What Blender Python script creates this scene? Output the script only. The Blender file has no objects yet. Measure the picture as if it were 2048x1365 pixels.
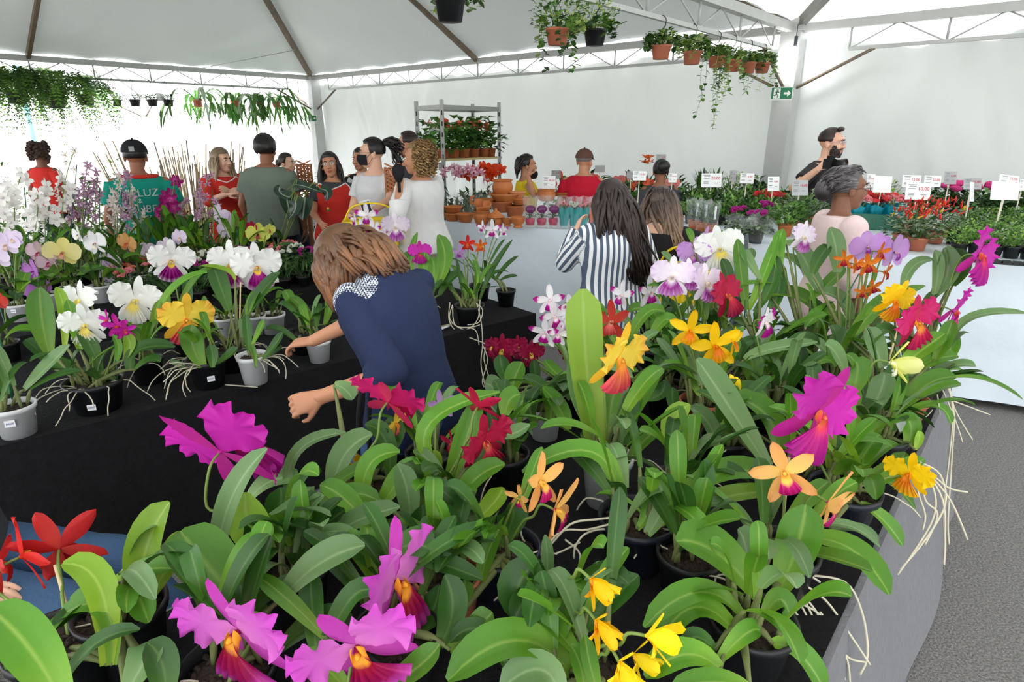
import bpy, bmesh, math, random
from mathutils import Vector, Matrix, noise

# ------------------------------------------------------------------ camera, world, light, exposure
SC = bpy.context.scene
COL = SC.collection
F, CX, CY, CAMH, PITCH = 1225.0, 1024.0, 682.5, 1.70, math.radians(18.85)
CP, SP = math.cos(PITCH), math.sin(PITCH)
cam = bpy.data.cameras.new('camera')
cam.sensor_width = 36.0
cam.lens = 36.0 * F / 2048.0
cam.clip_start = 0.02
cam.clip_end = 400
camo = bpy.data.objects.new('camera', cam)
COL.objects.link(camo)
camo.location = (0, 0, CAMH)
camo.rotation_euler = (math.pi / 2 - PITCH, 0, 0)
SC.camera = camo

W = bpy.data.worlds.new('world')
SC.world = W
W.use_nodes = True
W.node_tree.nodes['Background'].inputs[0].default_value = (0.96, 0.985, 1.0, 1)
W.node_tree.nodes['Background'].inputs[1].default_value = 2.0
sun = bpy.data.lights.new('sun', 'SUN')
sun.energy = 4.5
sun.angle = math.radians(2.0)
sun.color = (1.0, 0.97, 0.92)
suno = bpy.data.objects.new('sun', sun)
COL.objects.link(suno)
suno.rotation_euler = Vector((0.35, 0.42, -1.0)).to_track_quat('-Z', 'Y').to_euler()
SC.view_settings.view_transform = 'Standard'
SC.view_settings.look = 'None'
SC.view_settings.gamma = 1.0
SC.view_settings.use_curve_mapping = False
SC.view_settings.exposure = 0.82
SC.cycles.use_denoising = True
SC.cycles.max_bounces = 8
SC.cycles.transparent_max_bounces = 12

R = math.radians
rnd = random.Random(7)

# pixel of the photograph + distance (or height) -> a point of the place
def at(u, v, d):
    x = (u - CX) / F * d
    up = (CY - v) / F * d
    return Vector((x, d * CP + up * SP, CAMH + up * CP - d * SP))

def atz(u, v, z):
    up = (CY - v) / F
    k = up * CP - SP
    return at(u, v, (z - CAMH) / k)

def onplane(u, d, z):
    up = ((z - CAMH) + d * SP) / CP
    return Vector(((u - CX) / F * d, d * CP + up * SP, z))

def depth(p):
    return p[1] * CP - (p[2] - CAMH) * SP

# ------------------------------------------------------------------ materials
def C(r, g, b):
    f = lambda c: (c / 255 / 12.92) if c / 255 <= 0.04045 else ((c / 255 + 0.055) / 1.055) ** 2.4
    return (f(r), f(g), f(b), 1)

MATS = {}
def M(name, col=(128, 128, 128), rough=0.6, var=0.12, scale=8.0, bump=0.0, bscale=40.0, metal=0.0, spec=0.4,
      trans=0.0, alpha=1.0, glass=0.0, emit=0.0, stretch=(1, 1, 1), rv=0.0):
    if name in MATS:
        return MATS[name]
    m = bpy.data.materials.new(name)
    m.use_nodes = True
    nt = m.node_tree
    b = nt.nodes['Principled BSDF']
    out = nt.nodes['Material Output']
    c = C(*col)
    N = nt.nodes.new
    tc = N('ShaderNodeTexCoord')
    mp = N('ShaderNodeMapping')
    mp.inputs['Scale'].default_value = stretch
    nt.links.new(tc.outputs['Object'], mp.inputs[0])
    nz = N('ShaderNodeTexNoise')
    nz.inputs['Scale'].default_value = scale
    nz.inputs['Detail'].default_value = 4
    nt.links.new(mp.outputs[0], nz.inputs['Vector'])
    mix = N('ShaderNodeMix')
    mix.data_type = 'RGBA'
    mix.inputs[6].default_value = tuple(max(0, x * (1 - var)) for x in c[:3]) + (1,)
    mix.inputs[7].default_value = tuple(min(1, x * (1 + var)) for x in c[:3]) + (1,)
    nt.links.new(nz.outputs['Fac'], mix.inputs[0])
    src = mix.outputs[2]
    if rv:
        oi = N('ShaderNodeObjectInfo')
        hs = N('ShaderNodeHueSaturation')
        mr = N('ShaderNodeMapRange')
        mr.inputs[3].default_value = 1 - rv
        mr.inputs[4].default_value = 1 + rv
        nt.links.new(oi.outputs['Random'], mr.inputs[0])
        nt.links.new(mr.outputs[0], hs.inputs['Value'])
        nt.links.new(src, hs.inputs['Color'])
        src = hs.outputs[0]
    nt.links.new(src, b.inputs['Base Color'])
    b.inputs['Roughness'].default_value = rough
    b.inputs['Metallic'].default_value = metal
    b.inputs['Specular IOR Level'].default_value = spec
    b.inputs['Alpha'].default_value = alpha
    b.inputs['Transmission Weight'].default_value = glass
    if emit:
        b.inputs['Emission Color'].default_value = c
        b.inputs['Emission Strength'].default_value = emit
    if bump:
        bn = N('ShaderNodeTexNoise')
        bn.inputs['Scale'].default_value = bscale
        bn.inputs['Detail'].default_value = 5
        nt.links.new(mp.outputs[0], bn.inputs['Vector'])
        bp = N('ShaderNodeBump')
        bp.inputs['Strength'].default_value = bump
        bp.inputs['Distance'].default_value = 0.02
        nt.links.new(bn.outputs['Fac'], bp.inputs['Height'])
        nt.links.new(bp.outputs[0], b.inputs['Normal'])
    if trans:
        tr = N('ShaderNodeBsdfTranslucent')
        nt.links.new(src, tr.inputs['Color'])
        ms = N('ShaderNodeMixShader')
        ms.inputs[0].default_value = trans
        nt.links.new(b.outputs[0], ms.inputs[1])
        nt.links.new(tr.outputs[0], ms.inputs[2])
        nt.links.new(ms.outputs[0], out.inputs['Surface'])
    MATS[name] = m
    return m

def UVM(name, stops, axis='y', rough=0.5, trans=0.25, vein=0.0, rib=None, spots=None, spec=0.3, sv=0.06):
    """Colour that runs along a petal or leaf (its own uv): stops = [(pos, rgb)], rib = rgb of the midrib."""
    if name in MATS:
        return MATS[name]
    m = bpy.data.materials.new(name)
    m.use_nodes = True
    nt = m.node_tree
    N = nt.nodes.new
    L = nt.links.new
    b = nt.nodes['Principled BSDF']
    out = nt.nodes['Material Output']
    uv = N('ShaderNodeUVMap')
    uv.uv_map = 'uv'
    sep = N('ShaderNodeSeparateXYZ')
    L(uv.outputs[0], sep.inputs[0])
    ramp = N('ShaderNodeValToRGB')
    el = ramp.color_ramp.elements
    while len(el) < len(stops):
        el.new(0.5)
    for e, (p, c) in zip(el, stops):
        e.position = p
        e.color = C(*c)
    nz = N('ShaderNodeTexNoise')
    nz.inputs['Scale'].default_value = 5
    L(uv.outputs[0], nz.inputs['Vector'])
    ad = N('ShaderNodeMath')
    ad.operation = 'MULTIPLY_ADD'
    L(nz.outputs['Fac'], ad.inputs[0])
    ad.inputs[1].default_value = 0.16
    sh = N('ShaderNodeMath')
    sh.operation = 'SUBTRACT'
    L(sep.outputs[1 if axis == 'y' else 0], sh.inputs[0])
    sh.inputs[1].default_value = 0.08
    L(sh.outputs[0], ad.inputs[2])
    L(ad.outputs[0], ramp.inputs[0])
    src = ramp.outputs[0]
    if rib:
        d = N('ShaderNodeMath'); d.operation = 'SUBTRACT'
        L(sep.outputs[0], d.inputs[0]); d.inputs[1].default_value = 0.5
        a = N('ShaderNodeMath'); a.operation = 'ABSOLUTE'
        L(d.outputs[0], a.inputs[0])
        mr = N('ShaderNodeMapRange')
        mr.inputs[1].default_value = 0.0
        mr.inputs[2].default_value = 0.07
        mr.inputs[3].default_value = 0.65
        mr.inputs[4].default_value = 0.0
        L(a.outputs[0], mr.inputs[0])
        mx = N('ShaderNodeMix'); mx.data_type = 'RGBA'
        L(mr.outputs[0], mx.inputs[0]); L(src, mx.inputs[6])
        mx.inputs[7].default_value = C(*rib)
        src = mx.outputs[2]
    if vein:
        wv = N('ShaderNodeTexWave')
        wv.inputs['Scale'].default_value = 9
        wv.inputs['Distortion'].default_value = 2.5
        wv.bands_direction = 'X'
        L(uv.outputs[0], wv.inputs['Vector'])
        mx = N('ShaderNodeMix'); mx.data_type = 'RGBA'; mx.blend_type = 'MULTIPLY'
        mx.inputs[0].default_value = vein
        L(src, mx.inputs[6]); L(wv.outputs['Color'], mx.inputs[7])
        src = mx.outputs[2]
    if spots:
        vz = N('ShaderNodeTexNoise')
        vz.inputs['Scale'].default_value = 14
        L(uv.outputs[0], vz.inputs['Vector'])
        gt = N('ShaderNodeMath'); gt.operation = 'GREATER_THAN'; gt.inputs[1].default_value = 0.6
        L(vz.outputs['Fac'], gt.inputs[0])
        mx = N('ShaderNodeMix'); mx.data_type = 'RGBA'
        L(gt.outputs[0], mx.inputs[0]); L(src, mx.inputs[6])
        mx.inputs[7].default_value = C(*spots)
        src = mx.outputs[2]
    oi = N('ShaderNodeObjectInfo')
    hs = N('ShaderNodeHueSaturation')
    mr2 = N('ShaderNodeMapRange')
    mr2.inputs[3].default_value = 1 - sv * 2
    mr2.inputs[4].default_value = 1 + sv * 2
    L(oi.outputs['Random'], mr2.inputs[0]); L(mr2.outputs[0], hs.inputs['Value']); L(src, hs.inputs['Color'])
    src = hs.outputs[0]
    L(src, b.inputs['Base Color'])
    b.inputs['Roughness'].default_value = rough
    b.inputs['Specular IOR Level'].default_value = spec
    if trans:
        tr = N('ShaderNodeBsdfTranslucent')
        L(src, tr.inputs['Color'])
        ms = N('ShaderNodeMixShader')
        ms.inputs[0].default_value = trans
        L(b.outputs[0], ms.inputs[1]); L(tr.outputs[0], ms.inputs[2])
        L(ms.outputs[0], out.inputs['Surface'])
    MATS[name] = m
    return m

# ------------------------------------------------------------------ mesh builder
def frame(t, ref=Vector((0, 0, 1))):
    t = t.normalized()
    s = t.cross(ref)
    if s.length < 1e-4:
        s = t.cross(Vector((1, 0, 0)))
    s.normalize()
    return s, s.cross(t).normalized()

class MB:
    def __init__(self):
        self.v, self.f, self.uv, self.mi = [], [], [], []
    def grid(self, fn, nu, nv, mi=0, close=False):
        o = len(self.v)
        for j in range(nv + 1):
            for i in range(nu + 1):
                self.v.append(Vector(fn(i / nu, j / nv)))
                self.uv.append((i / nu, j / nv))
        for j in range(nv):
            for i in range(nu):
                a = o + j * (nu + 1) + i
                self.f.append((a, a + 1, a + nu + 2, a + nu + 1)); self.mi.append(mi)
        return self
    def poly(self, pts, mi=0, uvs=None):
        o = len(self.v)
        for k, p in enumerate(pts):
            self.v.append(Vector(p)); self.uv.append(uvs[k] if uvs else (0.5, 0.5))
        self.f.append(tuple(range(o, o + len(pts)))); self.mi.append(mi)
        return self
    def tube(self, path, rad, n=6, mi=0, caps=True, ell=1.0, ref=Vector((0, 0, 1)), u0=0.5):
        path = [Vector(p) for p in path]
        if not hasattr(rad, '__len__'):
            rad = [rad] * len(path)
        o = len(self.v)
        m = len(path)
        ps = None
        for k, p in enumerate(path):
            t = path[min(k + 1, m - 1)] - path[max(k - 1, 0)]
            if t.length < 1e-7:
                t = Vector((0, 0, 1))
            if ps is None:
                s, w = frame(t, ref)
            else:
                t.normalize()
                s = ps - t * ps.dot(t)
                if s.length < 1e-5:
                    s, w = frame(t, ref)
                s.normalize(); w = s.cross(t)
            ps = s
            r = rad[k]
            for i in range(n):
                a = 2 * math.pi * i / n
                self.v.append(p + s * (math.cos(a) * r) + w * (math.sin(a) * r * ell))
                self.uv.append((u0, k / (m - 1)))
        for k in range(m - 1):
            for i in range(n):
                a, b2 = o + k * n + i, o + k * n + (i + 1) % n
                self.f.append((a, b2, b2 + n, a + n)); self.mi.append(mi)
        if caps:
            self.f.append(tuple(reversed(range(o, o + n)))); self.mi.append(mi)
            self.f.append(tuple(range(o + (m - 1) * n, o + m * n))); self.mi.append(mi)
        return self
    def rings(self, secs, n=20, mi=0, power=2.0):
        """closed loft: secs = [(centre, xaxis, yaxis)] with half-width vectors"""
        o = len(self.v)
        for k, (c, xa, ya) in enumerate(secs):
            for i in range(n):
                a = 2 * math.pi * i / n
                ca, sa = math.cos(a), math.sin(a)
                if power != 2:
                    ca = math.copysign(abs(ca) ** (2 / power), ca); sa = math.copysign(abs(sa) ** (2 / power), sa)
                self.v.append(Vector(c) + Vector(xa) * ca + Vector(ya) * sa)
                self.uv.append((i / n, k / max(1, len(secs) - 1)))
        for k in range(len(secs) - 1):
            for i in range(n):
                a, b2 = o + k * n + i, o + k * n + (i + 1) % n
                self.f.append((a, b2, b2 + n, a + n)); self.mi.append(mi)
        self.f.append(tuple(reversed(range(o, o + n)))); self.mi.append(mi)
        e = o + (len(secs) - 1) * n
        self.f.append(tuple(range(e, e + n))); self.mi.append(mi)
        return self
    def lathe(self, prof, n=20, c=(0, 0, 0), mi=0, squash=1.0):
        o = len(self.v)
        c = Vector(c)
        for k, (r, z) in enumerate(prof):
            for i in range(n):
                a = 2 * math.pi * i / n
                self.v.append(c + Vector((r * math.cos(a), r * squash * math.sin(a), z)))
                self.uv.append((i / n, k / (len(prof) - 1)))
        for k in range(len(prof) - 1):
            for i in range(n):
                a, b2 = o + k * n + i, o + k * n + (i + 1) % n
                self.f.append((a, b2, b2 + n, a + n)); self.mi.append(mi)
        if prof[0][0] > 1e-6:
            self.f.append(tuple(reversed(range(o, o + n)))); self.mi.append(mi)
        if prof[-1][0] > 1e-6:
            e = o + (len(prof) - 1) * n
            self.f.append(tuple(range(e, e + n))); self.mi.append(mi)
        return self
    def ball(self, c, r, n=12, m=8, mi=0, rot=None):
        if not hasattr(r, '__len__'):
            r = (r, r, r)
        c = Vector(c)
        o = len(self.v)
        for j in range(m + 1):
            th = math.pi * j / m
            for i in range(n):
                ph = 2 * math.pi * i / n
                p = Vector((r[0] * math.sin(th) * math.cos(ph), r[1] * math.sin(th) * math.sin(ph), r[2] * math.cos(th)))
                if rot is not None:
                    p = rot @ p
                self.v.append(c + p); self.uv.append((i / n, j / m))
        for j in range(m):
            for i in range(n):
                a, b2 = o + j * n + i, o + j * n + (i + 1) % n
                self.f.append((a, a + n, b2 + n, b2)); self.mi.append(mi)
        return self
    def capsule(self, a, b, ra, rb, n=12, mi=0):
        a, b = Vector(a), Vector(b)
        t = b - a
        L = max(t.length, 1e-5)
        t = t / L
        path, rad = [], []
        for k in range(4):
            q = math.pi / 2 * k / 4
            path.append(a - t * ra * math.cos(q)); rad.append(max(ra * math.sin(q), ra * 0.05))
        for k in range(3):
            path.append(a + t * L * k / 2); rad.append(ra + (rb - ra) * k / 2)
        for k in range(1, 5):
            q = math.pi / 2 * k / 4
            path.append(b + t * rb * math.sin(q)); rad.append(max(rb * math.cos(q), rb * 0.05))
        return self.tube(path, rad, n, mi)
    def box(self, c, h, rot=None, mi=0):
        c = Vector(c)
        o = len(self.v)
        for sx, sy, sz in ((-1,-1,-1),(1,-1,-1),(1,1,-1),(-1,1,-1),(-1,-1,1),(1,-1,1),(1,1,1),(-1,1,1)):
            p = Vector((sx * h[0], sy * h[1], sz * h[2]))
            if rot is not None:
                p = rot @ p
            self.v.append(c + p); self.uv.append(((sx + 1) / 2, (sz + 1) / 2))
        for q in ((0,3,2,1),(4,5,6,7),(0,1,5,4),(1,2,6,5),(2,3,7,6),(3,0,4,7)):
            self.f.append(tuple(o + i for i in q)); self.mi.append(mi)
        return self
    def bar(self, a, b, w, h=None, mi=0):
        a, b = Vector(a), Vector(b)
        h = h or w
        t = b - a
        s, u = frame(t)
        rot = Matrix((s, t.normalized(), u)).transposed()
        return self.box((a + b) / 2, (w / 2, t.length / 2, h / 2), rot, mi)
    def mesh(self, name, mats, smooth=True, origin=None):
        me = bpy.data.meshes.new(name)
        v = self.v if origin is None else [p - origin for p in self.v]
        me.from_pydata(v, [], self.f)
        uvl = me.uv_layers.new(name='uv')
        vi = [0] * len(me.loops)
        me.loops.foreach_get('vertex_index', vi)
        flat = []
        for i in vi:
            flat.extend(self.uv[i])
        uvl.data.foreach_set('uv', flat)
        if not isinstance(mats, (list, tuple)):
            mats = [mats]
        for mm in mats:
            me.materials.append(mm)
        if len(mats) > 1:
            me.polygons.foreach_set('material_index', self.mi)
        if smooth:
            me.polygons.foreach_set('use_smooth', [True] * len(me.polygons))
        me.update()
        return me
    def build(self, name, mats, parent=None, smooth=True, origin=None):
        return link(name, self.mesh(name, mats, smooth, origin), parent)

def link(name, me, parent=None, loc=None, rot=None, scale=None):
    o = bpy.data.objects.new(name, me)
    COL.objects.link(o)
    if parent is not None:
        o.parent = parent
    if loc is not None:
        o.location = loc
    if rot is not None:
        o.rotation_euler = rot
    if scale is not None:
        o.scale = scale if hasattr(scale, '__len__') else (scale,) * 3
    return o

USED = set()
def tag(o, label, cat, group=None):
    o['label'] = label
    o['category'] = cat
    if group:
        o['group'] = group
    return o

def thing(name, label, cat, loc, rz=0.0, group=None):
    o = bpy.data.objects.new(name, None)
    o.empty_display_size = 0.1
    COL.objects.link(o)
    o.location = loc
    o.rotation_euler = (0, 0, rz)
    return tag(o, label, cat, group)

def struct(o):
    o['kind'] = 'structure'
    return o

def bez(p0, pm, p2, n):
    """quadratic through the three points (pm = the middle)"""
    p0, pm, p2 = Vector(p0), Vector(pm), Vector(p2)
    c = pm * 2 - (p0 + p2) * 0.5
    return [p0 * (1 - t) ** 2 + c * 2 * t * (1 - t) + p2 * t * t for t in [k / n for k in range(n + 1)]]

def spline(pts, n):
    """catmull-rom through pts"""
    pts = [Vector(p) for p in pts]
    out = []
    m = len(pts)
    for i in range(m - 1):
        p0, p1, p2, p3 = pts[max(i - 1, 0)], pts[i], pts[i + 1], pts[min(i + 2, m - 1)]
        for k in range(n):
            t = k / n
            out.append(0.5 * ((2 * p1) + (p2 - p0) * t + (2 * p0 - 5 * p1 + 4 * p2 - p3) * t * t + (3 * p1 - p0 - 3 * p2 + p3) * t ** 3))
    out.append(pts[-1])
    return out

TEXTCACHE = {}
def text_mesh(s, size, mat, extr=0.0004, align='CENTER'):
    k = (s, size, mat.name, align)
    if k not in TEXTCACHE:
        cu = bpy.data.curves.new('lettering', 'FONT')
        cu.body = s
        cu.size = size
        cu.align_x = align
        cu.align_y = 'CENTER'
        cu.extrude = extr
        cu.resolution_u = 2
        o = bpy.data.objects.new('lettering', cu)
        COL.objects.link(o)
        dg = bpy.context.evaluated_depsgraph_get()
        me = bpy.data.meshes.new_from_object(o.evaluated_get(dg))
        bpy.data.objects.remove(o)
        me.materials.clear()
        me.materials.append(mat)
        TEXTCACHE[k] = me
    return TEXTCACHE[k]
# ------------------------------------------------------------------ the tent
E1, E2 = Vector((0.748, -0.664, 0)), Vector((-0.664, -0.748, 0))
A0 = Vector((-4.3, 14.3, 0))
def cor(i, j, z=0.0):
    p = A0 + E1 * (10 * i) + E2 * (10 * j)
    return Vector((p.x, p.y, z))
BEAM = 2.80
m_fabric = M('tent fabric', (212, 218, 217), 0.45, 0.05, 1.6, 0.25, 2.5, trans=0.04, spec=0.35)
m_thin = M('thin white tent fabric', (240, 241, 240), 0.5, 0.04, 1.6, 0.2, 2.5, trans=0.20, spec=0.2)
m_wallfab = M('tent wall fabric', (214, 218, 216), 0.42, 0.04, 1.2, 0.35, 2.2, trans=0.06, spec=0.35)
m_backfab = M('tent back wall fabric', (222, 226, 223), 0.42, 0.04, 1.2, 0.35, 2.2, trans=0.13, spec=0.35)
m_white_steel = M('painted steel', (186, 188, 186), 0.45, 0.12, 6, metal=0.1)
m_rust = M('weathered steel', (126, 112, 96), 0.6, 0.35, 9, metal=0.2)
m_dark_steel = M('dull steel', (118, 118, 114), 0.5, 0.2, 9, metal=0.4)
m_asphalt = M('asphalt', (130, 128, 126), 0.9, 1.0, 110, 0.8, 120)
m_concrete = M('sunlit concrete', (160, 158, 154), 0.9, 0.1, 3)

# floors
def rect_floor(name, c00, c10, c11, c01, z, mat, n=4):
    mb = MB()
    mb.grid(lambda u, v: (c00 * (1 - u) * (1 - v) + c10 * u * (1 - v) + c11 * u * v + c01 * (1 - u) * v) + Vector((0, 0, z)), n, n)
    return struct(mb.build(name, mat, smooth=False))
rect_floor('floor', cor(-1.05, -0.05), cor(2.05, -0.05), cor(2.05, 1.6), cor(-1.05, 1.6), 0.0, m_asphalt)
rect_floor('ground_outside', Vector((-90, -60, 0)), Vector((90, -60, 0)), Vector((90, 140, 0)), Vector((-90, 140, 0)), -0.02, m_concrete)

# roof: pyramids with sagging panels
def roof(name, i, j, apex=2.9):
    cs = [cor(i, j, BEAM + 0.06), cor(i + 1, j, BEAM + 0.06), cor(i + 1, j + 1, BEAM + 0.06), cor(i, j + 1, BEAM + 0.06)]
    top = (cs[0] + cs[2]) / 2 + Vector((0, 0, apex))
    mb = MB()
    for k in range(4):
        a, b = cs[k], cs[(k + 1) % 4]
        def fn(u, v, a=a, b=b):
            e = a + (b - a) * u
            p = e + (top - e) * v
            sag = math.sin(math.pi * v) * (0.10 * (1 - abs(2 * u - 1)) + 0.02) + 0.02 * noise.noise(p * 0.9)
            s = abs(math.sin(u * math.pi * 12)) * 0.03 * max(0, 1 - v * 9)
            return p - Vector((0, 0, sag - s))
        mb.grid(fn, 36, 20)
    o = mb.build(name, m_fabric if i == 0 else m_thin)
    struct(o)
    rib = MB()
    return o, cs, top
roofs = {}
for nm, (i, j) in (('ceiling', (0, 0)), ('ceiling_right', (1, 0))):
    roofs[nm] = roof(nm, i, j)
def ribs(i, j, apex, mat, group):
    cs = [cor(i, j, BEAM), cor(i + 1, j, BEAM), cor(i + 1, j + 1, BEAM), cor(i, j + 1, BEAM)]
    top = (cs[0] + cs[2]) / 2 + Vector((0, 0, apex - 0.1))
    for k in range(4):
        a, b = cs[k], cs[(k + 1) % 4]
        for q, (p, w) in enumerate(((a, 0.075), ((a + b) / 2, 0.055))):
            mb = MB()
            drop = Vector((0, 0, 0.10))
            mb.bar(p, top - drop, w, w * 1.3)
            o = mb.build('roof_rib', mat, smooth=False)
            side = ['along the back', 'on the right', 'nearest the photographer', 'on the left'][k]
            tag(o, ('hip rafter, ' + ['back left', 'back right', 'near right', 'near left'][k] if q == 0 else 'thin middle rafter ' + side) + ' ' + group, 'rafter', 'rafters ' + group)
ribs(0, 0, 2.9, m_rust, 'under the grey roof over the orchids')
ribs(1, 0, 2.9, m_dark_steel, 'under the next roof at right')
ribs(-1, 0, 2.9, m_white_steel, 'of the open frame at far left')

# fabric walls with folds
def wall(name, a, b, ztop, seed, n=90):
    mb = MB()
    d = (b - a)
    nrm = Vector((-d.y, d.x, 0)).normalized()
    L = d.length
    def fn(u, v):
        p = a + d * u
        z = v * (ztop + 0.05 * noise.noise((u * 14, seed, 0)) - 0.03 * abs(math.sin(u * L * 1.6)))
        w = 0.07 * noise.noise((u * L * 0.8 + v * 1.4, v * 2.2, seed)) + 0.045 * noise.noise((u * L * 2.6 - v * 3.5, v * 1.1, seed + 4))
        w += 0.04 * abs(noise.noise((u * L * 5 + v * 4, v * 1.3, seed + 9)))
        return Vector((p.x, p.y, z)) + nrm * (w + 0.16)
    mb.grid(fn, n * 2, 34)
    return struct(mb.build(name, m_backfab if name == 'wall_back' else m_wallfab))
wall('wall_back', cor(0, 0), cor(1, 0), 2.66, 1.0, 150)
wall('wall_right', cor(1, 0), cor(2, 0), 2.70, 5.0, 110)
wall('wall_left', cor(-0.62, 0), cor(0, 0), 2.45, 8.0, 70)

# columns
def column(i, j, label, z=BEAM):
    c = cor(i, j)
    t = thing('tent_column', label, 'column', c, math.atan2(E1.y, E1.x))
    w = 0.11
    MB().box((0, 0, z / 2 + 0.01), (w, w, z / 2 - 0.01)).build('post', m_white_steel, t, False)
    MB().box((0, 0, 0.012), (0.19, 0.19, 0.012)).build('base_plate', m_white_steel, t, False)
    MB().box((0, 0, z + 0.03), (w + 0.03, w + 0.03, 0.06)).build('head_plate', m_white_steel, t, False)
    for dx, dy in ((1, 0), (-1, 0), (0, -1)):
        mb = MB()
        mb.tube([(dx * w, dy * w, z - 0.62), (dx * 0.85, dy * 0.85, z - 0.26)], 0.018, 6)
        mb.build('brace', m_rust, t)
    return t
column(0, 0, 'white steel tent column at the far back corner behind the red aprons')
column(1, 0, 'white steel tent column with green exit sign near the photographer')
column(-1, 0, 'pale tent column in the bright glare at far left')
column(0, 1, 'white steel tent column near the left side')
column(2, 0, 'white steel tent column at the far right end')

# lattice beams
def truss(i0, j0, i1, j1, label, lo=0.25):
    a, b = cor(i0, j0), cor(i1, j1)
    d = (b - a)
    L = d.length
    e = d / L
    t = thing('roof_truss', label, 'truss', Vector((a.x, a.y, BEAM - lo)))
    rel = lambda s, z: e * s + Vector((0, 0, z + lo))
    MB().bar(rel(0.12, 0), rel(L - 0.12, 0), 0.09, 0.085).build('top_chord', m_white_steel, t, False)
    MB().bar(rel(0.6, -lo), rel(L - 0.6, -lo), 0.035, 0.035).build('bottom_chord', m_white_steel, t, False)
    n = 10
    step = (L - 1.2) / n
    for k in range(n + 1):
        s = 0.6 + k * step
        MB().tube([rel(s, 0), rel(s, -lo)], 0.013, 5).build('upright', m_white_steel, t)
        if k < n:
            MB().tube([rel(s, -lo), rel(s + step / 2, -0.03)], 0.008, 5).build('diagonal', m_white_steel, t)
            MB().tube([rel(s + step / 2, -0.03), rel(s + step, -lo)], 0.008, 5).build('diagonal', m_white_steel, t)
    return t
truss(0, 0, 1, 0, 'white lattice beam running above the long back wall')
truss(1, 0, 2, 0, 'white lattice beam above the wall right of the exit sign')
truss(0, 0, 0, 1, 'white lattice beam at left carrying the hanging ferns')
truss(1, 0, 1, 1, 'white lattice beam carrying the hanging ivy pots')
truss(-1, 0, 0, 0, 'pale lattice beam in the glare beyond the ferns')

# exit signs
m_green = M('sign green', (0, 120, 76), 0.4, 0.05)
m_signwhite = M('sign white', (240, 244, 240), 0.4, 0.03)
def exit_sign(p, w, h, rz, label):
    t = thing('exit_sign', label, 'exit sign', p, rz)
    MB().box((0, 0, 0), (w / 2, 0.004, h / 2)).build('border', m_signwhite, t, False)
    MB().box((0, -0.004, 0), (w / 2 * 0.93, 0.002, h / 2 * 0.86)).build('green_panel', m_green, t, False)
    MB().box((w * 0.2, 0.11, h * 0.1), (0.012, 0.11, 0.008)).build('bracket', m_white_steel, t, False)
    y = -0.0075
    sx, sz = w / 2, h / 2
    ar = MB()
    q = [(0.2, 0.16), (0.52, 0.16), (0.52, 0.5), (0.84, 0), (0.52, -0.5), (0.52, -0.16), (0.2, -0.16)]
    ar.poly([(x * sx, y, z * sz) for x, z in reversed(q)])
    ar.build('arrow', m_signwhite, t, False)
    MB().box((-0.42 * sx, y + 0.0012, 0), (0.3 * sx, 0.0008, sz * 0.76)).build('doorway', m_signwhite, t, False)
    f = MB()
    f.ball((-0.36 * sx, y, 0.5 * sz), (0.07 * sx, 0.0015, 0.13 * sz), 8, 6)
    def limb(a, b, r):
        f.tube([(a[0] * sx, y, a[1] * sz), (b[0] * sx, y, b[1] * sz)], r * sx, 5)
    limb((-0.4, 0.32), (-0.47, -0.1), 0.06)
    limb((-0.47, -0.1), (-0.3, -0.3), 0.045); limb((-0.3, -0.3), (-0.36, -0.65), 0.04)
    limb((-0.47, -0.1), (-0.6, -0.35), 0.045); limb((-0.6, -0.35), (-0.7, -0.3), 0.04)
    limb((-0.4, 0.25), (-0.22, 0.08), 0.035); limb((-0.42, 0.25), (-0.62, 0.15), 0.035)
    f.build('running_figure', m_green, t)
    return t
exit_sign(at(1563, 187, 6.75), 0.228, 0.136, R(-14), 'green and white exit sign with running man and right arrow')
exit_sign(at(625, 237, 13.0), 0.17, 0.13, R(10), 'small pale exit sign on the far corner column')

# bare bulbs on the left truss and in the corner
m_bulb = M('lit bulb', (255, 255, 252), 0.3, 0.0, emit=14.0)
m_socket = M('bulb socket', (70, 74, 78), 0.5)
def bulb(p, label, energy=12):
    t = thing('light_bulb', label, 'light bulb', p)
    MB().tube([(0, 0, 0.03), (0, 0, 0.14)], 0.02, 8).build('socket', m_socket, t)
    MB().tube([(0, 0, 0.14), (0, 0, 0.26)], 0.005, 5).build('cord', m_socket, t)
    MB().lathe([(0.0, -0.07), (0.03, -0.06), (0.045, -0.03), (0.04, 0.0), (0.02, 0.035)], 12).build('glass_bulb', m_bulb, t)
    li = bpy.data.lights.new('bulb_light', 'POINT')
    li.energy = energy
    li.shadow_soft_size = 0.05
    lo = bpy.data.objects.new('bulb_light', li)
    COL.objects.link(lo)
    lo.parent = t
    lo.location = (0, 0, -0.13)
def on_truss(i0, j0, i1, j1, s, z):
    a, b = cor(i0, j0), cor(i1, j1)
    p = a + (b - a).normalized() * s
    return Vector((p.x, p.y, z))
bulb(on_truss(0, 0, 0, 1, 2.35, 2.29), 'glowing bulb hanging above the staghorn ferns')
bulb(on_truss(0, 0, 0, 1, 3.95, 2.29), 'glowing bulb hanging beside the small black hanging pots')
bulb(cor(1, 0, 2.56) + Vector((-0.05, -0.2, 0)), 'glowing bulb at the top of the exit sign column', 5)

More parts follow.
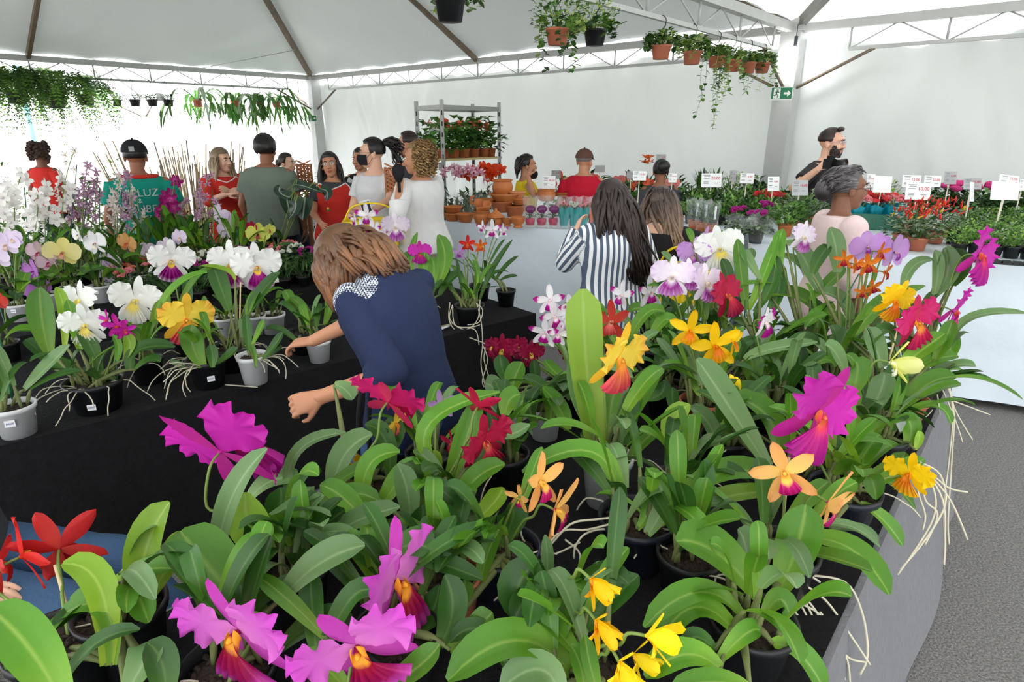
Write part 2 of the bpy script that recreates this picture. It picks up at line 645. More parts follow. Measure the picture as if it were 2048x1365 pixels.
# slack wire and a sheet of paper on the left truss
tag(MB().tube([at(405, 136, 11.0), at(500, 118, 10.4), at(590, 100, 10.4)], 0.006, 4).build('slack_wire', m_white_steel), 'thin pale wire stretched under the grey roof at left', 'wire')
pp = on_truss(0, 0, 0, 1, 3.15, 2.30)
tt = thing('paper_notice', 'blank white paper notice hanging from the left beam', 'notice', pp, R(-15))
MB().box((0, 0, 0), (0.085, 0.003, 0.065), Matrix.Rotation(R(8), 3, 'Y')).build('sheet', M('notice paper', (214, 214, 212), 0.7, 0.02), tt, False)
MB().tube([(0, 0, 0.06), (0, 0, 0.25)], 0.003, 4).build('string', m_white_steel, tt)
tag(MB().tube([(-11.5, 15.5, 0.0), (-11.5, 15.5, 3.6)], 0.06, 10).build('blue_post', M('pale blue paint', (150, 214, 230), 0.6, 0.05)), 'light blue post standing outside in the glare', 'post')

# ------------------------------------------------------------------ tables
m_black_cloth = M('black felt cloth', (30, 30, 32), 0.95, 0.3, 30, 0.3, 60, spec=0.12)
m_grey_cloth = M('charcoal cloth', (124, 124, 128), 0.9, 0.12, 40, 0.3, 50, spec=0.2)
m_white_cloth = M('pale blue white plastic cloth', (226, 238, 247), 0.35, 0.04, 4, 0.35, 6, spec=0.45)
m_wood = M('trestle wood', (150, 120, 84), 0.7, 0.2, 12)
TZ = 0.62
def table(o, ex, ey, lx, ly, z, cloth_mat, name, tlabel, clabel, flare=0.06, fold=0.025, ff=9.0, gap=0.015, seg=70, crease=0.0, legs=True):
    """o = front corner, ex along, ey backwards; a trestle under a floor-length cloth"""
    o = Vector((o[0], o[1], 0)); ex = Vector((ex[0], ex[1], 0)).normalized(); ey = Vector((ey[0], ey[1], 0)).normalized()
    rz = math.atan2(ex.y, ex.x)
    t = thing(name, tlabel, 'table', o, rz)
    MB().box((lx / 2, ly / 2, z - 0.03), (lx / 2 - 0.01, ly / 2 - 0.01, 0.02)).build('tabletop', m_wood, t, False)
    for x in (0.12, lx - 0.12):
        for y in (0.1, ly - 0.1):
            MB().box((x, y, (z - 0.05) / 2), (0.03, 0.03, (z - 0.05) / 2)).build('leg', m_wood, t, False)
    mb = MB()
    h = 0.005
    mb.grid(lambda u, v: (u * lx, v * ly, z + h * noise.noise((u * lx * 3, v * ly * 3, 3)) * 0.8), 40, 12)
    loop = []
    rc = 0.03
    n = seg
    for (a, b, nn) in (((0, 0), (lx, 0), (0, -1)), ((lx, 0), (lx, ly), (1, 0)), ((lx, ly), (0, ly), (0, 1)), ((0, ly), (0, 0), (-1, 0))):
        a, b, nn = Vector((*a, 0)), Vector((*b, 0)), Vector((*nn, 0))
        L = (b - a).length
        m = max(8, int(n * L / max(lx, ly)))
        d = (b - a).normalized()
        for i in range(m):
            loop.append((a + d * (L * i / m), nn if i else (nn - d).normalized() * 1.25, i * L / m + nn.x * 5 + nn.y * 9))
    loop.append(loop[0])
    m = len(loop) - 1
    def fn(u, v):
        p, nn, x = loop[round(u * m)]
        k = v ** 1.3
        off = k * flare + k * fold * (noise.noise((x * ff * 0.35, 1.7, v * 0.6)) + 0.6 * math.sin(x * ff + 2 * noise.noise((x, v, 2))))
        off += crease * noise.noise((x * 4, v * 5, 7)) * min(1, v * 5)
        zz = z + h * noise.noise((p.x * 3, p.y * 3, 3)) * 0.8
        q = p + nn * max(off, 0.002 * v)
        return Vector((q.x, q.y, zz * (1 - v) + gap * v))
    mb.grid(fn, m, 10)
    c = mb.mesh('table_cloth', cloth_mat)
    co = link('table_cloth', c, None, o, (0, 0, rz))
    tag(co, clabel, 'tablecloth')
    return t

# front table (charcoal), its right edge runs away from the photographer
EF = Vector((0.648, 0.762, 0)); NF = Vector((0.762, -0.648, 0))
Q1 = Vector((2.0, 2.57, 0))
FGW, FGL = 1.25, 3.75
table(Q1 - EF * FGL, EF, -NF, FGL, FGW, TZ, m_grey_cloth, 'display_table',
      'long trestle under the charcoal cloth holding the nearest orchids', 'charcoal grey cloth hanging to the asphalt at the nearest orchid table', 0.14, 0.025, 7.0, 0.012)
ft_ = MB(); ft_.grid(lambda u, v: Q1 - EF * (FGL - 0.02 - (FGL - 0.04) * u) - NF * (0.015 + (FGW - 0.03) * v) + Vector((0, 0, TZ + 0.006 + 0.001 * noise.noise((u * 20, v * 8, 1)))), 30, 10)
tag(ft_.build('dark_top_sheet', m_black_cloth), 'black sheet added over the top of the nearest orchid table', 'table runner')  # black sheet added over the cloth, making the top darker than the skirt
# left table (black felt) and the one behind it
LC = Vector((0.15, 3.70, 0)); LE = Vector((0.76, 0.65, 0)); LN = Vector((-0.65, 0.76, 0))
def lt(a, b, z=0.0):
    p = LC + LE * a + LN * b
    return Vector((p.x, p.y, z))
table(lt(-4.6, 0), LE, LN, 4.6, 1.12, TZ, m_black_cloth, 'display_table',
      'long trestle under black felt in front of the stooping shopper', 'black felt cloth on the table under the white and yellow orchids', 0.05, 0.02, 6.0)
LBZ = 0.68
table(lt(-5.6, 1.3), LE, LN, 5.0, 1.30, LBZ, m_black_cloth, 'display_table',
      'second trestle under black felt holding the moth orchids', 'black felt cloth under the white pots of the moth orchids', 0.04, 0.02, 6.0)
# long white table
WE = Vector((0.896, -0.443, 0)); WN = Vector((0.443, 0.896, 0)); WP = Vector((-0.63, 5.50, 0)); WZ = 0.95
def wt(a, b, z=WZ):
    p = WP + WE * a + WN * b
    return Vector((p.x, p.y, z))
table(wt(0, 0), WE, WN, 2.49, 0.95, WZ, m_white_cloth, 'display_table',
      'high trestle under the white plastic cloth with clay pots', 'white plastic cloth below the clay pots and wrapped bouquets', 0.04, 0.03, 5.0, 0.05, 60, 0.02)
table(wt(2.60, 0), WE, WN, 3.6, 1.25, WZ, m_white_cloth, 'display_table',
      'high trestle under the white plastic cloth with peppers and herbs', 'white plastic cloth below the pepper plants and green herbs', 0.04, 0.012, 3.0, 0.05, 60, 0.02)
# ------------------------------------------------------------------ people
def remesh(mb, voxel, smooth=4, fac=0.5):
    me = bpy.data.meshes.new('tmp')
    me.from_pydata(mb.v, [], mb.f)
    o = bpy.data.objects.new('tmp', me)
    COL.objects.link(o)
    md = o.modifiers.new('r', 'REMESH')
    md.mode = 'VOXEL'
    md.voxel_size = voxel
    if smooth:
        sm = o.modifiers.new('s', 'SMOOTH')
        sm.factor = fac
        sm.iterations = smooth
    dg = bpy.context.evaluated_depsgraph_get()
    r = bpy.data.meshes.new_from_object(o.evaluated_get(dg))
    bpy.data.objects.remove(o)
    bpy.data.meshes.remove(me)
    return r

def append_mesh(mb, me, mi=0):
    o = len(mb.v)
    n = len(me.vertices)
    co = [0.0] * (3 * n)
    me.vertices.foreach_get('co', co)
    mb.v.extend(Vector(co[i:i + 3]) for i in range(0, 3 * n, 3))
    mb.uv.extend([(0.5, 0.5)] * n)
    for p in me.polygons:
        mb.f.append(tuple([o + i for i in p.vertices]))
    mb.mi.extend([mi] * len(me.polygons))
    bpy.data.meshes.remove(me)

def crumple(me, amp, sc=7.0, seed=0.0, st=(1, 1, 0.45)):
    n = len(me.vertices)
    co = [0.0] * (3 * n)
    me.vertices.foreach_get('co', co)
    nr = [0.0] * (3 * n)
    me.vertex_normals.foreach_get('vector', nr)
    for i in range(0, 3 * n, 3):
        q = Vector((co[i] * st[0] * sc, co[i + 1] * st[1] * sc, co[i + 2] * st[2] * sc + seed))
        w = amp * (noise.noise(q) + 0.5 * noise.noise(q * 2.3))
        co[i] += nr[i] * w; co[i + 1] += nr[i + 1] * w; co[i + 2] += nr[i + 2] * w
    me.vertices.foreach_set('co', co)
    me.update()

def ik(a, b, l1, l2, pole):
    a, b = Vector(a), Vector(b)
    d = b - a
    L = min(d.length, (l1 + l2) * 0.999)
    t = d.normalized()
    b = a + t * L
    x = (l1 * l1 - l2 * l2 + L * L) / (2 * L)
    h = math.sqrt(max(l1 * l1 - x * x, 0))
    p = Vector(pole)
    p = p - t * p.dot(t)
    p.normalize()
    return a + t * x + p * h, b

SKIN = {
    'fair': M('fair skin', (226, 178, 152), 0.5, 0.06, 20, spec=0.3),
    'tan': M('tan skin', (196, 140, 108), 0.5, 0.06, 20, spec=0.3),
    'brown': M('brown skin', (150, 98, 72), 0.5, 0.08, 20, spec=0.35),
    'deep': M('deep brown skin', (132, 90, 70), 0.5, 0.08, 20, spec=0.35),
}
LIP = M('lips', (176, 92, 84), 0.4)
EYEW = M('eye white', (236, 234, 230), 0.3, 0.02)
IRIS = M('iris', (48, 32, 24), 0.2)
BROW = M('brow hair', (52, 38, 30), 0.8)
SHOE = M('shoe leather', (58, 54, 52), 0.6)
GLASSF = M('spectacle frame', (40, 34, 36), 0.35)
def hairm(name, stops, rough=0.42):
    return UVM(name, stops, rough=rough, trans=0.0, spec=0.45, sv=0.0, vein=0.4)
H_BLACK = hairm('black hair', [(0, (26, 22, 22)), (1, (34, 28, 28))], 0.38)
H_DARK = hairm('dark brown hair', [(0, (42, 30, 27)), (0.6, (56, 40, 35)), (1, (34, 24, 22))])
H_BROWN = hairm('auburn hair', [(0, (88, 60, 38)), (0.4, (112, 76, 48)), (0.75, (154, 106, 70)), (1, (84, 56, 40))])
H_OMBRE = hairm('ombre hair', [(0, (52, 44, 42)), (0.35, (92, 74, 64)), (0.7, (150, 124, 104)), (1, (176, 150, 126))])
H_BLONDE = hairm('rooted blonde hair', [(0, (70, 60, 52)), (0.3, (150, 128, 98)), (1, (196, 172, 134))])
H_CURL = hairm('golden curls', [(0, (120, 92, 58)), (0.5, (178, 142, 92)), (1, (202, 166, 112))], 0.6)
H_GREY = hairm('greying hair', [(0, (150, 148, 150)), (0.3, (96, 92, 94)), (0.65, (46, 42, 44)), (1, (32, 28, 30))], 0.5)
H_AFRO = hairm('dark coily hair', [(0, (66, 50, 44)), (1, (82, 62, 54))], 0.9)

FEM = [(.78,.150,.105,0),(.84,.172,.12,-.008),(.90,.172,.122,-.01),(.98,.148,.106,-.002),(1.06,.130,.096,.002),(1.15,.140,.106,.008),(1.23,.150,.12,.016),(1.30,.158,.104,.006),(1.355,.150,.084,-.006),(1.39,.105,.066,-.012),(1.425,.06,.055,-.012)]
MAL = [(.78,.145,.105,0),(.84,.160,.116,-.004),(.90,.160,.116,-.004),(.98,.152,.112,0),(1.07,.150,.112,.004),(1.16,.165,.12,.008),(1.25,.182,.122,.008),(1.315,.188,.106,0),(1.36,.170,.088,-.008),(1.395,.115,.07,-.012),(1.425,.066,.06,-.012)]

class Person:
    def __init__(s, label, loc, heading, h, male=False, lean=0.0, drop=0.0, fat=1.0, skin='tan', hy=0.0, hp=0.0, hr=0.0,
                 armR=None, armL=None, poleR=(0.6, -0.5, -0.6), poleL=(-0.6, -0.5, -0.6), feet=None, seat=False, curl=(0.35, 0.35), vox=0.010, twist=0.0, handdir=(None, None), seen=True):
        s.k = h / 1.65
        s.h = h; s.lean = R(lean); s.drop = drop; s.fat = fat; s.male = male; s.twist = R(twist)
        s.rz = -R(heading)
        s.loc = Vector((loc[0], loc[1], 0))
        s.root = thing('person', label, 'person', s.loc, s.rz)
        s.prof = MAL if male else FEM
        s.skin = SKIN[skin]
        s.vox = vox
        k = s.k
        s.sh = {}
        w = 0.178 if male else 0.158
        for n, sg in (('R', 1), ('L', -1)):
            s.sh[n] = s.bend((sg * w, -0.005, 1.345))
        up, fo = 0.285 * k, 0.25 * k
        s.el, s.wr = {}, {}
        for n, sg, tgt, pole in (('R', 1, armR, poleR), ('L', -1, armL, poleL)):
            if tgt is None:
                tgt = s.sh[n] + Vector((sg * 0.07, 0.09, -0.50)) * k
            else:
                tgt = Vector(tgt)
            s.el[n], s.wr[n] = ik(s.sh[n], tgt, up, fo, pole)
        s.nk = s.bend((0, -0.008, 1.40))
        s.Rh = Matrix.Rotation(s.lean * 0.8 * -1, 3, 'X') @ Matrix.Rotation(s.twist, 3, 'Z') @ Matrix.Rotation(R(hy), 3, 'Z') @ Matrix.Rotation(-R(hp), 3, 'X') @ Matrix.Rotation(R(hr), 3, 'Y')
        s.hc = s.nk + s.Rh @ (Vector((0, 0.022, 0.145)) * k)
        s.hips = {n: s.bend((sg * 0.09, 0, 0.86)) for n, sg in (('R', 1), ('L', -1))}
        s.kn, s.an = {}, {}
        for n, sg in (('R', 1), ('L', -1)):
            f = feet[n] if feet else Vector((sg * 0.10 * k, -0.01, 0.085 * k))
            s.kn[n], s.an[n] = ik(s.hips[n], f, 0.405 * k, 0.40 * k, (sg * 0.1, 1, 0))
        s.curl = curl
        s.handdir = handdir
        s.body()
    # local -> posed
    def bend(s, p, infl=0):
        p = Vector(p)
        k = s.k
        if p.z <= 0.88:
            q = p.copy()
        else:
            t = min((p.z - 0.88) / 0.45, 1.0)
            c = Vector((0, 0, 0.88))
            n = 8
            for i in range(n):
                a = s.lean * t * (i + 0.5) / n
                c += Vector((0, math.sin(a), math.cos(a))) * (0.45 * t / n)
            a = s.lean * t
            rest = max(p.z - 1.33, 0)
            M3 = Matrix.Rotation(-a, 3, 'X')
            off = Matrix.Rotation(s.twist * t, 3, 'Z') @ Vector((p.x, p.y, rest))
            q = c + M3 @ off
        q -= Vector((0, 0.12 * math.sin(s.lean), s.drop / k))
        return q * k
    def ring(s, z, infl, sec=None):
        pr = s.prof
        for a, b in zip(pr, pr[1:]):
            if a[0] <= z <= b[0]:
                t = (z - a[0]) / (b[0] - a[0])
                rx, ry, yo = [a[i] + (b[i] - a[i]) * t for i in (1, 2, 3)]
                break
        else:
            rx, ry, yo = pr[-1][1:] if z > pr[-1][0] else pr[0][1:]
        f = s.fat if z < 1.3 else 1 + (s.fat - 1) * 0.4
        return rx * f + infl, ry * f + infl, yo
    def tpt(s, z, ang, infl=0.0):
        rx, ry, yo = s.ring(z, infl)
        return s.bend((rx * math.cos(ang), ry * math.sin(ang) + yo, z))
    def torso(s, mb, z0, z1, infl, n=24, m=12, flare=0.0):
        o = len(mb.v)
        for j in range(m + 1):
            z = z0 + (z1 - z0) * j / m
            fl = infl + flare * max(0, 1 - j / m * 2.2)
            for i in range(n):
                mb.v.append(s.tpt(z, 2 * math.pi * i / n, fl)); mb.uv.append((0, 0))
        for j in range(m):
            for i in range(n):
                a, b = o + j * n + i, o + j * n + (i + 1) % n
                mb.f.append((a, b, b + n, a + n)); mb.mi.append(0)
        mb.f.append(tuple(reversed(range(o, o + n)))); mb.mi.append(0)
        e = o + m * n
        mb.f.append(tuple(range(e, e + n))); mb.mi.append(0)
    def hp(s, x, y, z):
        return s.hc + s.Rh @ (Vector((x, y, z)) * s.k)
    def hand(s, n):
        k = s.k * 0.98
        sg = 1 if n == 'R' else -1
        w, e = s.wr[n], s.el[n]
        d = (w - e).normalized()
        hd = s.handdir[0 if n == 'R' else 1]
        if hd is not None:
            d = Vector(hd[0]).normalized(); pn = Vector(hd[1])
        else:
            pn = Vector((-sg, 0, -0.2))
        pn = (pn - d * pn.dot(d)).normalized()      # palm normal
        side = d.cross(pn).normalized() * (-sg)      # towards the thumb
        if hd is not None and len(hd) > 2:
            side = -side
        c = s.curl[0 if n == 'R' else 1]
        mb = MB()
        P = lambda a, b, q: w + (d * a + side * b + pn * q) * k
        mb.rings([(P(-0.02, 0, 0), side * 0.026 * k, pn * 0.020 * k), (P(0.015, 0, 0), side * 0.031 * k, pn * 0.018 * k),
                  (P(0.055, 0, 0), side * 0.040 * k, pn * 0.015 * k), (P(0.088, -0.002, 0), side * 0.039 * k, pn * 0.011 * k)], 12)
        for i, (b, L) in enumerate(((0.030, 0.068), (0.010, 0.077), (-0.011, 0.071), (-0.031, 0.056))):
            p = P(0.084, b, 0)
            a = 0.25 * c
            for seg, fr in enumerate((0.45, 0.32, 0.25)):
                a += c * (0.9 if seg else 0.7)
                q = p + (d * math.cos(a) + pn * math.sin(a) + side * (b * 0.9)) * (L * fr * k)
                r0 = (0.0088, 0.0080, 0.0072, 0.0062)
                mb.capsule(p, q, r0[seg] * k, r0[seg + 1] * k, 8)
                p = q
        t0, t1, t2, t3 = P(0.018, 0.022, 0.004), P(0.045, 0.046, 0.014), P(0.068, 0.056, 0.022 + 0.016 * c), P(0.088, 0.053, 0.030 + 0.02 * c)
        mb.capsule(t0, t1, 0.015 * k, 0.011 * k, 8); mb.capsule(t1, t2, 0.011 * k, 0.009 * k, 8); mb.capsule(t2, t3, 0.009 * k, 0.007 * k, 8)
        return remesh(mb, 0.0042 if s.vox < 0.009 else 0.005, 2)
    def body(s):
        k = s.k
        mb = MB()
        s.torso(mb, 0.80, 1.42, -0.006)
        mb.capsule(s.nk - s.Rh @ Vector((0, 0.0, 0.03)), s.hc + s.Rh @ Vector((0, -0.02, -0.05)) * k, 0.056 * k, 0.05 * k)
        for n in 'RL':
            mb.capsule(s.sh[n], s.el[n], 0.045 * k, 0.037 * k); mb.capsule(s.el[n], s.wr[n], 0.038 * k, 0.026 * k)
            mb.capsule(s.hips[n], s.kn[n], 0.078 * k, 0.052 * k); mb.capsule(s.kn[n], s.an[n], 0.052 * k, 0.034 * k)
            mb.capsule(s.an[n], s.an[n] + Vector((0, 0.12, -0.045)) * k, 0.034 * k, 0.026 * k)
        full = MB()
        append_mesh(full, remesh(mb, s.vox, 4))
        hd = MB()
        B = lambda c, r: hd.ball(s.hp(*c), [x * k for x in r], 18, 12, rot=s.Rh)
        B((0, -0.012, 0.03), (.074, .092, .087)); B((0, .028, -0.028), (.060, .066, .088)); B((0, .046, -.088), (.040, .042, .030))
        B((0, .06, 0.03), (.052, .036, .03)); B((0.036, .062, -.03), (.024, .026, .026)); B((-0.036, .062, -.03), (.024, .026, .026))
        hd.capsule(s.hp(0, .088, .012), s.hp(0, .108, -.030), .009 * k, .0135 * k, 10)
        B((0.013, .1, -.034), (.009, .01, .008)); B((-0.013, .1, -.034), (.009, .01, .008))
        B((0, .086, -.060), (.026, .013, .007)); B((0, .084, -.073), (.022, .013, .008))
        for sg in (1, -1):
            B((sg * .075, -.012, -.012), (.010, .020, .031)); B((sg * .079, -.02, .004), (.007, .016, .018))
        hd.capsule(s.hp(0, -0.025, -0.06), s.nk, 0.05 * k, 0.053 * k)
        append_mesh(full, remesh(hd, 0.0055, 3))
        for n in 'RL':
            append_mesh(full, s.hand(n))
        full.build('body', s.skin, s.root)
    def face(s, brow=BROW, lip=LIP, glasses=None, mask=None, shut=False):
        k = s.k
        for sg in (1, -1):
            e = MB(); e.ball(s.hp(sg * .030, .0815, .004), [x * k for x in (.0155, .010, .008)], 10, 8, rot=s.Rh)
            eo = e.build('eye', EYEW, s.root)
            i = MB(); i.ball(s.hp(sg * .030, .0885, .004), [x * k for x in (.0068, .0042, .0068)], 8, 6, rot=s.Rh)
            i.build('iris', IRIS, eo)
            b = MB(); b.tube([s.hp(sg * x, y, z) for x, y, z in ((.014, .096, .022), (.03, .094, .028), (.048, .082, .023))], [.004 * k, .005 * k, .002 * k], 6)
            b.build('eyebrow', brow, s.root)
        m = MB()
        m.ball(s.hp(0, .0925, -.061), [x * k for x in (.023, .009, .005)], 10, 6, rot=s.Rh); m.ball(s.hp(0, .091, -.071), [x * k for x in (.019, .009, .006)], 10, 6, rot=s.Rh)
        m.build('lips', lip, s.root)
        if glasses:
            g = MB()
            for sg in (1, -1):
                pts = [s.hp(sg * .032 + .024 * math.cos(a), .106 - 0.006 * abs(math.cos(a)), .002 + .018 * math.sin(a)) for a in [2 * math.pi * q / 14 for q in range(15)]]
                g.tube(pts, .0016 * k, 5)
                g.tube([s.hp(sg * .056, .103, .005), s.hp(sg * .074, .06, .006), s.hp(sg * .082, -.01, .004)], .0018 * k, 5)
            g.tube([s.hp(-.01, .108, .006), s.hp(.01, .108, .006)], .0016 * k, 5)
            go = g.build('spectacles', glasses, s.root)
            for sg in (1, -1):
                ln = MB()
                ln.poly([s.hp(sg * .032 + .023 * math.cos(a), .105 - 0.006 * abs(math.cos(a)), .002 + .017 * math.sin(a)) for a in [2 * math.pi * q / 14 for q in range(14)]])
                ln.build('lens', M('spectacle lens', (235, 240, 245), 0.05, 0.0, alpha=0.18, spec=0.8), go)
        if mask is not None:
            dz, mat = mask
            q = MB()
            def fn(u, v):
                a = R(-78 + 156 * u)
                z = -.010 - .085 * v + dz
                bul = 0.014 * math.sin(math.pi * v) * math.cos(a) ** 2 + 0.012
                return s.hp((.066 + bul * 0.5) * math.sin(a) * (1 - 0.25 * v * v), .022 + (.084 + bul) * math.cos(a) * (1 - 0.16 * v * v), z)
            q.grid(fn, 14, 8)
            mo = q.build('face_mask', mat, s.root)
            for sg in (1, -1):
                st = MB()
                st.tube([s.hp(sg * .066, .04, -.03 + dz), s.hp(sg * .082, -.015, 0.022), s.hp(sg * .083, -.03, 0), s.hp(sg * .070, .03, -.085 + dz)], .0015, 4)
                st.build('ear_loop', mat, mo)
    # ---- clothes
    def top(s, mat, sleeve='short', loose=0.012, hem=0.84, neck=1.395, name='shirt', flare=0.0, amp=0.006, seed=0.0, uvs=False, vox=None, cuff=0.0):
        mb = MB()
        k = s.k
        s.torso(mb, hem, neck, loose, flare=flare)
        for n in 'RL':
            a, e, w = s.sh[n], s.el[n], s.wr[n]
            inn = a + (s.bend((0, 0, 1.30)) - a) * 0.30
            r = 0.056 * k + loose * 0.5
            if sleeve == 'none':
                mb.capsule(inn, a + (e - a) * 0.02, r * 0.95, r * 0.85)
                continue
            mb.capsule(inn, a + (e - a) * 0.2, r, r)
            if sleeve == 'short':
                mb.tube([a, a + (e - a) * 0.35, a + (e - a) * 0.62], [r, r, r * 1.03], 14)
            else:
                mb.capsule(a, e, r, r * 0.94)
                f = 0.35 if sleeve == 'elbow' else 0.93
                mb.tube([e, e + (w - e) * f * 0.5, e + (w - e) * f], [r * 0.94, r * 0.86, r * 0.8 + cuff], 14)
        me = remesh(mb, vox or s.vox, 5)
        crumple(me, amp, 7, seed)
        out = MB()
        append_mesh(out, me)
        if uvs:
            # each point of cloth measured from the nearest limb, for woven stripes
            segs = []
            for n in 'RL':
                segs.append((s.sh[n], s.el[n])); segs.append((s.el[n], s.wr[n]))
            for i, p in enumerate(out.v):
                best, bu = 0.075 * k, None
                for a, b in segs:
                    t = max(0.12, min(1, (p - a).dot(b - a) / (b - a).length_squared))
                    q = a + (b - a) * t
                    d = (p - q).length
                    if d < best:
                        sx, sy = frame(b - a, Vector((0.3, 0.9, 0.2)))
                        best, bu = d, (math.atan2((p - q).dot(sy), (p - q).dot(sx)) * 0.055 * k + 0.5, t)
                out.uv[i] = bu or (p.x, p.z)
        return out.build(name, mat, s.root)
    def pants(s, mat, waist=0.93, name='trousers', loose=0.008, shoes=True, amp=0.005, to=1.0):
        mb = MB()
        k = s.k
        s.torso(mb, 0.79, waist, loose, m=6)
        for n in 'RL':
            mb.capsule(s.hips[n], s.kn[n], 0.088 * k + loose, 0.060 * k + loose)
            e = s.kn[n] + (s.an[n] - s.kn[n]) * to
            mb.tube([s.kn[n], (s.kn[n] + e) / 2, e], [0.060 * k + loose, 0.056 * k + loose, 0.046 * k + loose], 14)
        me = remesh(mb, s.vox * 1.15, 4)
        crumple(me, amp, 8, 3.3)
        out = MB(); append_mesh(out, me)
        o = out.build(name, mat, s.root)
        if shoes:
            for n in 'RL':
                a = s.an[n]
                q = MB()
                z0 = a.z - 0.085 * k
                f = lambda y, z: Vector((a.x, a.y + y * k, z0 + z * k))
                q.rings([(f(-.055, .03), Vector((.028, 0, 0)) * k, Vector((0, 0, .028)) * k), (f(-.03, .045), Vector((.036, 0, 0)) * k, Vector((0, 0, .045)) * k),
                         (f(.05, .04), Vector((.042, 0, 0)) * k, Vector((0, 0, .040)) * k), (f(.13, .03), Vector((.044, 0, 0)) * k, Vector((0, 0, .030)) * k), (f(.18, .022), Vector((.028, 0, 0)) * k, Vector((0, 0, .02)) * k)], 14, power=2.6)
                q.build('shoe', SHOE, s.root)
        return o
    def apron(s, mat, trim, z0=0.72, z1=1.385, deg=70, infl=0.028, back=False):
        q = MB()
        def fn(u, v, w=1.0):
            z = z0 + (z1 - z0) * v
            zz = max(z, 0.79)
            a0 = R(deg) * (1.0 if v < 0.72 else 1.0 - 0.22 * (v - 0.72) / 0.28)
            dip = 0.055 * (1 - abs(2 * u - 1)) ** 1.2 * max(0, v - 0.86) * 7
            a = math.pi / 2 + a0 * (1 - 2 * u)
            p = s.tpt(zz - dip, a, infl + 0.01 * (1 - v))
            if z < 0.79:
                p.z -= (0.79 - z) * s.k
            return p
        q.grid(fn, 20, 18)
        o = q.build('apron', mat, s.root)
        t = MB()
        edge = [fn(0, v / 18) for v in range(19)] + [fn(u / 20, 1) for u in range(1, 20)] + [fn(1, 1 - v / 18) for v in range(19)]
        t.tube(edge, 0.006, 5)
        t.build('piping', trim, o)
        t = MB(); t.tube([fn(0.3 + 0.4 * i / 6, 0.30) + Vector((0, 0.006, 0)) for i in range(7)], 0.006, 5); t.build('pocket_trim', trim, o)
        return o, fn
    # ---- hair
    def cap(s, mb, thick=0.012, front=0.40, low=-0.3, top=0.5, rough=0.004, seed=0, sc=18, u=0.5):
        """scalp shell: hair where the scalp is, tucked inside the head over the face"""
        def fn(a, b):
            th, ph = math.pi * b, 2 * math.pi * a
            d = Vector((math.sin(th) * math.cos(ph), math.sin(th) * math.sin(ph), math.cos(th)))
            r = Vector((d.x * (.076 + thick), d.y * (.094 + thick), d.z * (.089 + thick * 1.1)))
            face = max(0, min(1, (d.y - front + 0.25 * max(0, 0.35 - d.z)) * 6)) * max(0, min(1, (top + 0.12 - d.z) * 8))
            under = max(0, min(1, (low - d.z) * 6))
            f = max(face, under)
            r = r * (1 - 0.22 * f) + d * rough * noise.noise(d * sc + Vector((seed, 0, 0)))
            return s.hp(r.x, r.y - 0.012, r.z + 0.03)
        o = len(mb.v)
        mb.grid(fn, 40, 26)
        for i in range(o, len(mb.v)):
            mb.uv[i] = (u, 0.15 + 0.3 * mb.uv[i][1])
    def lock(s, mb, p, q, r0=0.012, r1=0.004, bulge=0.02, seed=0, n=8, side=None, ell=0.6, wave=0.0):
        """one lock of hair from head point p (head coords) to q (person coords)"""
        a = s.hp(*p)
        q = Vector(q)
        out = (a - s.hc); out.normalize()
        m = a * 0.45 + q * 0.55 + out * bulge + Vector((0, 0, 0.0))
        path = spline([a, a * 0.75 + q * 0.25 + out * bulge * 1.2, m, q], max(2, n // 3))
        for i, t in enumerate(path):
            f = i / (len(path) - 1)
            path[i] = t + Vector((noise.noise((seed, f * 3, 0)), noise.noise((seed, f * 3, 5)), 0)) * (0.012 * f) + Vector((math.sin(f * 18 + seed) * wave, math.cos(f * 15 + seed) * wave, 0)) * f
        m2 = len(path)
        rad = [r0 * (0.55 + 0.6 * math.sin(min(1, f * 1.6) * math.pi / 2)) * (1 - f ** 4) + r1 * f for f in [i / (m2 - 1) for i in range(m2)]]
        mb.tube(path, rad, 6, ell=ell, u0=(seed * 0.37) % 1.0)
    def hair(s, mb, mat, name='hair'):
        return mb.build(name, mat, s.root)

def pl(u, v, d, h=None):
    """standing spot and body height from the head's pixel"""
    p = at(u, v, d)
    return (p.x, p.y), p.z / 0.94

def loc_of(P, w):
    """world point -> the person's own coordinates"""
    return Matrix.Rotation(-P.rz, 3, 'Z') @ (Vector(w) - P.loc)
def pre(loc, heading, w):
    return Matrix.Rotation(R(heading), 3, 'Z') @ (Vector(w) - Vector((loc[0], loc[1], 0)))

def cloth(name, col, rough=0.85, var=0.08, bump=0.25, bs=22, **k):
    return M(name, col, rough, var, 10, bump, bs, spec=0.2, **k)
RED = cloth('red uniform cotton', (206, 52, 44)); PIPE = cloth('white piping', (240, 238, 234))
DENIM = cloth('blue denim', (62, 88, 120), bs=120); BLACKC = cloth('black cotton', (34, 34, 36)); CHAR = cloth('charcoal cotton', (66, 68, 72))
KHAKI = cloth('light khaki', (214, 206, 190)); NAVYP = cloth('dark navy trousers', (40, 44, 60))
prn = random.Random(21)
def scalp(a):
    z = prn.uniform(-0.03, 0.088)
    f = math.sqrt(max(0.05, 1 - (z / 0.1) ** 2))
    return (0.078 * math.cos(a) * f, 0.096 * math.sin(a) * f - 0.012, 0.03 + z)


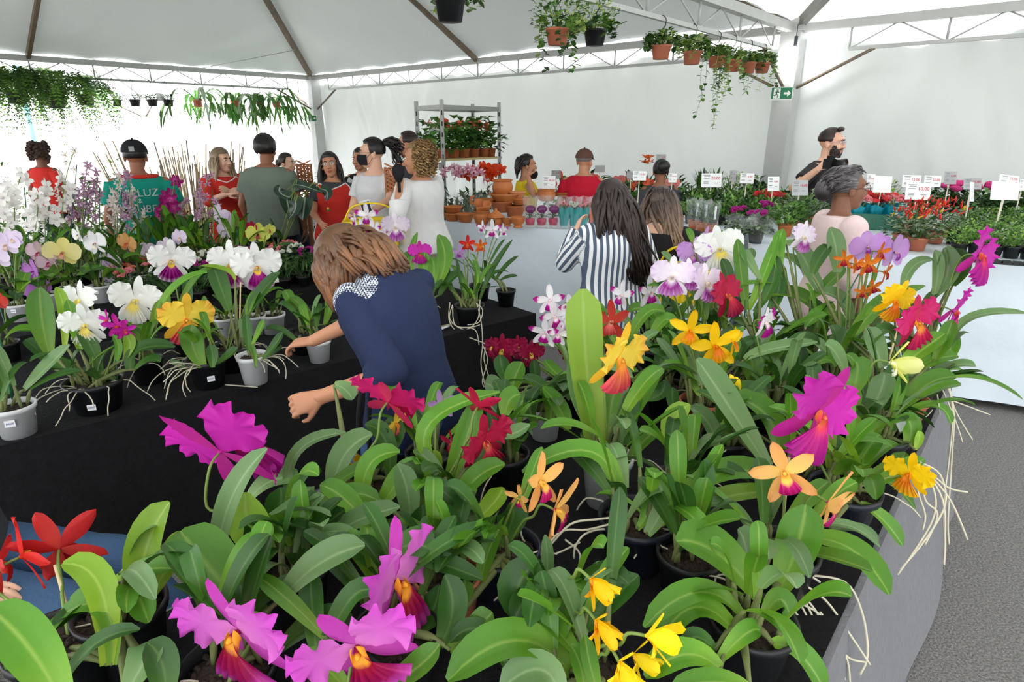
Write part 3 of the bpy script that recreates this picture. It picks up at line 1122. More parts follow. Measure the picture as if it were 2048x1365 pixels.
# -- shopper stooping over the black table
NAVY = cloth('navy knit', (38, 48, 78), bump=0.2)
bl = (-0.40, 2.05)
hd_ = -52
P = Person('woman in navy sweater with auburn bob stooping over white pot', bl, hd_, 1.60, lean=25, drop=0.12, fat=1.14, skin='tan', hp=44, hy=10, hr=-6,
           armR=pre(bl, hd_, at(578, 708, 2.46)), armL=pre(bl, hd_, at(640, 795, 1.98)), poleR=(0.5, -0.2, -1), poleL=(-0.15, -0.6, -1), curl=(0.55, 0.75), vox=0.008,
           handdir=(((-0.45, 0.85, -0.15), (0.1, 0.1, -1)), None))
P.face(glasses=GLASSF)
SW = P.top(NAVY, 'elbow', 0.016, 0.80, 1.432, 'sweater', amp=0.007, seed=2.0)
P.pants(DENIM, 0.92)
# lace yoke panel over the shoulder
m_lace = M('open lace knit', (150, 160, 176), 0.8, 0.0)
nt = m_lace.node_tree
ck = nt.nodes.new('ShaderNodeTexChecker'); ck.inputs['Scale'].default_value = 150
ck.inputs[1].default_value = C(206, 212, 222); ck.inputs[2].default_value = C(34, 42, 66)
uvn = nt.nodes.new('ShaderNodeTexCoord')
nt.links.new(uvn.outputs['Object'], ck.inputs[0]); nt.links.new(ck.outputs[0], nt.nodes['Principled BSDF'].inputs['Base Color'])
SW.data.materials.append(m_lace)
lc = P.sh['L'] * 0.72 + P.nk * 0.28 + Vector((0.0, 0.03, 0.0))
for f in SW.data.polygons:
    c = f.center
    if (c - lc).length < 0.105 and c.z > P.sh['L'].z - 0.075:
        f.material_index = 1
hb = MB()
P.cap(hb, 0.022, 0.30, -0.45, 0.35, seed=1)
for i in range(300):
    a = R(prn.uniform(-215, 35))
    zz = prn.uniform(-0.02, 0.085)
    p = (0.082 * math.cos(a), 0.098 * math.sin(a) - 0.012, zz)
    base = s0 = P.hp(p[0] * 1.25, p[1] * 1.25, 0)
    c = P.hp(0.105 * math.cos(a), 0.118 * math.sin(a), -0.02)
    q = Vector((c.x, c.y, 0)) + Vector((0, 0, P.hc.z - prn.uniform(0.115, 0.165)))
    cen = Vector((P.hc.x, P.hc.y, q.z))
    q = cen + (q - cen) * prn.uniform(0.86, 1.04)
    P.lock(hb, p, q, 0.0085, 0.0035, 0.026, i * 1.7, 12)
for i in range(90):
    a = R(prn.uniform(-165, -15))
    p = (0.082 * math.cos(a), 0.098 * math.sin(a) - 0.012, prn.uniform(-0.05, 0.06))
    b = R(prn.uniform(-190, 10))
    q = P.nk + Vector((math.cos(b) * 0.098, math.sin(b) * 0.088, 0.045 - prn.uniform(0, 0.03)))
    P.lock(hb, p, q, 0.009, 0.005, 0.034, i * 1.37, 12)
P.hair(hb, H_BROWN)
tag_b = MB()
g = P.wr['L']; e = P.el['L']
w = e + (g - e) * 0.25
hbag = thing('handbag', 'black handbag hanging by its straps from the stooping shopper\'s arm', 'handbag', P.loc + Matrix.Rotation(P.rz, 3, 'Z') @ (w + Vector((0, 0, -0.42))), P.rz)
for dx in (-0.02, 0.025):
    mb = MB(); mb.tube(spline([(dx - 0.07, 0.0, 0.13), (dx - 0.05, 0, 0.34), (dx, 0, 0.455), (dx + 0.05, 0, 0.34), (dx + 0.07, 0, 0.13)], 5), 0.007, 6)
    mb.build('strap', BLACKC, hbag)
mb = MB(); mb.rings([((0, 0, -0.08), (0.13, 0, 0), (0, 0.05, 0)), ((0, 0, -0.06), (0.14, 0, 0), (0, 0.055, 0)), ((0, 0, 0.1), (0.12, 0, 0), (0, 0.04, 0)), ((0, 0, 0.14), (0.11, 0, 0), (0, 0.018, 0))], 16, power=3.2)
mb.build('bag_body', BLACKC, hbag)

# -- woman in the striped shirt
m_str = M('striped shirt cotton', (230, 232, 234), 0.85, 0.02, bump=0.2, bscale=20, spec=0.2)
nt = m_str.node_tree
uvn = nt.nodes.new('ShaderNodeUVMap'); uvn.uv_map = 'uv'
sp_ = nt.nodes.new('ShaderNodeSeparateXYZ'); nt.links.new(uvn.outputs[0], sp_.inputs[0])
mm = nt.nodes.new('ShaderNodeMath'); mm.operation = 'MULTIPLY'; mm.inputs[1].default_value = 2 * math.pi / 0.030
nt.links.new(sp_.outputs[0], mm.inputs[0])
sn = nt.nodes.new('ShaderNodeMath'); sn.operation = 'SINE'; nt.links.new(mm.outputs[0], sn.inputs[0])
cr = nt.nodes.new('ShaderNodeValToRGB'); cr.color_ramp.interpolation = 'CONSTANT'
cr.color_ramp.elements[0].color = C(86, 98, 118); cr.color_ramp.elements[1].color = C(236, 238, 240); cr.color_ramp.elements[1].position = 0.5
mr = nt.nodes.new('ShaderNodeMapRange'); mr.inputs[1].default_value = -1; mr.inputs[2].default_value = 1
nt.links.new(sn.outputs[0], mr.inputs[0]); nt.links.new(mr.outputs[0], cr.inputs[0]); nt.links.new(cr.outputs[0], nt.nodes['Principled BSDF'].inputs['Base Color'])
(bl, hh) = pl(1228, 400, 3.25)
hd_ = -12
P = Person('woman in blue and white striped shirt with long dark hair', bl, hd_, hh, fat=1.12, skin='fair', hp=10, hy=12,
           armL=pre(bl, hd_, at(1152, 462, 3.55)), armR=pre(bl, hd_, at(1330, 640, 3.55)), poleL=(-0.55, -0.25, -1), poleR=(0.8, -0.4, -0.6), vox=0.008)
P.face(glasses=GLASSF)
P.top(m_str, 'long', 0.034, 0.70, 1.405, 'striped_shirt', flare=0.015, amp=0.012, seed=5.0, uvs=True, vox=0.009)
mb = MB(); mb.tube([P.tpt(1.40, R(a), 0.02) + Vector((0, 0, 0.012)) for a in range(170, 372, 12)], 0.014, 6, ell=1.6, ref=Vector((0, 0, 1))); 
mb.build('collar', m_str, P.root)
P.pants(NAVYP)
hb = MB()
P.cap(hb, 0.016, 0.42, -0.5, 0.45, seed=4)
for i in range(300):
    a = R(prn.uniform(-205, 25))
    zz = prn.uniform(-0.01, 0.095)
    f = math.sqrt(max(0.05, 1 - (zz / 0.105) ** 2))
    p = (0.080 * math.cos(a) * f, 0.096 * math.sin(a) * f - 0.012, 0.03 + zz)
    right = prn.random() < 0.72
    if right:
        q = Vector((P.hc.x + prn.gauss(0.125, 0.042), P.hc.y - 0.115 - prn.uniform(0, 0.045), P.hc.z - prn.uniform(0.36, 0.435) + 0.0))
        q.z += abs(q.x - P.hc.x - 0.125) * 0.45
    else:
        q = Vector((P.hc.x + prn.uniform(-0.10, 0.10), P.hc.y - 0.11 - prn.uniform(0, 0.03), P.hc.z - prn.uniform(0.16, 0.26)))
    P.lock(hb, p, q, 0.0105, 0.0045, 0.034, i * 2.3, 12)
P.hair(hb, H_DARK)

# -- woman with ombre hair beside her
(bl, hh) = pl(1318, 408, 3.55)
hd_ = 8
P = Person('woman in black with straight hair fading to light brown', bl, hd_, hh, skin='fair', fat=1.05, hp=16, hy=-14,
           armR=pre(bl, hd_, at(1395, 560, 3.5)), vox=0.009)
P.top(BLACKC, 'short', 0.02, 0.80, 1.36, 'black_top', seed=8.0)
P.pants(NAVYP)
hb = MB()
P.cap(hb, 0.014, 0.42, -0.3, 0.45, seed=6)
for i in range(240):
    a = R(prn.uniform(-200, 20))
    zz = prn.uniform(-0.01, 0.09)
    p = (0.080 * math.cos(a), 0.096 * math.sin(a) - 0.012, 0.02 + zz)
    if prn.random() < 0.80:
        q = Vector((P.hc.x + prn.uniform(0.03, 0.155), P.hc.y - prn.uniform(0.03, 0.13), P.hc.z - prn.uniform(0.20, 0.265)))
    else:
        q = Vector((P.hc.x - prn.uniform(0.06, 0.12), P.hc.y + prn.uniform(-0.05, 0.05), P.hc.z - prn.uniform(0.10, 0.16)))
    P.lock(hb, p, q, 0.010, 0.004, 0.020, i * 1.3, 10)
P.hair(hb, H_OMBRE)
OMBRE = P

# -- grey-haired woman walking past
(bl, hh) = pl(1692, 376, 3.2)
P = Person('grey-haired woman in pale pink top walking past the roses', bl, 88, hh, skin='deep', fat=1.0, hp=-2, hy=0, vox=0.009,
           feet={'R': Vector((0.10, 0.20, 0.085)), 'L': Vector((-0.10, -0.22, 0.10))})
P.face(glasses=M('brown spectacle frame', (96, 44, 36), 0.4))
PINK = cloth('pale pink cotton', (226, 202, 202))
P.top(PINK, 'elbow', 0.03, 0.72, 1.395, 'pink_top', flare=0.02, amp=0.010, seed=1.0)
P.pants(DENIM)
hb = MB()
P.cap(hb, 0.010, 0.30, -0.45, 0.50, seed=2, rough=0.003)
for i in range(260):
    a = R(prn.uniform(-195, 15))
    zz = prn.uniform(-0.02, 0.10)
    f = math.sqrt(max(0.05, 1 - (zz / 0.11) ** 2))
    p = (0.083 * math.cos(a) * f, 0.101 * math.sin(a) * f - 0.012 + (0.02 if zz > 0.05 else 0), 0.03 + zz * 0.98)
    if i < 40:
        p = (prn.uniform(-0.06, 0.06), 0.055 + prn.uniform(-0.02, 0.012), 0.095 + prn.uniform(-0.02, 0.015))
    q = P.hp(prn.uniform(-0.03, 0.03), -0.135 + prn.uniform(-0.03, 0.02), 0.0 + prn.uniform(-0.05, 0.05))
    P.lock(hb, p, q, 0.0065, 0.004, 0.016 if i >= 40 else 0.034, i * 1.9, 12)
hb.ball(P.hp(0, -0.135, 0.0), [0.05, 0.045, 0.06], 14, 10)
P.hair(hb, H_GREY)

# -- photographer
(bl, hh) = pl(1660, 285, 5.5)
hd_ = 140
P = Person('bearded man with glasses in dark tee holding a camera', bl, hd_, hh, male=True, skin='fair', hy=10,
           armR=pre(bl, hd_, at(1637, 338, 5.22)), armL=pre(bl, hd_, at(1680, 336, 5.2)), poleR=(1.0, -0.1, -0.55), poleL=(-1.0, -0.1, -0.55), curl=(0.7, 0.7),
           handdir=(((-0.5, 0.5, 0.75), (-0.7, 0.2, -0.4)), ((0.5, 0.5, 0.7), (0.7, 0.2, -0.4))))
P.face(glasses=M('clear spectacle frame', (150, 160, 190), 0.3))
P.top(cloth('dark grey tee', (58, 56, 58)), 'short', 0.02, 0.82, 1.40, 'tee_shirt', seed=3.0)
P.pants(NAVYP)
hb = MB(); P.cap(hb, 0.011, 0.36, -0.10, 0.62, seed=3, rough=0.006)
hb.ball(P.hp(0, 0.055, 0.115), [0.055, 0.03, 0.022], 12, 8, rot=P.Rh)
P.hair(hb, H_DARK)
bd = MB()
for i in range(420):
    a = R(prn.uniform(-95, 95)); z = prn.uniform(-0.115, -0.02)
    rr = 1.0 - max(0, (-z - 0.07)) * 3.5
    if abs(a) < R(35) and z > -0.045: continue
    x, y = 0.064 * rr * math.sin(a), 0.02 + 0.073 * rr * math.cos(a)
    if abs(a) < R(22) and -0.08 < z < -0.052: continue
    bd.ball(P.hp(x, y, z), [0.007, 0.006, 0.009], 6, 4, rot=P.Rh)
bd.build('beard', H_DARK, P.root)
cm = thing('photo_camera', 'black camera held up by the bearded man', 'camera', at(1660, 328, 5.05), -R(hd_))
MB().box((0, 0, 0), (0.065, 0.03, 0.04)).build('camera_body', BLACKC, cm, False)
MB().box((0, 0, 0.05), (0.025, 0.022, 0.014)).build('viewfinder', BLACKC, cm, False)
mb = MB(); mb.lathe([(0.0, 0.03), (0.04, 0.03), (0.042, 0.10), (0.046, 0.11), (0.046, 0.125), (0.040, 0.125), (0.034, 0.11), (0.0, 0.108)], 18)
for v in mb.v: v.y, v.z = v.z, -v.y
lo_ = mb.build('lens_barrel', M('lens barrel', (26, 26, 28), 0.35), cm)
mb = MB(); mb.ball((0, 0.112, 0), (0.034, 0.006, 0.034), 16, 8); mb.build('front_glass', M('lens glass', (20, 24, 34), 0.05, spec=0.9), lo_)

# -- man in red tee with cap, bun, yellow top (behind the clay pots)
def cap_hat(P, mat, bill=True, back=False):
    mb = MB()
    def fn(u, v):
        th, ph = math.pi * 0.5 * v, 2 * math.pi * u
        r = Vector((math.sin(th) * math.cos(ph) * .093, math.sin(th) * math.sin(ph) * .111, math.cos(th) * .098))
        return P.hp(r.x, r.y - 0.012, r.z + 0.035)
    mb.grid(fn, 28, 10)
    def brim(u, v):
        a = R(20 + 140 * u)
        e = 1 + 0.72 * v * math.sin(a) ** 0.6
        return P.hp(.092 * math.cos(a) * (1 + 0.05 * v), .110 * math.sin(a) * e - .012, .036 - .022 * v)
    if bill: mb.grid(brim, 14, 4)
    mb.ball(P.hp(0, -0.012, 0.134), 0.008, 8, 6)
    return mb.build('cap', mat, P.root)
(bl, hh) = pl(1168, 322, 5.95)
P = Person('man in crimson tee and brown cap seen from behind', bl, 18, hh, male=True, skin='tan', fat=1.08, hy=-12)
P.top(cloth('crimson tee', (190, 28, 52)), 'short', 0.022, 0.82, 1.40, 'tee_shirt', seed=4.0); P.pants(DENIM)
hb = MB(); P.cap(hb, 0.007, 0.30, -0.25, 0.5, seed=9); P.hair(hb, hairm('short grey hair', [(0, (120, 112, 108)), (1, (92, 86, 84))]))
cap_hat(P, cloth('brown cap', (96, 70, 58)))
(bl, hh) = pl(1052, 330, 6.3)
hd_ = 82
P = Person('woman in yellow sleeveless top with mask under her chin', bl, hd_, hh, skin='tan', fat=1.1, armR=pre(bl, hd_, at(1056, 352, 6.1)), poleR=(0.4, 0.2, -1), curl=(0.8, 0.4),
           handdir=(((0.1, 0.3, 0.9), (-0.2, 1, 0)), None))
P.face(mask=(-0.055, BLACKC))
P.top(cloth('sunny yellow cotton', (238, 206, 46)), 'none', 0.02, 0.74, 1.37, 'yellow_top', seed=6.0); P.pants(cloth('maroon skirt cloth', (110, 30, 52)))
hb = MB(); P.cap(hb, 0.012, 0.30, -0.35, 0.5, seed=5)
for i in range(50):
    a = R(prn.uniform(-170, -10)); P.lock(hb, (0.08 * math.cos(a), 0.095 * math.sin(a) - 0.012, 0.03 + prn.uniform(-0.02, 0.07)), P.hp(prn.uniform(-0.03, 0.03), -0.12, -0.07 - prn.uniform(0, 0.08)), 0.014, 0.008, 0.02, i, 6)
P.hair(hb, H_BLACK)
(bl, hh) = pl(1322, 342, 5.75)
P = Person('person with round black hair bun behind the price tags', bl, 5, hh, skin='brown')
P.top(CHAR, 'short', 0.02, seed=7.0); P.pants(NAVYP)
hb = MB(); P.cap(hb, 0.012, 0.42, -0.5, 0.5, seed=7); hb.ball(P.hp(0.01, -0.10, 0.06), [0.062, 0.055, 0.055], 14, 10); P.hair(hb, H_BLACK)

# -- curly woman in white
(bl, hh) = pl(838, 312, 4.62)
hd_ = 312
P = Person('woman with golden curls in loose white blouse and khaki trousers', bl, hd_, hh * 0.99, skin='tan', fat=1.16, hy=26, armL=pre(bl, hd_, at(800, 362, 4.46)), armR=pre(bl, hd_, at(802, 440, 4.72)),
           poleL=(-0.7, -0.5, -1), curl=(0.4, 0.9), handdir=(None, ((0.1, 0.2, 0.95), (0.3, 0.9, 0))))
P.face()
P.top(cloth('white linen', (224, 224, 224)), 'elbow', 0.04, 0.83, 1.39, 'white_blouse', flare=0.02, amp=0.012, seed=9.0, cuff=0.012); P.pants(KHAKI, loose=0.014)
hb = MB(); P.cap(hb, 0.016, 0.10, -0.3, 0.55, seed=8)
for i in range(330):
    a = R(prn.uniform(-190, 10)); z = prn.uniform(-0.115, 0.13)
    f = math.sqrt(max(0.1, 1 - ((z - 0.0) / 0.16) ** 2)); rr = prn.uniform(0.85, 1.2)
    c = P.hp(0.098 * math.cos(a) * f * rr, 0.118 * math.sin(a) * f * rr - 0.03, 0.02 + z)
    w0 = prn.random() * 6
    pts = [c + Vector((math.cos(t * 1.5 + w0) * 0.010, math.sin(t * 1.5 + w0) * 0.010, -0.005 * t)) for t in range(9)]
    hb.tube(pts, 0.0045, 4, u0=prn.random())
for i in range(len(hb.v)):
    pass
P.hair(hb, H_CURL)
er = MB(); er.tube([P.hp(-0.086, -0.012 + 0.010 * math.sin(t), -0.058 + 0.014 * math.cos(t)) for t in [q * 0.5 for q in range(13)]], 0.003, 5); er.build('earring', M('gold', (212, 170, 80), 0.25, metal=1.0), P.root)
pu = thing('handheld_gadget', 'dark round gadget held up by the curly-haired woman', 'gadget', at(797, 350, 4.38))
mb = MB(); mb.rings([((0, 0, -0.05), (0.02, 0, 0), (0, 0.015, 0)), ((0, 0, 0), (0.042, 0, 0), (0, 0.02, 0)), ((0, 0, 0.045), (0.045, 0, 0), (0, 0.02, 0)), ((0, 0, 0.075), (0.02, 0, 0), (0, 0.01, 0))], 14)
mb.build('shell', BLACKC, pu)
MB().tube([(0, 0, -0.12), (0, 0, -0.045)], 0.012, 8).build('grip', BLACKC, pu)

# -- masked woman in grey tee holding a phone
(bl, hh) = pl(748, 305, 5.05)
hd_ = 205
P = Person('woman in light grey tee with black face mask and ponytail', bl, hd_, hh, skin='fair', fat=1.14, hy=-55, armR=pre(bl, hd_, at(700, 432, 5.0)), armL=pre(bl, hd_, at(742, 424, 4.7)),
           poleL=(-1, -0.3, -0.5), curl=(0.4, 0.45), handdir=(None, ((0.9, 0.35, 0.1), (-0.1, 0.9, 0.1))))
P.face(mask=(0.0, BLACKC), glasses=M('thin spectacle frame', (130, 120, 110), 0.4))
P.top(cloth('light grey tee', (214, 214, 216)), 'short', 0.014, 0.84, 1.37, 'tee_shirt', seed=10.0); P.pants(NAVYP)
hb = MB(); P.cap(hb, 0.010, 0.34, -0.35, 0.5, seed=10)
for i in range(60):
    e = P.hp(prn.uniform(-0.07, 0.07), -0.17 - prn.uniform(0, 0.10), 0.03 - prn.uniform(-0.05, 0.15))
    P.lock(hb, (prn.uniform(-0.02, 0.02), -0.095, 0.085 + prn.uniform(-0.02, 0.02)), e, 0.014, 0.003, 0.035, i * 1.1, 12, wave=0.012)
P.hair(hb, H_BLACK)
ph = thing('phone', 'white-cased phone in the hand of the masked woman', 'phone', at(733, 417, 4.64), R(20))
rt = Matrix.Rotation(R(-14), 3, 'Y')
MB().box((0, 0, 0), (0.038, 0.005, 0.062), rt).build('case', M('phone case', (230, 232, 230), 0.3), ph, False)
MB().box((0, -0.0055, -0.004), (0.033, 0.001, 0.052), rt).build('screen', M('dark screen', (24, 26, 30), 0.1, spec=0.8), ph, False)

# -- others at the back left
(bl, hh) = pl(818, 288, 6.0)
P = Person('man with short dark hair in charcoal polo behind the curls', bl, 282, hh, male=True, skin='tan', fat=1.05)
P.face(); P.top(CHAR, 'short', 0.02, seed=11.0); P.pants(NAVYP)
hb = MB(); P.cap(hb, 0.009, 0.36, -0.05, 0.55, seed=11); P.hair(hb, H_DARK)
(bl, hh) = pl(722, 318, 6.3)
P = Person('person in grey vest with black sleeves behind the masked woman', bl, 200, hh, skin='tan')
P.face(); P.top(cloth('black sleeves', (30, 34, 36)), 'short', 0.014, seed=12.0); P.pants(NAVYP)
P.apron(cloth('grey vest', (196, 198, 200)), BLACKC, 0.84, 1.37, 68)
hb = MB(); P.cap(hb, 0.012, 0.36, -0.4, 0.5, seed=12); P.hair(hb, H_BLACK)
(bl, hh) = pl(663, 330, 5.4)
hd_ = 172
P = Person('woman in red apron with long black hair and glasses', bl, hd_, hh, skin='tan', fat=1.15, hp=-10, hr=6, armL=pre(bl, hd_, at(700, 400, 5.55)), armR=pre(bl, hd_, at(640, 445, 5.2)), poleL=(-1, 0.2, -0.3))
P.face(glasses=M('metal spectacle frame', (190, 170, 150), 0.35)); P.top(CHAR, 'short', 0.016, seed=13.0); P.pants(DENIM)
ap, fn = P.apron(RED, PIPE)
mb = MB(); mb.ball(fn(0.60, 0.66) + Vector((0, 0.008, 0)), (0.012, 0.003, 0.012), 8, 6); mb.build('flower_logo', M('logo yellow', (230, 190, 60)), ap)
mb = MB(); mb.ball(fn(0.60, 0.63) + Vector((0, 0.008, 0)), (0.022, 0.003, 0.006), 8, 6); mb.build('leaf_logo', M('logo green', (60, 130, 70)), ap)
hb = MB(); P.cap(hb, 0.014, 0.40, -0.4, 0.42, seed=13)
for i in range(200):
    a = R(prn.uniform(-215, 35)); sg = 1 if math.cos(a) > 0 else -1
    q = Vector((P.hc.x + sg * prn.uniform(0.07, 0.12), P.hc.y + prn.uniform(-0.10, 0.05), P.hc.z - prn.uniform(0.22, 0.34)))
    P.lock(hb, scalp(a), q, 0.009, 0.004, 0.018, i, 7)
P.hair(hb, H_BLACK)
(bl, hh) = pl(530, 298, 5.4)
P = Person('broad man in grey-green tee seen from behind', bl, 2, hh, male=True, skin='brown', fat=1.28)
P.top(cloth('grey green tee', (112, 124, 112)), 'short', 0.026, 0.80, 1.40, 'tee_shirt', seed=14.0, amp=0.009); P.pants(NAVYP)
hb = MB(); P.cap(hb, 0.018, 0.36, -0.55, 0.5, seed=14, rough=0.008); P.hair(hb, H_BLACK)
(bl, hh) = pl(440, 320, 5.9)
hd_ = 140
P = Person('blonde woman in red uniform with white piping and folded hands', bl, hd_, hh, skin='fair', fat=1.08, hy=28, armL=pre(bl, hd_, at(460, 384, 5.70)), armR=pre(bl, hd_, at(454, 388, 5.66)))
P.face(); P.top(RED, 'elbow', 0.018, 0.72, 1.385, 'uniform_dress', seed=15.0); P.apron(RED, PIPE); P.pants(NAVYP)
hb = MB(); P.cap(hb, 0.014, 0.42, -0.4, 0.42, seed=15)
for i in range(190):
    a = R(prn.uniform(-215, 35)); sg = 1 if math.cos(a) > 0 else -1
    q = Vector((P.hc.x + sg * prn.uniform(0.07, 0.115), P.hc.y + prn.uniform(-0.08, 0.07), P.hc.z - prn.uniform(0.19, 0.27)))
    P.lock(hb, scalp(a), q, 0.009, 0.004, 0.016, i * 1.5, 7)
P.hair(hb, H_BLONDE)
(bl, hh) = pl(572, 325, 7.0)
P = Person('small woman with tied brown hair behind the green tee man', bl, 100, hh, skin='fair')
P.face(); P.top(CHAR, 'short', 0.016, seed=16.0); P.pants(NAVYP)
hb = MB(); P.cap(hb, 0.011, 0.32, -0.4, 0.5, seed=16); hb.ball(P.hp(0, -0.12, 0.0), [0.03, 0.04, 0.04], 10, 8); P.hair(hb, H_DARK)
(bl, hh) = pl(270, 312, 4.75)
TEAL = cloth('teal jersey', (22, 142, 122))
P = Person('person in teal jersey with white lettering and black cap', bl, -22, hh, male=True, skin='brown', fat=0.92)
P.top(TEAL, 'short', 0.03, 0.80, 1.385, 'jersey', seed=17.0); P.pants(NAVYP)
mb = MB(); mb.tube([P.tpt(1.395, R(a), 0.016) for a in range(0, 361, 20)], 0.016, 6); mb.build('red_collar', RED, P.root)
hb = MB(); P.cap(hb, 0.008, 0.30, -0.4, 0.5, seed=17); P.hair(hb, H_BLACK)
hat = cap_hat(P, cloth('black cap cloth', (36, 36, 38)))
mb = MB(); mb.box(P.hp(0, -0.122, 0.06), (0.018, 0.003, 0.018), P.Rh); mb.build('cap_patch', M('grey patch', (150, 150, 152), 0.6), hat, False)
LETT = M('white lettering', (236, 240, 238), 0.6, 0.02)
for tx, z, sz in (('MIELUZ', 1.275, 0.082), ('&', 1.215, 0.05), ('ROUBES', 1.15, 0.082), ('1113-17', 1.09, 0.034)):
    rx, ry, yo = P.ring(z, 0.03)
    me = text_mesh(tx, sz, LETT).copy()
    for v in me.vertices:
        x, y = v.co.x, v.co.y
        a = -math.pi / 2 + x * P.k / (rx * P.k * 1.06)
        q = P.tpt(z + y, a, 0.041)
        v.co = q
    link('lettering', me, P.root)
(bl, hh) = pl(80, 308, 7.0)
P = Person('person with coily hair in red top against the glare', bl, 10, hh, skin='deep')
P.top(RED, 'short', 0.02, seed=18.0); P.pants(NAVYP)
hb = MB(); P.cap(hb, 0.02, 0.4, -0.5, 0.5, seed=18)
for i in range(170):
    a = prn.uniform(0, 6.28); z = prn.uniform(-0.09, 0.12); f = math.sqrt(max(0.1, 1 - (z / 0.15) ** 2)); rr = prn.uniform(0.95, 1.2)
    if math.sin(a) > 0.6 and z < 0.05: continue
    hb.ball(P.hp(0.095 * math.cos(a) * f * rr, 0.11 * math.sin(a) * f * rr - 0.02, 0.03 + z), 0.016, 6, 4)
P.hair(hb, H_AFRO)

# -- seated person whose jeans show at lower left
bl = (-1.64, 1.50)
hd_ = 86
ft = {'R': pre(bl, hd_, Vector((-1.02, 1.40, 0.085))), 'L': pre(bl, hd_, Vector((-1.02, 1.60, 0.085)))}
P = Person('seated person in blue jeans resting a hand on the knee', bl, hd_, 1.66, drop=0.40, lean=8, skin='fair', feet=ft, vox=0.009,
           armR=pre(bl, hd_, at(-70, 1185, 1.66)), armL=pre(bl, hd_, at(-60, 1150, 1.8)), curl=(0.35, 0.35), handdir=(((0.1, 0.9, 0.05), (0, 0.1, -1)), None))
P.face(); P.top(CHAR, 'elbow', 0.02, seed=19.0); P.pants(DENIM, loose=0.014)
hb = MB(); P.cap(hb, 0.014, 0.36, -0.4, 0.5, seed=19); P.hair(hb, H_DARK)
st = thing('plastic_stool', 'low black plastic stool under the person in jeans', 'stool', (bl[0] - 0.05, bl[1], 0))
zt = 0.35
mb = MB(); mb.lathe([(0.0, zt), (0.15, zt), (0.165, zt - 0.012), (0.165, zt - 0.03), (0.0, zt - 0.03)], 20); mb.build('seat', BLACKC, st)
for q in range(4):
    a = q * math.pi / 2 + 0.78
    MB().tube([(0.13 * math.cos(a), 0.13 * math.sin(a), zt - 0.03), (0.17 * math.cos(a), 0.17 * math.sin(a), 0.0)], [0.022, 0.018], 8).build('leg', BLACKC, st)
# ------------------------------------------------------------------ orchids
def LEAFM(name, base, mid, tip, rib, rough=0.42, trans=0.16):
    return UVM(name, [(0, base), (0.5, mid), (1, tip)], rough=rough, trans=trans, rib=rib, spec=0.38, sv=0.12)
LM = {
    'm': LEAFM('orchid leaf', (122, 164, 48), (84, 138, 34), (74, 124, 32), (146, 176, 80)),
    'd': LEAFM('dark orchid leaf', (76, 118, 40), (52, 98, 32), (44, 84, 30), (100, 136, 64)),
    'g': LEAFM('grey green leaf', (124, 156, 96), (104, 140, 84), (96, 130, 80), (152, 176, 126)),
    'l': LEAFM('lime leaf', (168, 200, 78), (142, 184, 62), (150, 190, 70), (176, 206, 110), trans=0.3),
    'y': LEAFM('yellow green leaf', (150, 176, 50), (118, 156, 38), (110, 146, 36), (160, 186, 84), trans=0.25),
}
m_bulb = M('pseudobulb', (112, 122, 72), 0.6, 0.25, 30)
m_stem = M('flower stem', (112, 138, 62), 0.5, 0.15, 20)
m_cane = M('bamboo cane', (214, 196, 150), 0.6, 0.15, 30)
m_gstake = M('green wire stake', (24, 96, 72), 0.4, 0.05)
m_bark = M('bark chips', (58, 46, 38), 0.95, 0.5, 60, 0.8, 90)
m_root = M('aerial root', (206, 200, 178), 0.8, 0.18, 25)
m_pots = {
    'k': M('black plastic pot', (28, 29, 32), 0.42, 0.1, 8),
    'w': M('white plastic pot', (226, 228, 230), 0.4, 0.04, 8, trans=0.1),
    't': M('terracotta plastic pot', (190, 112, 84), 0.55, 0.1, 8),
    'n': M('navy black pot', (30, 34, 46), 0.38, 0.1, 8),
    'c': M('clay pot', (186, 108, 66), 0.75, 0.18, 9, 0.2, 40),
}
m_tagp = M('price label paper', (240, 242, 246), 0.6, 0.02)
m_ink = M('blue ink', (60, 84, 170), 0.6)

def petal_fn(L, W, ruf=0.0, rn=7, bend=0.0, cup=0.0, peak=0.55, base=0.12, seed=0.0, twist=0.0, tipr=0.5):
    def prof(t):
        f = base + (1 - base) * math.sin(min(t / peak, 1) * math.pi / 2) ** 1.1 if t < peak else (max(0, 1 - ((t - peak) / (1 - peak)) ** (1 / tipr)) ** tipr)
        return f
    def fn(u, v):
        s = 2 * u - 1
        w = W / 2 * max(prof(v), 0.015)
        x = s * w
        y = L * v
        ang = math.atan2(s * 0.9, 1.12 - v)
        e = max(abs(s) ** 3.0, v ** 6) * min(1, v * 1.6)
        wv = math.sin(ang * rn + seed) + 0.55 * math.sin(ang * rn * 2.2 + seed * 1.7)
        z = -bend * L * v * v + cup * W * s * s * (0.4 + v) + ruf * L * e * wv
        fr = 1 + 0.55 * ruf * e * math.sin(ang * rn * 1.6 + seed * 2.1)
        return Vector((x * fr + twist * L * v * v, y * (1 + 0.4 * ruf * (v ** 4) * math.sin(ang * rn * 1.6 + seed)), z))
    return fn

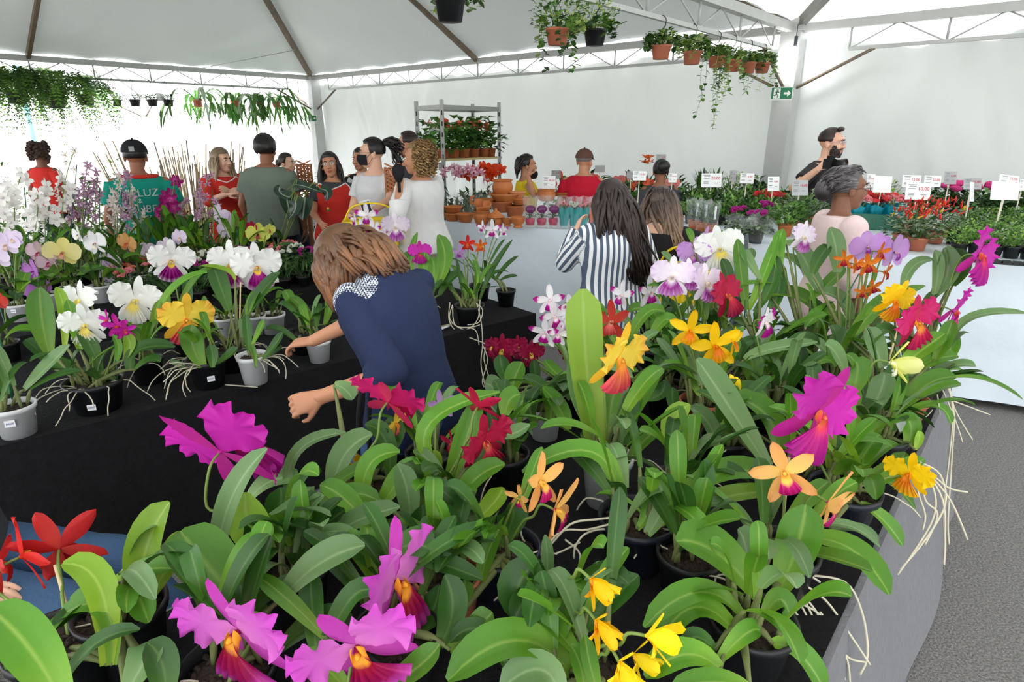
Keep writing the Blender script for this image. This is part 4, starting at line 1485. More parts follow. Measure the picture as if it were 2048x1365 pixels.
def wide_petal(L, W, ruf, rn, bend, cup, seed, twist, nt=72, nr=9):
    """broad petal with a frilled rim, as a fan of rings round its middle"""
    mb = MB()
    cy = 0.54 * L
    def fn(u, r):
        th = 2 * math.pi * u
        x = W / 2 * math.sin(th)
        y = 0.5 * L * (1 - math.cos(th))
        g = min(1.0, y / (0.5 * L)); g = g * g * (3 - 2 * g)
        x *= 0.30 + 0.70 * g
        m = min(1.0, max(0.0, (y / L - 0.12) / 0.3))
        fz = 0.6 * math.sin(th * rn + seed) + 0.2 * math.sin(th * rn * 1.9 + seed * 2.3) + 0.5 * noise.noise((math.sin(th) * 4, math.cos(th) * 4, seed))
        k = r * (1 + 0.05 * m * fz * r ** 3)
        px, py = x * k, cy + (y - cy) * k
        v, s = py / L, px / (W / 2)
        z = -bend * L * v * v + cup * W * s * s * (0.4 + v)
        z += ruf * L * m * r ** 4 * (math.sin(th * rn + seed + 1.2) + 0.6 * math.sin(th * rn * 1.9 + seed * 2.3 + 1.0))
        z += 0.02 * L * m * r * math.sin(th * 3 + seed)
        return Vector((px + twist * L * v * v, py, z))
    mb.grid(fn, nt, nr)
    for i, q in enumerate(mb.v):
        mb.uv[i] = (q.x / W + 0.5, min(1, max(0, q.y / L)))
    return mb

def lip_fn(S, flare=0.19, ruf=0.03, drop=1.0, open0=165, open1=80, seed=0.0, rn=5, tube=0.055):
    def fn(u, t):
        s = 2 * u - 1
        c = Vector((0, -(0.05 * t + 0.22 * t * t) * S * drop, (0.04 + 0.20 * t - 0.07 * t * t) * S))
        fl = max(0, (t - 0.45) / 0.55)
        r = (tube + 0.03 * t) * S + flare * S * fl ** 1.4 * 0.7
        al = R(open0 + (open1 - open0) * t) * s
        dv = Vector((math.sin(al), -math.cos(al) * (1 - 0.5 * fl), 0))
        wv = ruf * S * fl * math.sin(s * math.pi * rn + seed) + 0.5 * ruf * S * fl * math.sin(s * math.pi * rn * 2.1 + seed)
        return c + dv * r + Vector((0, 0.3 * wv, wv - 0.06 * S * fl * fl))
    return fn

PM = {}
def pal(name, petal, sepal, lip, vein=0.0, spots=None, trans=0.28):
    PM[name] = (UVM('petal ' + name, petal, vein=vein, spots=spots, trans=trans, rough=0.55),
                UVM('sepal ' + name, sepal, vein=vein, spots=spots, trans=trans, rough=0.55),
                UVM('lip ' + name, lip, trans=0.22, rough=0.5))
s2 = lambda a, b: [(0, a), (1, b)]
pal('magenta', s2((196, 40, 170), (206, 40, 176)), s2((200, 50, 150), (190, 30, 150)), [(0, (240, 150, 60)), (0.35, (222, 60, 90)), (0.6, (190, 20, 130)), (1, (176, 24, 150))])
pal('orchidpink', s2((222, 130, 206), (206, 72, 196)), s2((214, 92, 200), (198, 60, 178)), [(0, (250, 180, 40)), (0.28, (244, 160, 40)), (0.42, (150, 12, 40)), (0.78, (160, 16, 90)), (1, (210, 80, 190))])
pal('crimson', s2((196, 34, 72), (176, 24, 70)), s2((190, 36, 70), (168, 22, 60)), [(0, (230, 150, 80)), (0.4, (206, 40, 70)), (1, (150, 10, 60))])
pal('cherry', s2((206, 30, 96), (196, 30, 110)), s2((214, 60, 100), (190, 34, 84)), [(0, (240, 170, 50)), (0.35, (236, 150, 50)), (0.6, (206, 20, 80)), (1, (190, 20, 90))])
pal('wine', s2((168, 20, 66), (150, 16, 70)), s2((164, 22, 60), (140, 14, 58)), [(0, (244, 220, 90)), (0.3, (236, 200, 90)), (0.5, (150, 10, 60)), (1, (140, 8, 60))])
pal('red', s2((206, 44, 48), (196, 40, 40)), s2((212, 66, 60), (190, 40, 40)), [(0, (236, 140, 60)), (0.4, (200, 40, 40)), (1, (176, 24, 30))])
pal('coral', s2((206, 70, 50), (190, 50, 44)), s2((200, 66, 48), (184, 46, 40)), [(0, (244, 220, 190)), (0.4, (226, 110, 100)), (1, (196, 60, 60))])
pal('sunset', [(0, (252, 226, 90)), (0.7, (252, 214, 74)), (1, (244, 176, 70))], [(0, (250, 214, 70)), (1, (244, 186, 50))], [(0, (250, 200, 70)), (0.4, (244, 140, 50)), (0.7, (240, 110, 90)), (1, (222, 60, 90))])
pal('yellow', s2((255, 214, 20), (255, 206, 16)), s2((250, 204, 16), (248, 196, 12)), [(0, (246, 160, 20)), (0.5, (232, 116, 20)), (1, (252, 190, 20))])
pal('lemon', s2((255, 232, 40), (255, 224, 24)), s2((250, 222, 40), (252, 216, 20)), [(0, (250, 190, 20)), (0.5, (255, 214, 20)), (1, (255, 230, 40))])
pal('peach', s2((250, 206, 110), (248, 180, 110)), s2((250, 190, 100), (244, 172, 106)), [(0, (252, 210, 90)), (0.5, (250, 196, 90)), (0.66, (204, 30, 120)), (1, (178, 16, 110))])
pal('whitemag', [(0, (246, 244, 246)), (0.62, (244, 240, 246)), (0.75, (186, 20, 150)), (1, (176, 16, 140))], s2((246, 244, 248), (238, 236, 242)), [(0, (250, 240, 210)), (0.4, (240, 214, 236)), (0.6, (178, 14, 140)), (1, (170, 14, 134))])
pal('whitelip', s2((248, 248, 246), (246, 246, 244)), s2((246, 246, 244), (244, 246, 242)), [(0, (240, 200, 90)), (0.32, (244, 206, 60)), (0.45, (160, 16, 130)), (0.85, (150, 12, 124)), (1, (226, 190, 222))])
pal('whiteyellow', s2((248, 248, 244), (246, 248, 244)), s2((246, 246, 244), (242, 246, 242)), [(0, (244, 226, 120)), (0.5, (244, 222, 100)), (0.75, (248, 246, 232)), (1, (248, 248, 246))])
pal('blush', s2((246, 240, 246), (228, 206, 236)), s2((244, 240, 244), (236, 226, 240)), [(0, (240, 220, 150)), (0.4, (236, 224, 236)), (0.7, (170, 40, 160)), (1, (214, 150, 214))])
pal('lilac', s2((212, 168, 228), (200, 146, 220)), s2((216, 178, 230), (204, 156, 222)), [(0, (240, 220, 160)), (0.4, (190, 110, 200)), (0.65, (140, 20, 140)), (1, (190, 110, 206))])
pal('paleyellow', s2((238, 240, 140), (244, 246, 170)), s2((232, 234, 100), (238, 238, 130)), s2((244, 246, 180), (250, 250, 226)))
pal('spotorange', s2((232, 142, 40), (218, 112, 30)), s2((228, 134, 36), (206, 96, 30)), [(0, (236, 150, 50)), (0.4, (180, 30, 50)), (1, (160, 16, 50))], spots=(180, 70, 30))
pal('orangered', s2((238, 120, 30), (232, 96, 30)), s2((236, 116, 30), (226, 90, 26)), s2((244, 150, 40), (214, 60, 40)))
pal('scarlet', s2((220, 44, 34), (206, 34, 30)), s2((216, 44, 34), (196, 30, 28)), [(0, (244, 190, 60)), (0.5, (226, 90, 40)), (1, (200, 40, 30))])
pal('pwhite', s2((248, 248, 248), (246, 246, 248)), s2((246, 246, 246), (242, 242, 246)), [(0, (140, 20, 50)), (0.5, (240, 230, 200)), (1, (248, 244, 236))])
pal('plilac', s2((240, 226, 246), (232, 216, 242)), s2((238, 224, 244), (230, 214, 240)), [(0, (236, 200, 160)), (1, (240, 216, 206))])
pal('ppurple', s2((206, 140, 220), (196, 120, 212)), s2((208, 146, 222), (190, 116, 206)), [(0, (150, 30, 140)), (1, (196, 90, 200))])
pal('pyellow', s2((246, 236, 150), (248, 240, 170)), s2((244, 234, 146), (240, 230, 140)), [(0, (220, 120, 120)), (1, (232, 190, 160))])
pal('porange', s2((240, 190, 120), (232, 172, 110)), s2((236, 186, 116), (226, 164, 106)), [(0, (226, 90, 70)), (1, (230, 130, 90))])
pal('pmix', s2((214, 190, 196), (206, 176, 190)), s2((206, 186, 176), (190, 160, 170)), [(0, (190, 60, 100)), (1, (200, 100, 130))])
pal('plime', s2((232, 236, 110), (236, 240, 130)), s2((228, 232, 110), (220, 226, 100)), s2((180, 40, 70), (200, 90, 90)))

FSPEC = {
    # name: (kind, angle from top, L, W, ruffle, rn, bend, cup, tilt forward deg, peak)
    'catt': [('sepal', 0, .50, .17, .01, 5, .10, .0, 6, .55), ('sepal', 142, .48, .17, .01, 5, .10, .0, 6, .55), ('sepal', -142, .48, .17, .01, 5, .10, .0, 6, .55),
             ('petal', 64, .50, .50, .075, 9, .10, .05, 14, .66), ('petal', -64, .50, .50, .075, 9, .10, .05, 14, .66)],
    'star': [('sepal', 0, .50, .19, .01, 4, .05, .1, 14, .45), ('sepal', 144, .48, .18, .01, 4, .10, .1, 14, .45), ('sepal', -144, .48, .18, .01, 4, .10, .1, 14, .45),
             ('petal', 70, .50, .21, .03, 5, .06, .1, 18, .5), ('petal', -70, .50, .21, .03, 5, .06, .1, 18, .5)],
    'phal': [('sepal', 0, .45, .32, .0, 3, .05, .05, 5, .5), ('sepal', 135, .43, .30, .0, 3, .05, .05, 5, .5), ('sepal', -135, .43, .30, .0, 3, .05, .05, 5, .5),
             ('petal', 76, .50, .50, .015, 4, .06, .04, 10, .6), ('petal', -76, .50, .50, .015, 4, .06, .04, 10, .6)],
    'bell': [('sepal', 0, .52, .16, .01, 4, .0, .1, 30, .5), ('sepal', 142, .50, .16, .01, 4, .0, .1, 50, .5), ('sepal', -142, .50, .16, .01, 4, .0, .1, 50, .5),
             ('petal', 66, .55, .34, .04, 6, -.1, .2, 62, .6), ('petal', -66, .55, .34, .04, 6, -.1, .2, 62, .6)],
}
LSPEC = {'catt': dict(flare=.26, ruf=.045, drop=1.15, rn=7), 'star': dict(flare=.11, ruf=.02, drop=.8, tube=.045), 'phal': dict(flare=.03, ruf=.01, drop=.55, tube=.03), 'bell': dict(flare=.2, ruf=.03, drop=.5)}
FM = {}
def flower_meshes(kind, palette, seed):
    key = (kind, palette, seed)
    if key not in FM:
        rs = random.Random(seed * 13 + 5)
        out = []
        pm, sm, lm = PM[palette]
        for (nm, ang, L, Wd, ru, rn, be, cu, tilt, pk) in FSPEC[kind]:
            fn = petal_fn(L, Wd, ru, rn, be + rs.uniform(-.06, .10), cu, pk, 0.16, rs.uniform(0, 6), rs.uniform(-.06, .06))
            tw = rs.uniform(-.06, .06)
            mb = wide_petal(L, Wd, ru, 9, be + rs.uniform(-.04, .08), cu, rs.uniform(0, 6), tw) if ru > 0.06 else MB().grid(fn, 8, 10)
            rot = Matrix.Rotation(R(-ang + rs.uniform(-5, 5)), 3, 'Z') @ Matrix.Rotation(R(tilt + rs.uniform(-8, 8)), 3, 'X')
            mb.v = [rot @ p for p in mb.v]
            out.append((nm, mb.mesh(nm, pm if nm == 'petal' else sm)))
        lp = MB().grid(lip_fn(1.0, seed=rs.uniform(0, 6), **LSPEC[kind]), 32, 14)
        out.append(('lip', lp.mesh('lip', lm)))
        c = MB(); c.ball((0, 0.0, 0.05), (.030, .03, .07), 8, 6)
        out.append((None, c.mesh('column', lm)))
        FM[key] = out
    return FM[key]

def face_matrix(yaw, pitch, roll):
    """yaw 0 looks at the photographer's side, + turns to the right; pitch + looks up"""
    y, p = R(yaw), R(pitch)
    z = Vector((math.sin(y) * math.cos(p), -math.cos(y) * math.cos(p), math.sin(p)))
    x = Vector((0, 0, 1)).cross(z)
    if x.length < 1e-3: x = Vector((1, 0, 0))
    x.normalize()
    yv = z.cross(x)
    m = Matrix((x, yv, z)).transposed()
    return m @ Matrix.Rotation(R(roll), 3, 'Z')

CAMP = Vector((0, 0, CAMH))
def leaf_mesh(mb, p0, pm, p2, w, roll=0.0, fold=0.22, nv=10, base=0.4, tipp=0.62, nrm=None, under=0.0):
    path = bez(p0, pm, p2, nv)
    o = len(mb.v)
    nu = 4
    for k, p in enumerate(path):
        t = (path[min(k + 1, nv)] - path[max(k - 1, 0)]).normalized()
        N0 = nrm if nrm is not None else ((CAMP - p).normalized() * 0.55 + Vector((0, 0, 0.8)))
        s = t.cross(N0)
        if s.length < 1e-4: s = t.cross(Vector((1, 0, 0)))
        s.normalize()
        n = s.cross(t).normalized()
        if roll:
            s, n = s * math.cos(roll) + n * math.sin(roll), n * math.cos(roll) - s * math.sin(roll)
        v = k / nv
        f = (base + (1 - base) * math.sin(v / tipp * math.pi / 2)) if v < tipp else math.sqrt(max(0.0, 1 - ((v - tipp) / (1.004 - tipp)) ** 2.3))
        hw = w / 2 * max(f, 0.02)
        for i in range(nu + 1):
            q = i / nu * 2 - 1
            mb.v.append(p + s * (q * hw) + n * (abs(q) * hw * 2 * fold)); mb.uv.append((i / nu, v))
    for k in range(nv):
        for i in range(nu):
            a = o + k * (nu + 1) + i
            mb.f.append((a, a + 1, a + nu + 2, a + nu + 1)); mb.mi.append(0)

POTC = {}
def pot_mesh(kind, r, h):
    key = (kind, round(r, 3), round(h, 3))
    if key not in POTC:
        rb = r * 0.76
        prof = [(0.0, 0.0), (rb, 0.0), (rb + (r - rb) * 0.82, h * 0.84), (r * 1.04, h * 0.86), (r * 1.06, h), (r * 0.98, h), (r * 0.93, h * 0.9), (r * 0.86, h * 0.5), (0.0, h * 0.5)]
        POTC[key] = MB().lathe(prof, 24).mesh('pot', m_pots[kind])
        rs = random.Random(3)
        b = MB().lathe([(0, h * 0.86), (r * 0.5, h * 0.87), (r * 0.91, h * 0.84)], 18)
        for i in range(46):
            a, q = rs.uniform(0, 6.28), r * 0.85 * math.sqrt(rs.random())
            b.ball((q * math.cos(a), q * math.sin(a), h * 0.86), (rs.uniform(.006, .014), rs.uniform(.005, .010), rs.uniform(.004, .008)), 5, 4, rot=Matrix.Rotation(rs.uniform(0, 3), 3, 'Z'))
        POTC[key, 'b'] = b.mesh('bark', m_bark)
    return POTC[key], POTC[key, 'b']

FLOWERS = []
def hides(q):
    """would a leaf here grow in front of a bloom?"""
    d = depth(q)
    if d < 0.2: return False
    u = CX + q.x / d * F
    up = (q.y - d * CP) / SP
    v = CY - up / d * F
    return any(d < fd + 0.03 and (u - fu) ** 2 + (v - fv) ** 2 < (fr * 1.12 + 24) ** 2 for fu, fv, fr, fd in FLOWERS)
class Plant:
    def __init__(s, label, u, d, z=TZ, pot=('k', 0.075, 0.13), cat='orchid', name='potted_orchid', group=None, seed=0, base=None, v=None):
        if v is not None:
            base = atz(u, v, z); d = depth(base)
        p = base if base is not None else onplane(u, d, z)
        if base is None:      # keep the whole pot on the front table
            q = p - Q1; a, b = q.x * EF.x + q.y * EF.y, q.x * NF.x + q.y * NF.y
            a = min(a, -pot[1] - 0.02); b = max(-FGW + pot[1] + 0.02, min(b, -pot[1] - 0.02))
            p = Vector((Q1.x + EF.x * a + NF.x * b, Q1.y + EF.y * a + NF.y * b, p.z + 0.008))
        s.p = p; s.d = d
        s.root = thing(name, label, cat, p, 0, group)
        s.rs = random.Random(seed or hash(label) % 1000 if False else (seed or sum(map(ord, label))))
        kind, r, h = pot
        s.r, s.h = r, h
        a, b = pot_mesh(kind, r, h)
        link('pot', a, s.root)
        link('bark', b, s.root)
        s.top = p + Vector((0, 0, h * 0.88))
    def soil(s, f=0.6):
        a, q = s.rs.uniform(0, 6.28), s.r * f * math.sqrt(s.rs.random())
        return s.top + Vector((q * math.cos(a), q * math.sin(a), 0))
    def leaf(s, u0, v0, u1, v1, u2, v2, w, dt=0.0, mat='m', roll=0.0, db=0.0, stalk=True, fold=0.22, base=0.4, tipp=0.62):
        d0 = s.d + db
        kz = (CY - v0) / F * CP - SP
        if kz < 0:
            d0 = min(d0, (s.p.z + s.h * 0.92 - CAMH) / kz)
        p0, p2 = at(u0, v0, d0), at(u2, v2, d0 + dt)
        pm = at(u1, v1, d0 + dt * 0.45)
        mb = MB()
        leaf_mesh(mb, p0, pm, p2, w * d0 / F, R(roll), fold, base=base, tipp=tipp)
        mb.build('leaf', LM[mat], s.root, origin=s.p)
        if stalk:
            q = s.soil(0.5)
            if (q - p0).length > 0.02:
                mid = (q + p0) / 2 + Vector((0, 0, 0.01))
                b = MB(); L = (q - p0).length
                b.tube(bez(q - Vector((0, 0, 0.01)), mid, p0, 6), [0.004, 0.006, 0.008, 0.0085, 0.007, 0.005, 0.004], 7)
                b.build('pseudobulb', m_bulb, s.root, origin=s.p)
        return p0
    def leaves(s, lst, mat='m'):
        for t in lst:
            t = list(t)
            kw = t.pop() if isinstance(t[-1], dict) else {}
            kw.setdefault('mat', mat)
            s.leaf(*t, **kw)
    def fill(s, n, L=(0.12, 0.22), w=(0.03, 0.045), mats='mmdg', el=(25, 75), az=(0, 360), droop=0.35, clear=False):
        done = tries = 0
        while done < n and tries < n * 25:
            tries += 1
            q = s.soil(0.7)
            a, e = R(s.rs.uniform(*az)), R(s.rs.uniform(*el))
            ln = s.rs.uniform(*L)
            dv = Vector((math.cos(a) * math.cos(e), math.sin(a) * math.cos(e), math.sin(e)))
            stem = s.rs.uniform(0.2, 0.6) * ln
            b0 = q + dv * stem * 0.4 + Vector((0, 0, stem * 0.6))
            pm = b0 + dv * ln * 0.5
            p2 = b0 + dv * ln * 0.95 - Vector((0, 0, ln * droop * s.rs.uniform(0.2, 1)))
            if clear and any(hides(x) for x in (b0, b0 * .5 + pm * .5, pm, pm * .5 + p2 * .5, p2)):
                continue
            done += 1
            t = MB(); t.tube(bez(q - Vector((0, 0, 0.01)), (q + b0) / 2, b0, 4), [0.004, 0.006, 0.0075, 0.006, 0.004], 6)
            t.build('pseudobulb', m_bulb, s.root, origin=s.p)
            mb = MB()
            leaf_mesh(mb, b0, pm, p2, s.rs.uniform(*w), s.rs.uniform(-0.5, 0.5), 0.2, nrm=(Vector((0, 0, 1)) - dv * dv.z + Vector((0, 0, 0.01))))
            mb.build('leaf', LM[s.rs.choice(mats)], s.root, origin=s.p)
    def flower(s, u, v, px, kind='catt', palette='magenta', yaw=0, pitch=10, roll=0, dd=0.0, stem=True, seed=None, bow=0.0):
        d = s.d + dd
        c = at(u, v, d)
        S = px * 1.12 * d / F
        FLOWERS.append((u, v, px * 0.5, d))
        fm = face_matrix(yaw, pitch, roll)
        ms = flower_meshes(kind, palette, (int(u) % 3 if seed is None else seed))
        o = link('flower', ms[-1][1], s.root)
        o.matrix_local = Matrix.Translation(c - s.p) @ (fm @ Matrix.Scale(S, 3)).to_4x4()
        for nm, me in ms[:-1]:
            link(nm, me, o)
        if stem:
            q = s.soil(0.4)
            b = c - (fm @ Vector((0, 0, 1))) * (0.02 + 0.08 * S)
            k = b - (fm @ Vector((0, 0, 1))) * (0.10 * S) - Vector((0, 0, 0.22 * S))
            k2 = q * 0.4 + k * 0.6 + Vector((bow, 0, 0.02))
            t = MB(); t.tube(spline([q, k2, k, b, c], 4), [0.0035] * 13 + [0.003, 0.003, 0.003, 0.0025], 6)
            t.build('flower_stem', m_stem, s.root, origin=s.p)
        return o
    def sheet(s, pts, rad=0.002, name='aerial_root', mat=None, n=5, dd=0.0):
        """thin tube through pixels (u, v[, d])"""
        w = [at(q[0], q[1], q[2] if len(q) > 2 else s.d + dd) for q in pts]
        MB().tube(spline(w, 5), rad, n).build(name, mat or m_root, s.root, origin=s.p)
    def roots(s, n, az=(0, 360), L=(0.08, 0.2), hang=0.6, zmin=None, rad=0.0022):
        for i in range(n):
            a = R(s.rs.uniform(*az)); ln = s.rs.uniform(*L)
            q = s.top + Vector((math.cos(a), math.sin(a), 0)) * s.r * 0.6
            pts = [q]
            pos = q.copy(); dv = Vector((math.cos(a), math.sin(a), 0.3))
            for k in range(6):
                dv = (dv + Vector((s.rs.uniform(-.5, .5), s.rs.uniform(-.5, .5), -hang * s.rs.random() * (0.3 + k * 0.18)))).normalized()
                pos = pos + dv * ln / 6
                inside = (Vector((pos.x - s.p.x, pos.y - s.p.y, 0))).length < s.r * 1.1
                if inside and pos.z < s.top.z: pos.z = s.top.z + 0.006
                zf = (s.p.z + 0.004) if zmin is None else zmin
                if pos.z < zf: pos.z = zf
                pts.append(pos.copy())
            MB().tube(spline(pts, 3), rad, 5).build('aerial_root', m_root, s.root, origin=s.p)
    def stake(s, u0, v0, u1, v1, green=True, dd=0.0):
        MB().tube([at(u0, v0, s.d + dd), at(u1, v1, s.d + dd)], 0.003 if green else 0.0035, 6).build('stake', m_gstake if green else m_cane, s.root, origin=s.p)
    def ptag(s, ang=-90, z=0.45, w=0.014):
        """small paper label with blue ink on the pot"""
        a = R(ang)
        rr = s.r * (0.76 + 0.24 * z) + 0.0035
        rot = Matrix.Rotation(a + math.pi / 2, 3, 'Z')
        mb = MB(); mb.box((rr * math.cos(a), rr * math.sin(a), s.h * z), (w, 0.0008, w * 0.8), rot)
        o = mb.build('price_label', m_tagp, s.root, False)
        t = MB()
        pts = [Vector((-w * 0.7 + 1.4 * w * k / 9, -0.0014, (0.25 * w if k % 2 else -0.2 * w))) for k in range(10)]
        t.tube([Vector((rr * math.cos(a), rr * math.sin(a), s.h * z)) + rot @ p for p in pts], 0.0009, 4)
        t.build('ink_mark', m_ink, o)
BASEFILL = Plant.fill
LATER = []
def bigfill(s, n, L=(0.15, 0.27), w=(0.034, 0.052), **k):
    LATER.append((s, n, L, w, k))
Plant.fill = bigfill
# ------------------------------------------------------------------ orchids on the charcoal table, nearest first
K, Wp, T = ('k', 0.085, 0.14), ('w', 0.062, 0.125), ('t', 0.075, 0.14)
p = Plant('orchid with vermilion red starry flowers in the lower left corner', 120, 1.30, pot=K)
p.flower(40, 1115, 150, 'star', 'scarlet', 140, 12, 20); p.flower(118, 1100, 165, 'star', 'red', -150, 10, -15, dd=0.03); p.flower(-8, 1130, 120, 'star', 'red', 120, 0)
p.leaves([(130, 1420, 60, 1300, -25, 1215, 95), (215, 1330, 200, 1175, 125, 1128, 60, {'mat': 'y'}), (225, 1330, 205, 1215, 110, 1240, 46, {'mat': 'm'}),
          (120, 1380, 190, 1290, 280, 1260, 36, {'mat': 'd'}), (100, 1390, 70, 1330, 10, 1330, 50)])
p.stake(165, 1330, 110, 1130, False); p.roots(2)
p = Plant('orchid with paired upright yellow-green leaves above the blue jeans', 265, 1.33, pot=K)
p.leaves([(283, 1205, 292, 1100, 340, 1005, 74, {'mat': 'y'}), (290, 1212, 345, 1120, 378, 1068, 58, {'mat': 'y'}), (250, 1390, 290, 1320, 300, 1282, 70, {'mat': 'g'}),
          (330, 1400, 325, 1330, 295, 1285, 62, {'mat': 'd'}), (240, 1280, 190, 1200, 140, 1220, 44)])
p.roots(4); p.fill(8)
p = Plant('orchid with broad flat leaf and big pink frilled flower at front', 480, 1.18, pot=K)
p.flower(478, 1262, 250, 'catt', 'orchidpink', -22, -8, 12, dd=-0.08); 
p.leaves([(525, 1255, 425, 1145, 362, 1062, 118, {'dt': 0.1}), (560, 1300, 640, 1245, 700, 1260, 60, {'mat': 'd'}), (565, 1198, 640, 1128, 730, 1092, 70, {'mat': 'g'})])
p.fill(10, mats='mdd'); p.roots(1)
p = Plant('orchid with pink flower and orange-throated lip at bottom edge', 690, 1.13, pot=K)
p.flower(715, 1292, 245, 'catt', 'orchidpink', 12, -14, 25, dd=-0.08, seed=1)
p.leaves([(640, 1330, 700, 1200, 760, 1190, 50, {'mat': 'd'}), (760, 1380, 830, 1340, 880, 1290, 55), (700, 1390, 640, 1330, 600, 1330, 50)])
p.fill(9, mats='md')
p = Plant('orchid with pink flower in profile facing right beside the dark leaves', 800, 1.26, pot=K)
p.flower(790, 1165, 240, 'catt', 'orchidpink', 62, 5, -12, dd=-0.06, seed=2)
p.leaves([(790, 1230, 850, 1240, 880, 1170, 62, {'mat': 'd'}), (880, 1290, 905, 1220, 890, 1150, 60, {'mat': 'd'}), (900, 1300, 960, 1250, 985, 1225, 50), (820, 1120, 870, 1125, 965, 1160, 46, {'mat': 'd'}), (790, 1100, 830, 1090, 860, 1100, 70, {'mat': 'd'})])
p.fill(11, mats='mdd')
# middle left cluster
p = Plant('orchid with large magenta flower seen from behind over grey-green leaves', 500, 1.62, pot=K)
p.flower(440, 905, 240, 'catt', 'magenta', 165, 28, -28, dd=-0.12)
p.flower(540, 935, 70, 'star', 'magenta', 120, 0, 0, dd=-0.05, stem=False)
p.leaves([(432, 1140, 462, 1000, 535, 898, 50, {'mat': 'g'}), (498, 1000, 545, 962, 600, 960, 48, {'mat': 'g'}), (543, 1118, 500, 1060, 492, 985, 78, {'mat': 'l'}),
          (575, 985, 600, 900, 692, 866, 30, {'mat': 'g'}), (570, 1110, 605, 1045, 628, 982, 60), (545, 1080, 560, 1020, 562, 975, 56, {'mat': 'd'}), (600, 1100, 640, 1060, 690, 1020, 50, {'mat': 'd'}), (500, 1150, 510, 1090, 495, 1040, 40, {'mat': 'd'})])
p.stake(530, 1180, 522, 1095); p.stake(590, 1170, 612, 1080, False); p.fill(13); p.roots(2)
p = Plant('orchid with crimson-magenta flower tilted up and broad dark leaves', 730, 1.78, pot=K)
p.flower(775, 805, 150, 'catt', 'cherry', 150, 35, 20, dd=-0.1); p.flower(715, 925, 90, 'star', 'yellow', 20, -30, 0, dd=-0.02); p.flower(790, 848, 70, 'star', 'sunset', 60, 0, 0)
p.leaves([(665, 985, 690, 910, 745, 870, 56, {'mat': 'g'}), (645, 1000, 690, 955, 800, 900, 30), (725, 1010, 740, 930, 800, 905, 46), (760, 1020, 800, 960, 845, 925, 50), (620, 1040, 690, 990, 760, 1005, 42),
          (668, 770, 690, 780, 705, 800, 34, {'mat': 'g'}), (820, 1055, 815, 985, 795, 928, 48, {'mat': 'g'}), (630, 1095, 710, 1045, 800, 1015, 50, {'mat': 'g'}), (740, 1060, 690, 1000, 640, 970, 48),
          (760, 940, 790, 870, 765, 850, 40, {'mat': 'd'}), (780, 960, 770, 880, 730, 850, 40, {'mat': 'd'}), (700, 1100, 770, 1075, 820, 1060, 60, {'mat': 'd'}), (810, 1120, 840, 1060, 845, 1010, 50, {'mat': 'd'})])
p.stake(880, 1080, 870, 900); p.fill(15); p.roots(2)
p = Plant('orchid with dark red double flowers and a long arching leaf', 890, 1.72, pot=K)
p.flower(955, 815, 105, 'star', 'crimson', 150, 40, 0, dd=-0.08); p.flower(968, 885, 125, 'catt', 'crimson', 40, -10, 10, dd=-0.1); p.flower(905, 888, 60, 'star', 'crimson', -60, 0, 0, dd=0.05); p.flower(880, 812, 62, 'star', 'lilac', 30, 20, 0, dd=0.2)
p.leaves([(868, 938, 862, 845, 1000, 785, 40, {'mat': 'm'}), (895, 975, 930, 885, 958, 800, 48), (905, 1030, 950, 960, 1010, 930, 48), (930, 1060, 985, 1010, 1005, 975, 44, {'mat': 'y'}), (870, 960, 872, 930, 868, 900, 26, {'mat': 'y'}),
          (1010, 830, 1020, 800, 1040, 790, 44), (990, 850, 1015, 870, 1060, 850, 36, {'mat': 'g'}), (855, 1030, 840, 975, 838, 945, 34), (840, 1080, 830, 1050, 800, 1060, 40, {'mat': 'd'})])
p.stake(885, 1090, 905, 985, False); p.fill(13); p.roots(4, L=(0.1, 0.2), rad=0.0026)
p = Plant('orchid with two apricot flowers with magenta lips beside tangled roots', 1010, 1.52, pot=('n', 0.085, 0.13))
p.flower(1078, 965, 118, 'star', 'peach', 50, 15, -10, dd=-0.1); p.flower(1108, 1020, 140, 'star', 'peach', 62, -5, 20, dd=-0.12); p.flower(1040, 995, 60, 'star', 'peach', -40, 0, 0, dd=-0.05, stem=False)
p.leaves([(1030, 1235, 1060, 1160, 1080, 1120, 76, {'mat': 'd'}), (960, 1175, 975, 1110, 1000, 1060, 36), (1000, 1090, 1025, 1040, 1020, 1005, 60, {'mat': 'd'}), (1090, 1190, 1095, 1130, 1090, 1070, 26, {'mat': 'g'}),
          (905, 1230, 925, 1190, 930, 1160, 44), (880, 1290, 905, 1250, 920, 1220, 40, {'mat': 'm'})])
p.sheet([(985, 1170), (1020, 1140), (1090, 1100), (1140, 1050), (1190, 1040), (1240, 1035)], 0.003); p.sheet([(1000, 1160), (1070, 1120), (1120, 1065), (1175, 1060), (1235, 1045)], 0.0028); p.sheet([(1040, 1050), (1050, 1085), (1100, 1110), (1160, 1085)], 0.0025)
p.sheet([(1130, 1080), (1160, 1110), (1150, 1160)], 0.0028); p.sheet([(990, 1280), (1010, 1200), (1025, 1155)], 0.003); p.sheet([(1000, 1270), (985, 1200), (1000, 1150)], 0.003); p.sheet([(975, 1160), (995, 1165), (990, 1140), (970, 1125)], 0.003)
p.fill(10, mats='dm'); p.roots(3)
p = Plant('orchid with small yellow and orange-lipped flowers low in front', 1105, 1.34, pot=('n', 0.075, 0.12)); p.ptag(-60, 0.6, 0.02)
p.flower(1180, 1158, 110, 'bell', 'yellow', 40, -5, 0, dd=-0.24); p.flower(1190, 1240, 115, 'bell', 'yellow', 35, -10, 15, dd=-0.24)
p.leaves([(1080, 1260, 1035, 1190, 1075, 1125, 80, {'mat': 'd'}), (1170, 1300, 1130, 1260, 1110, 1180, 40)])
p.fill(9, mats='md'); p.roots(2)
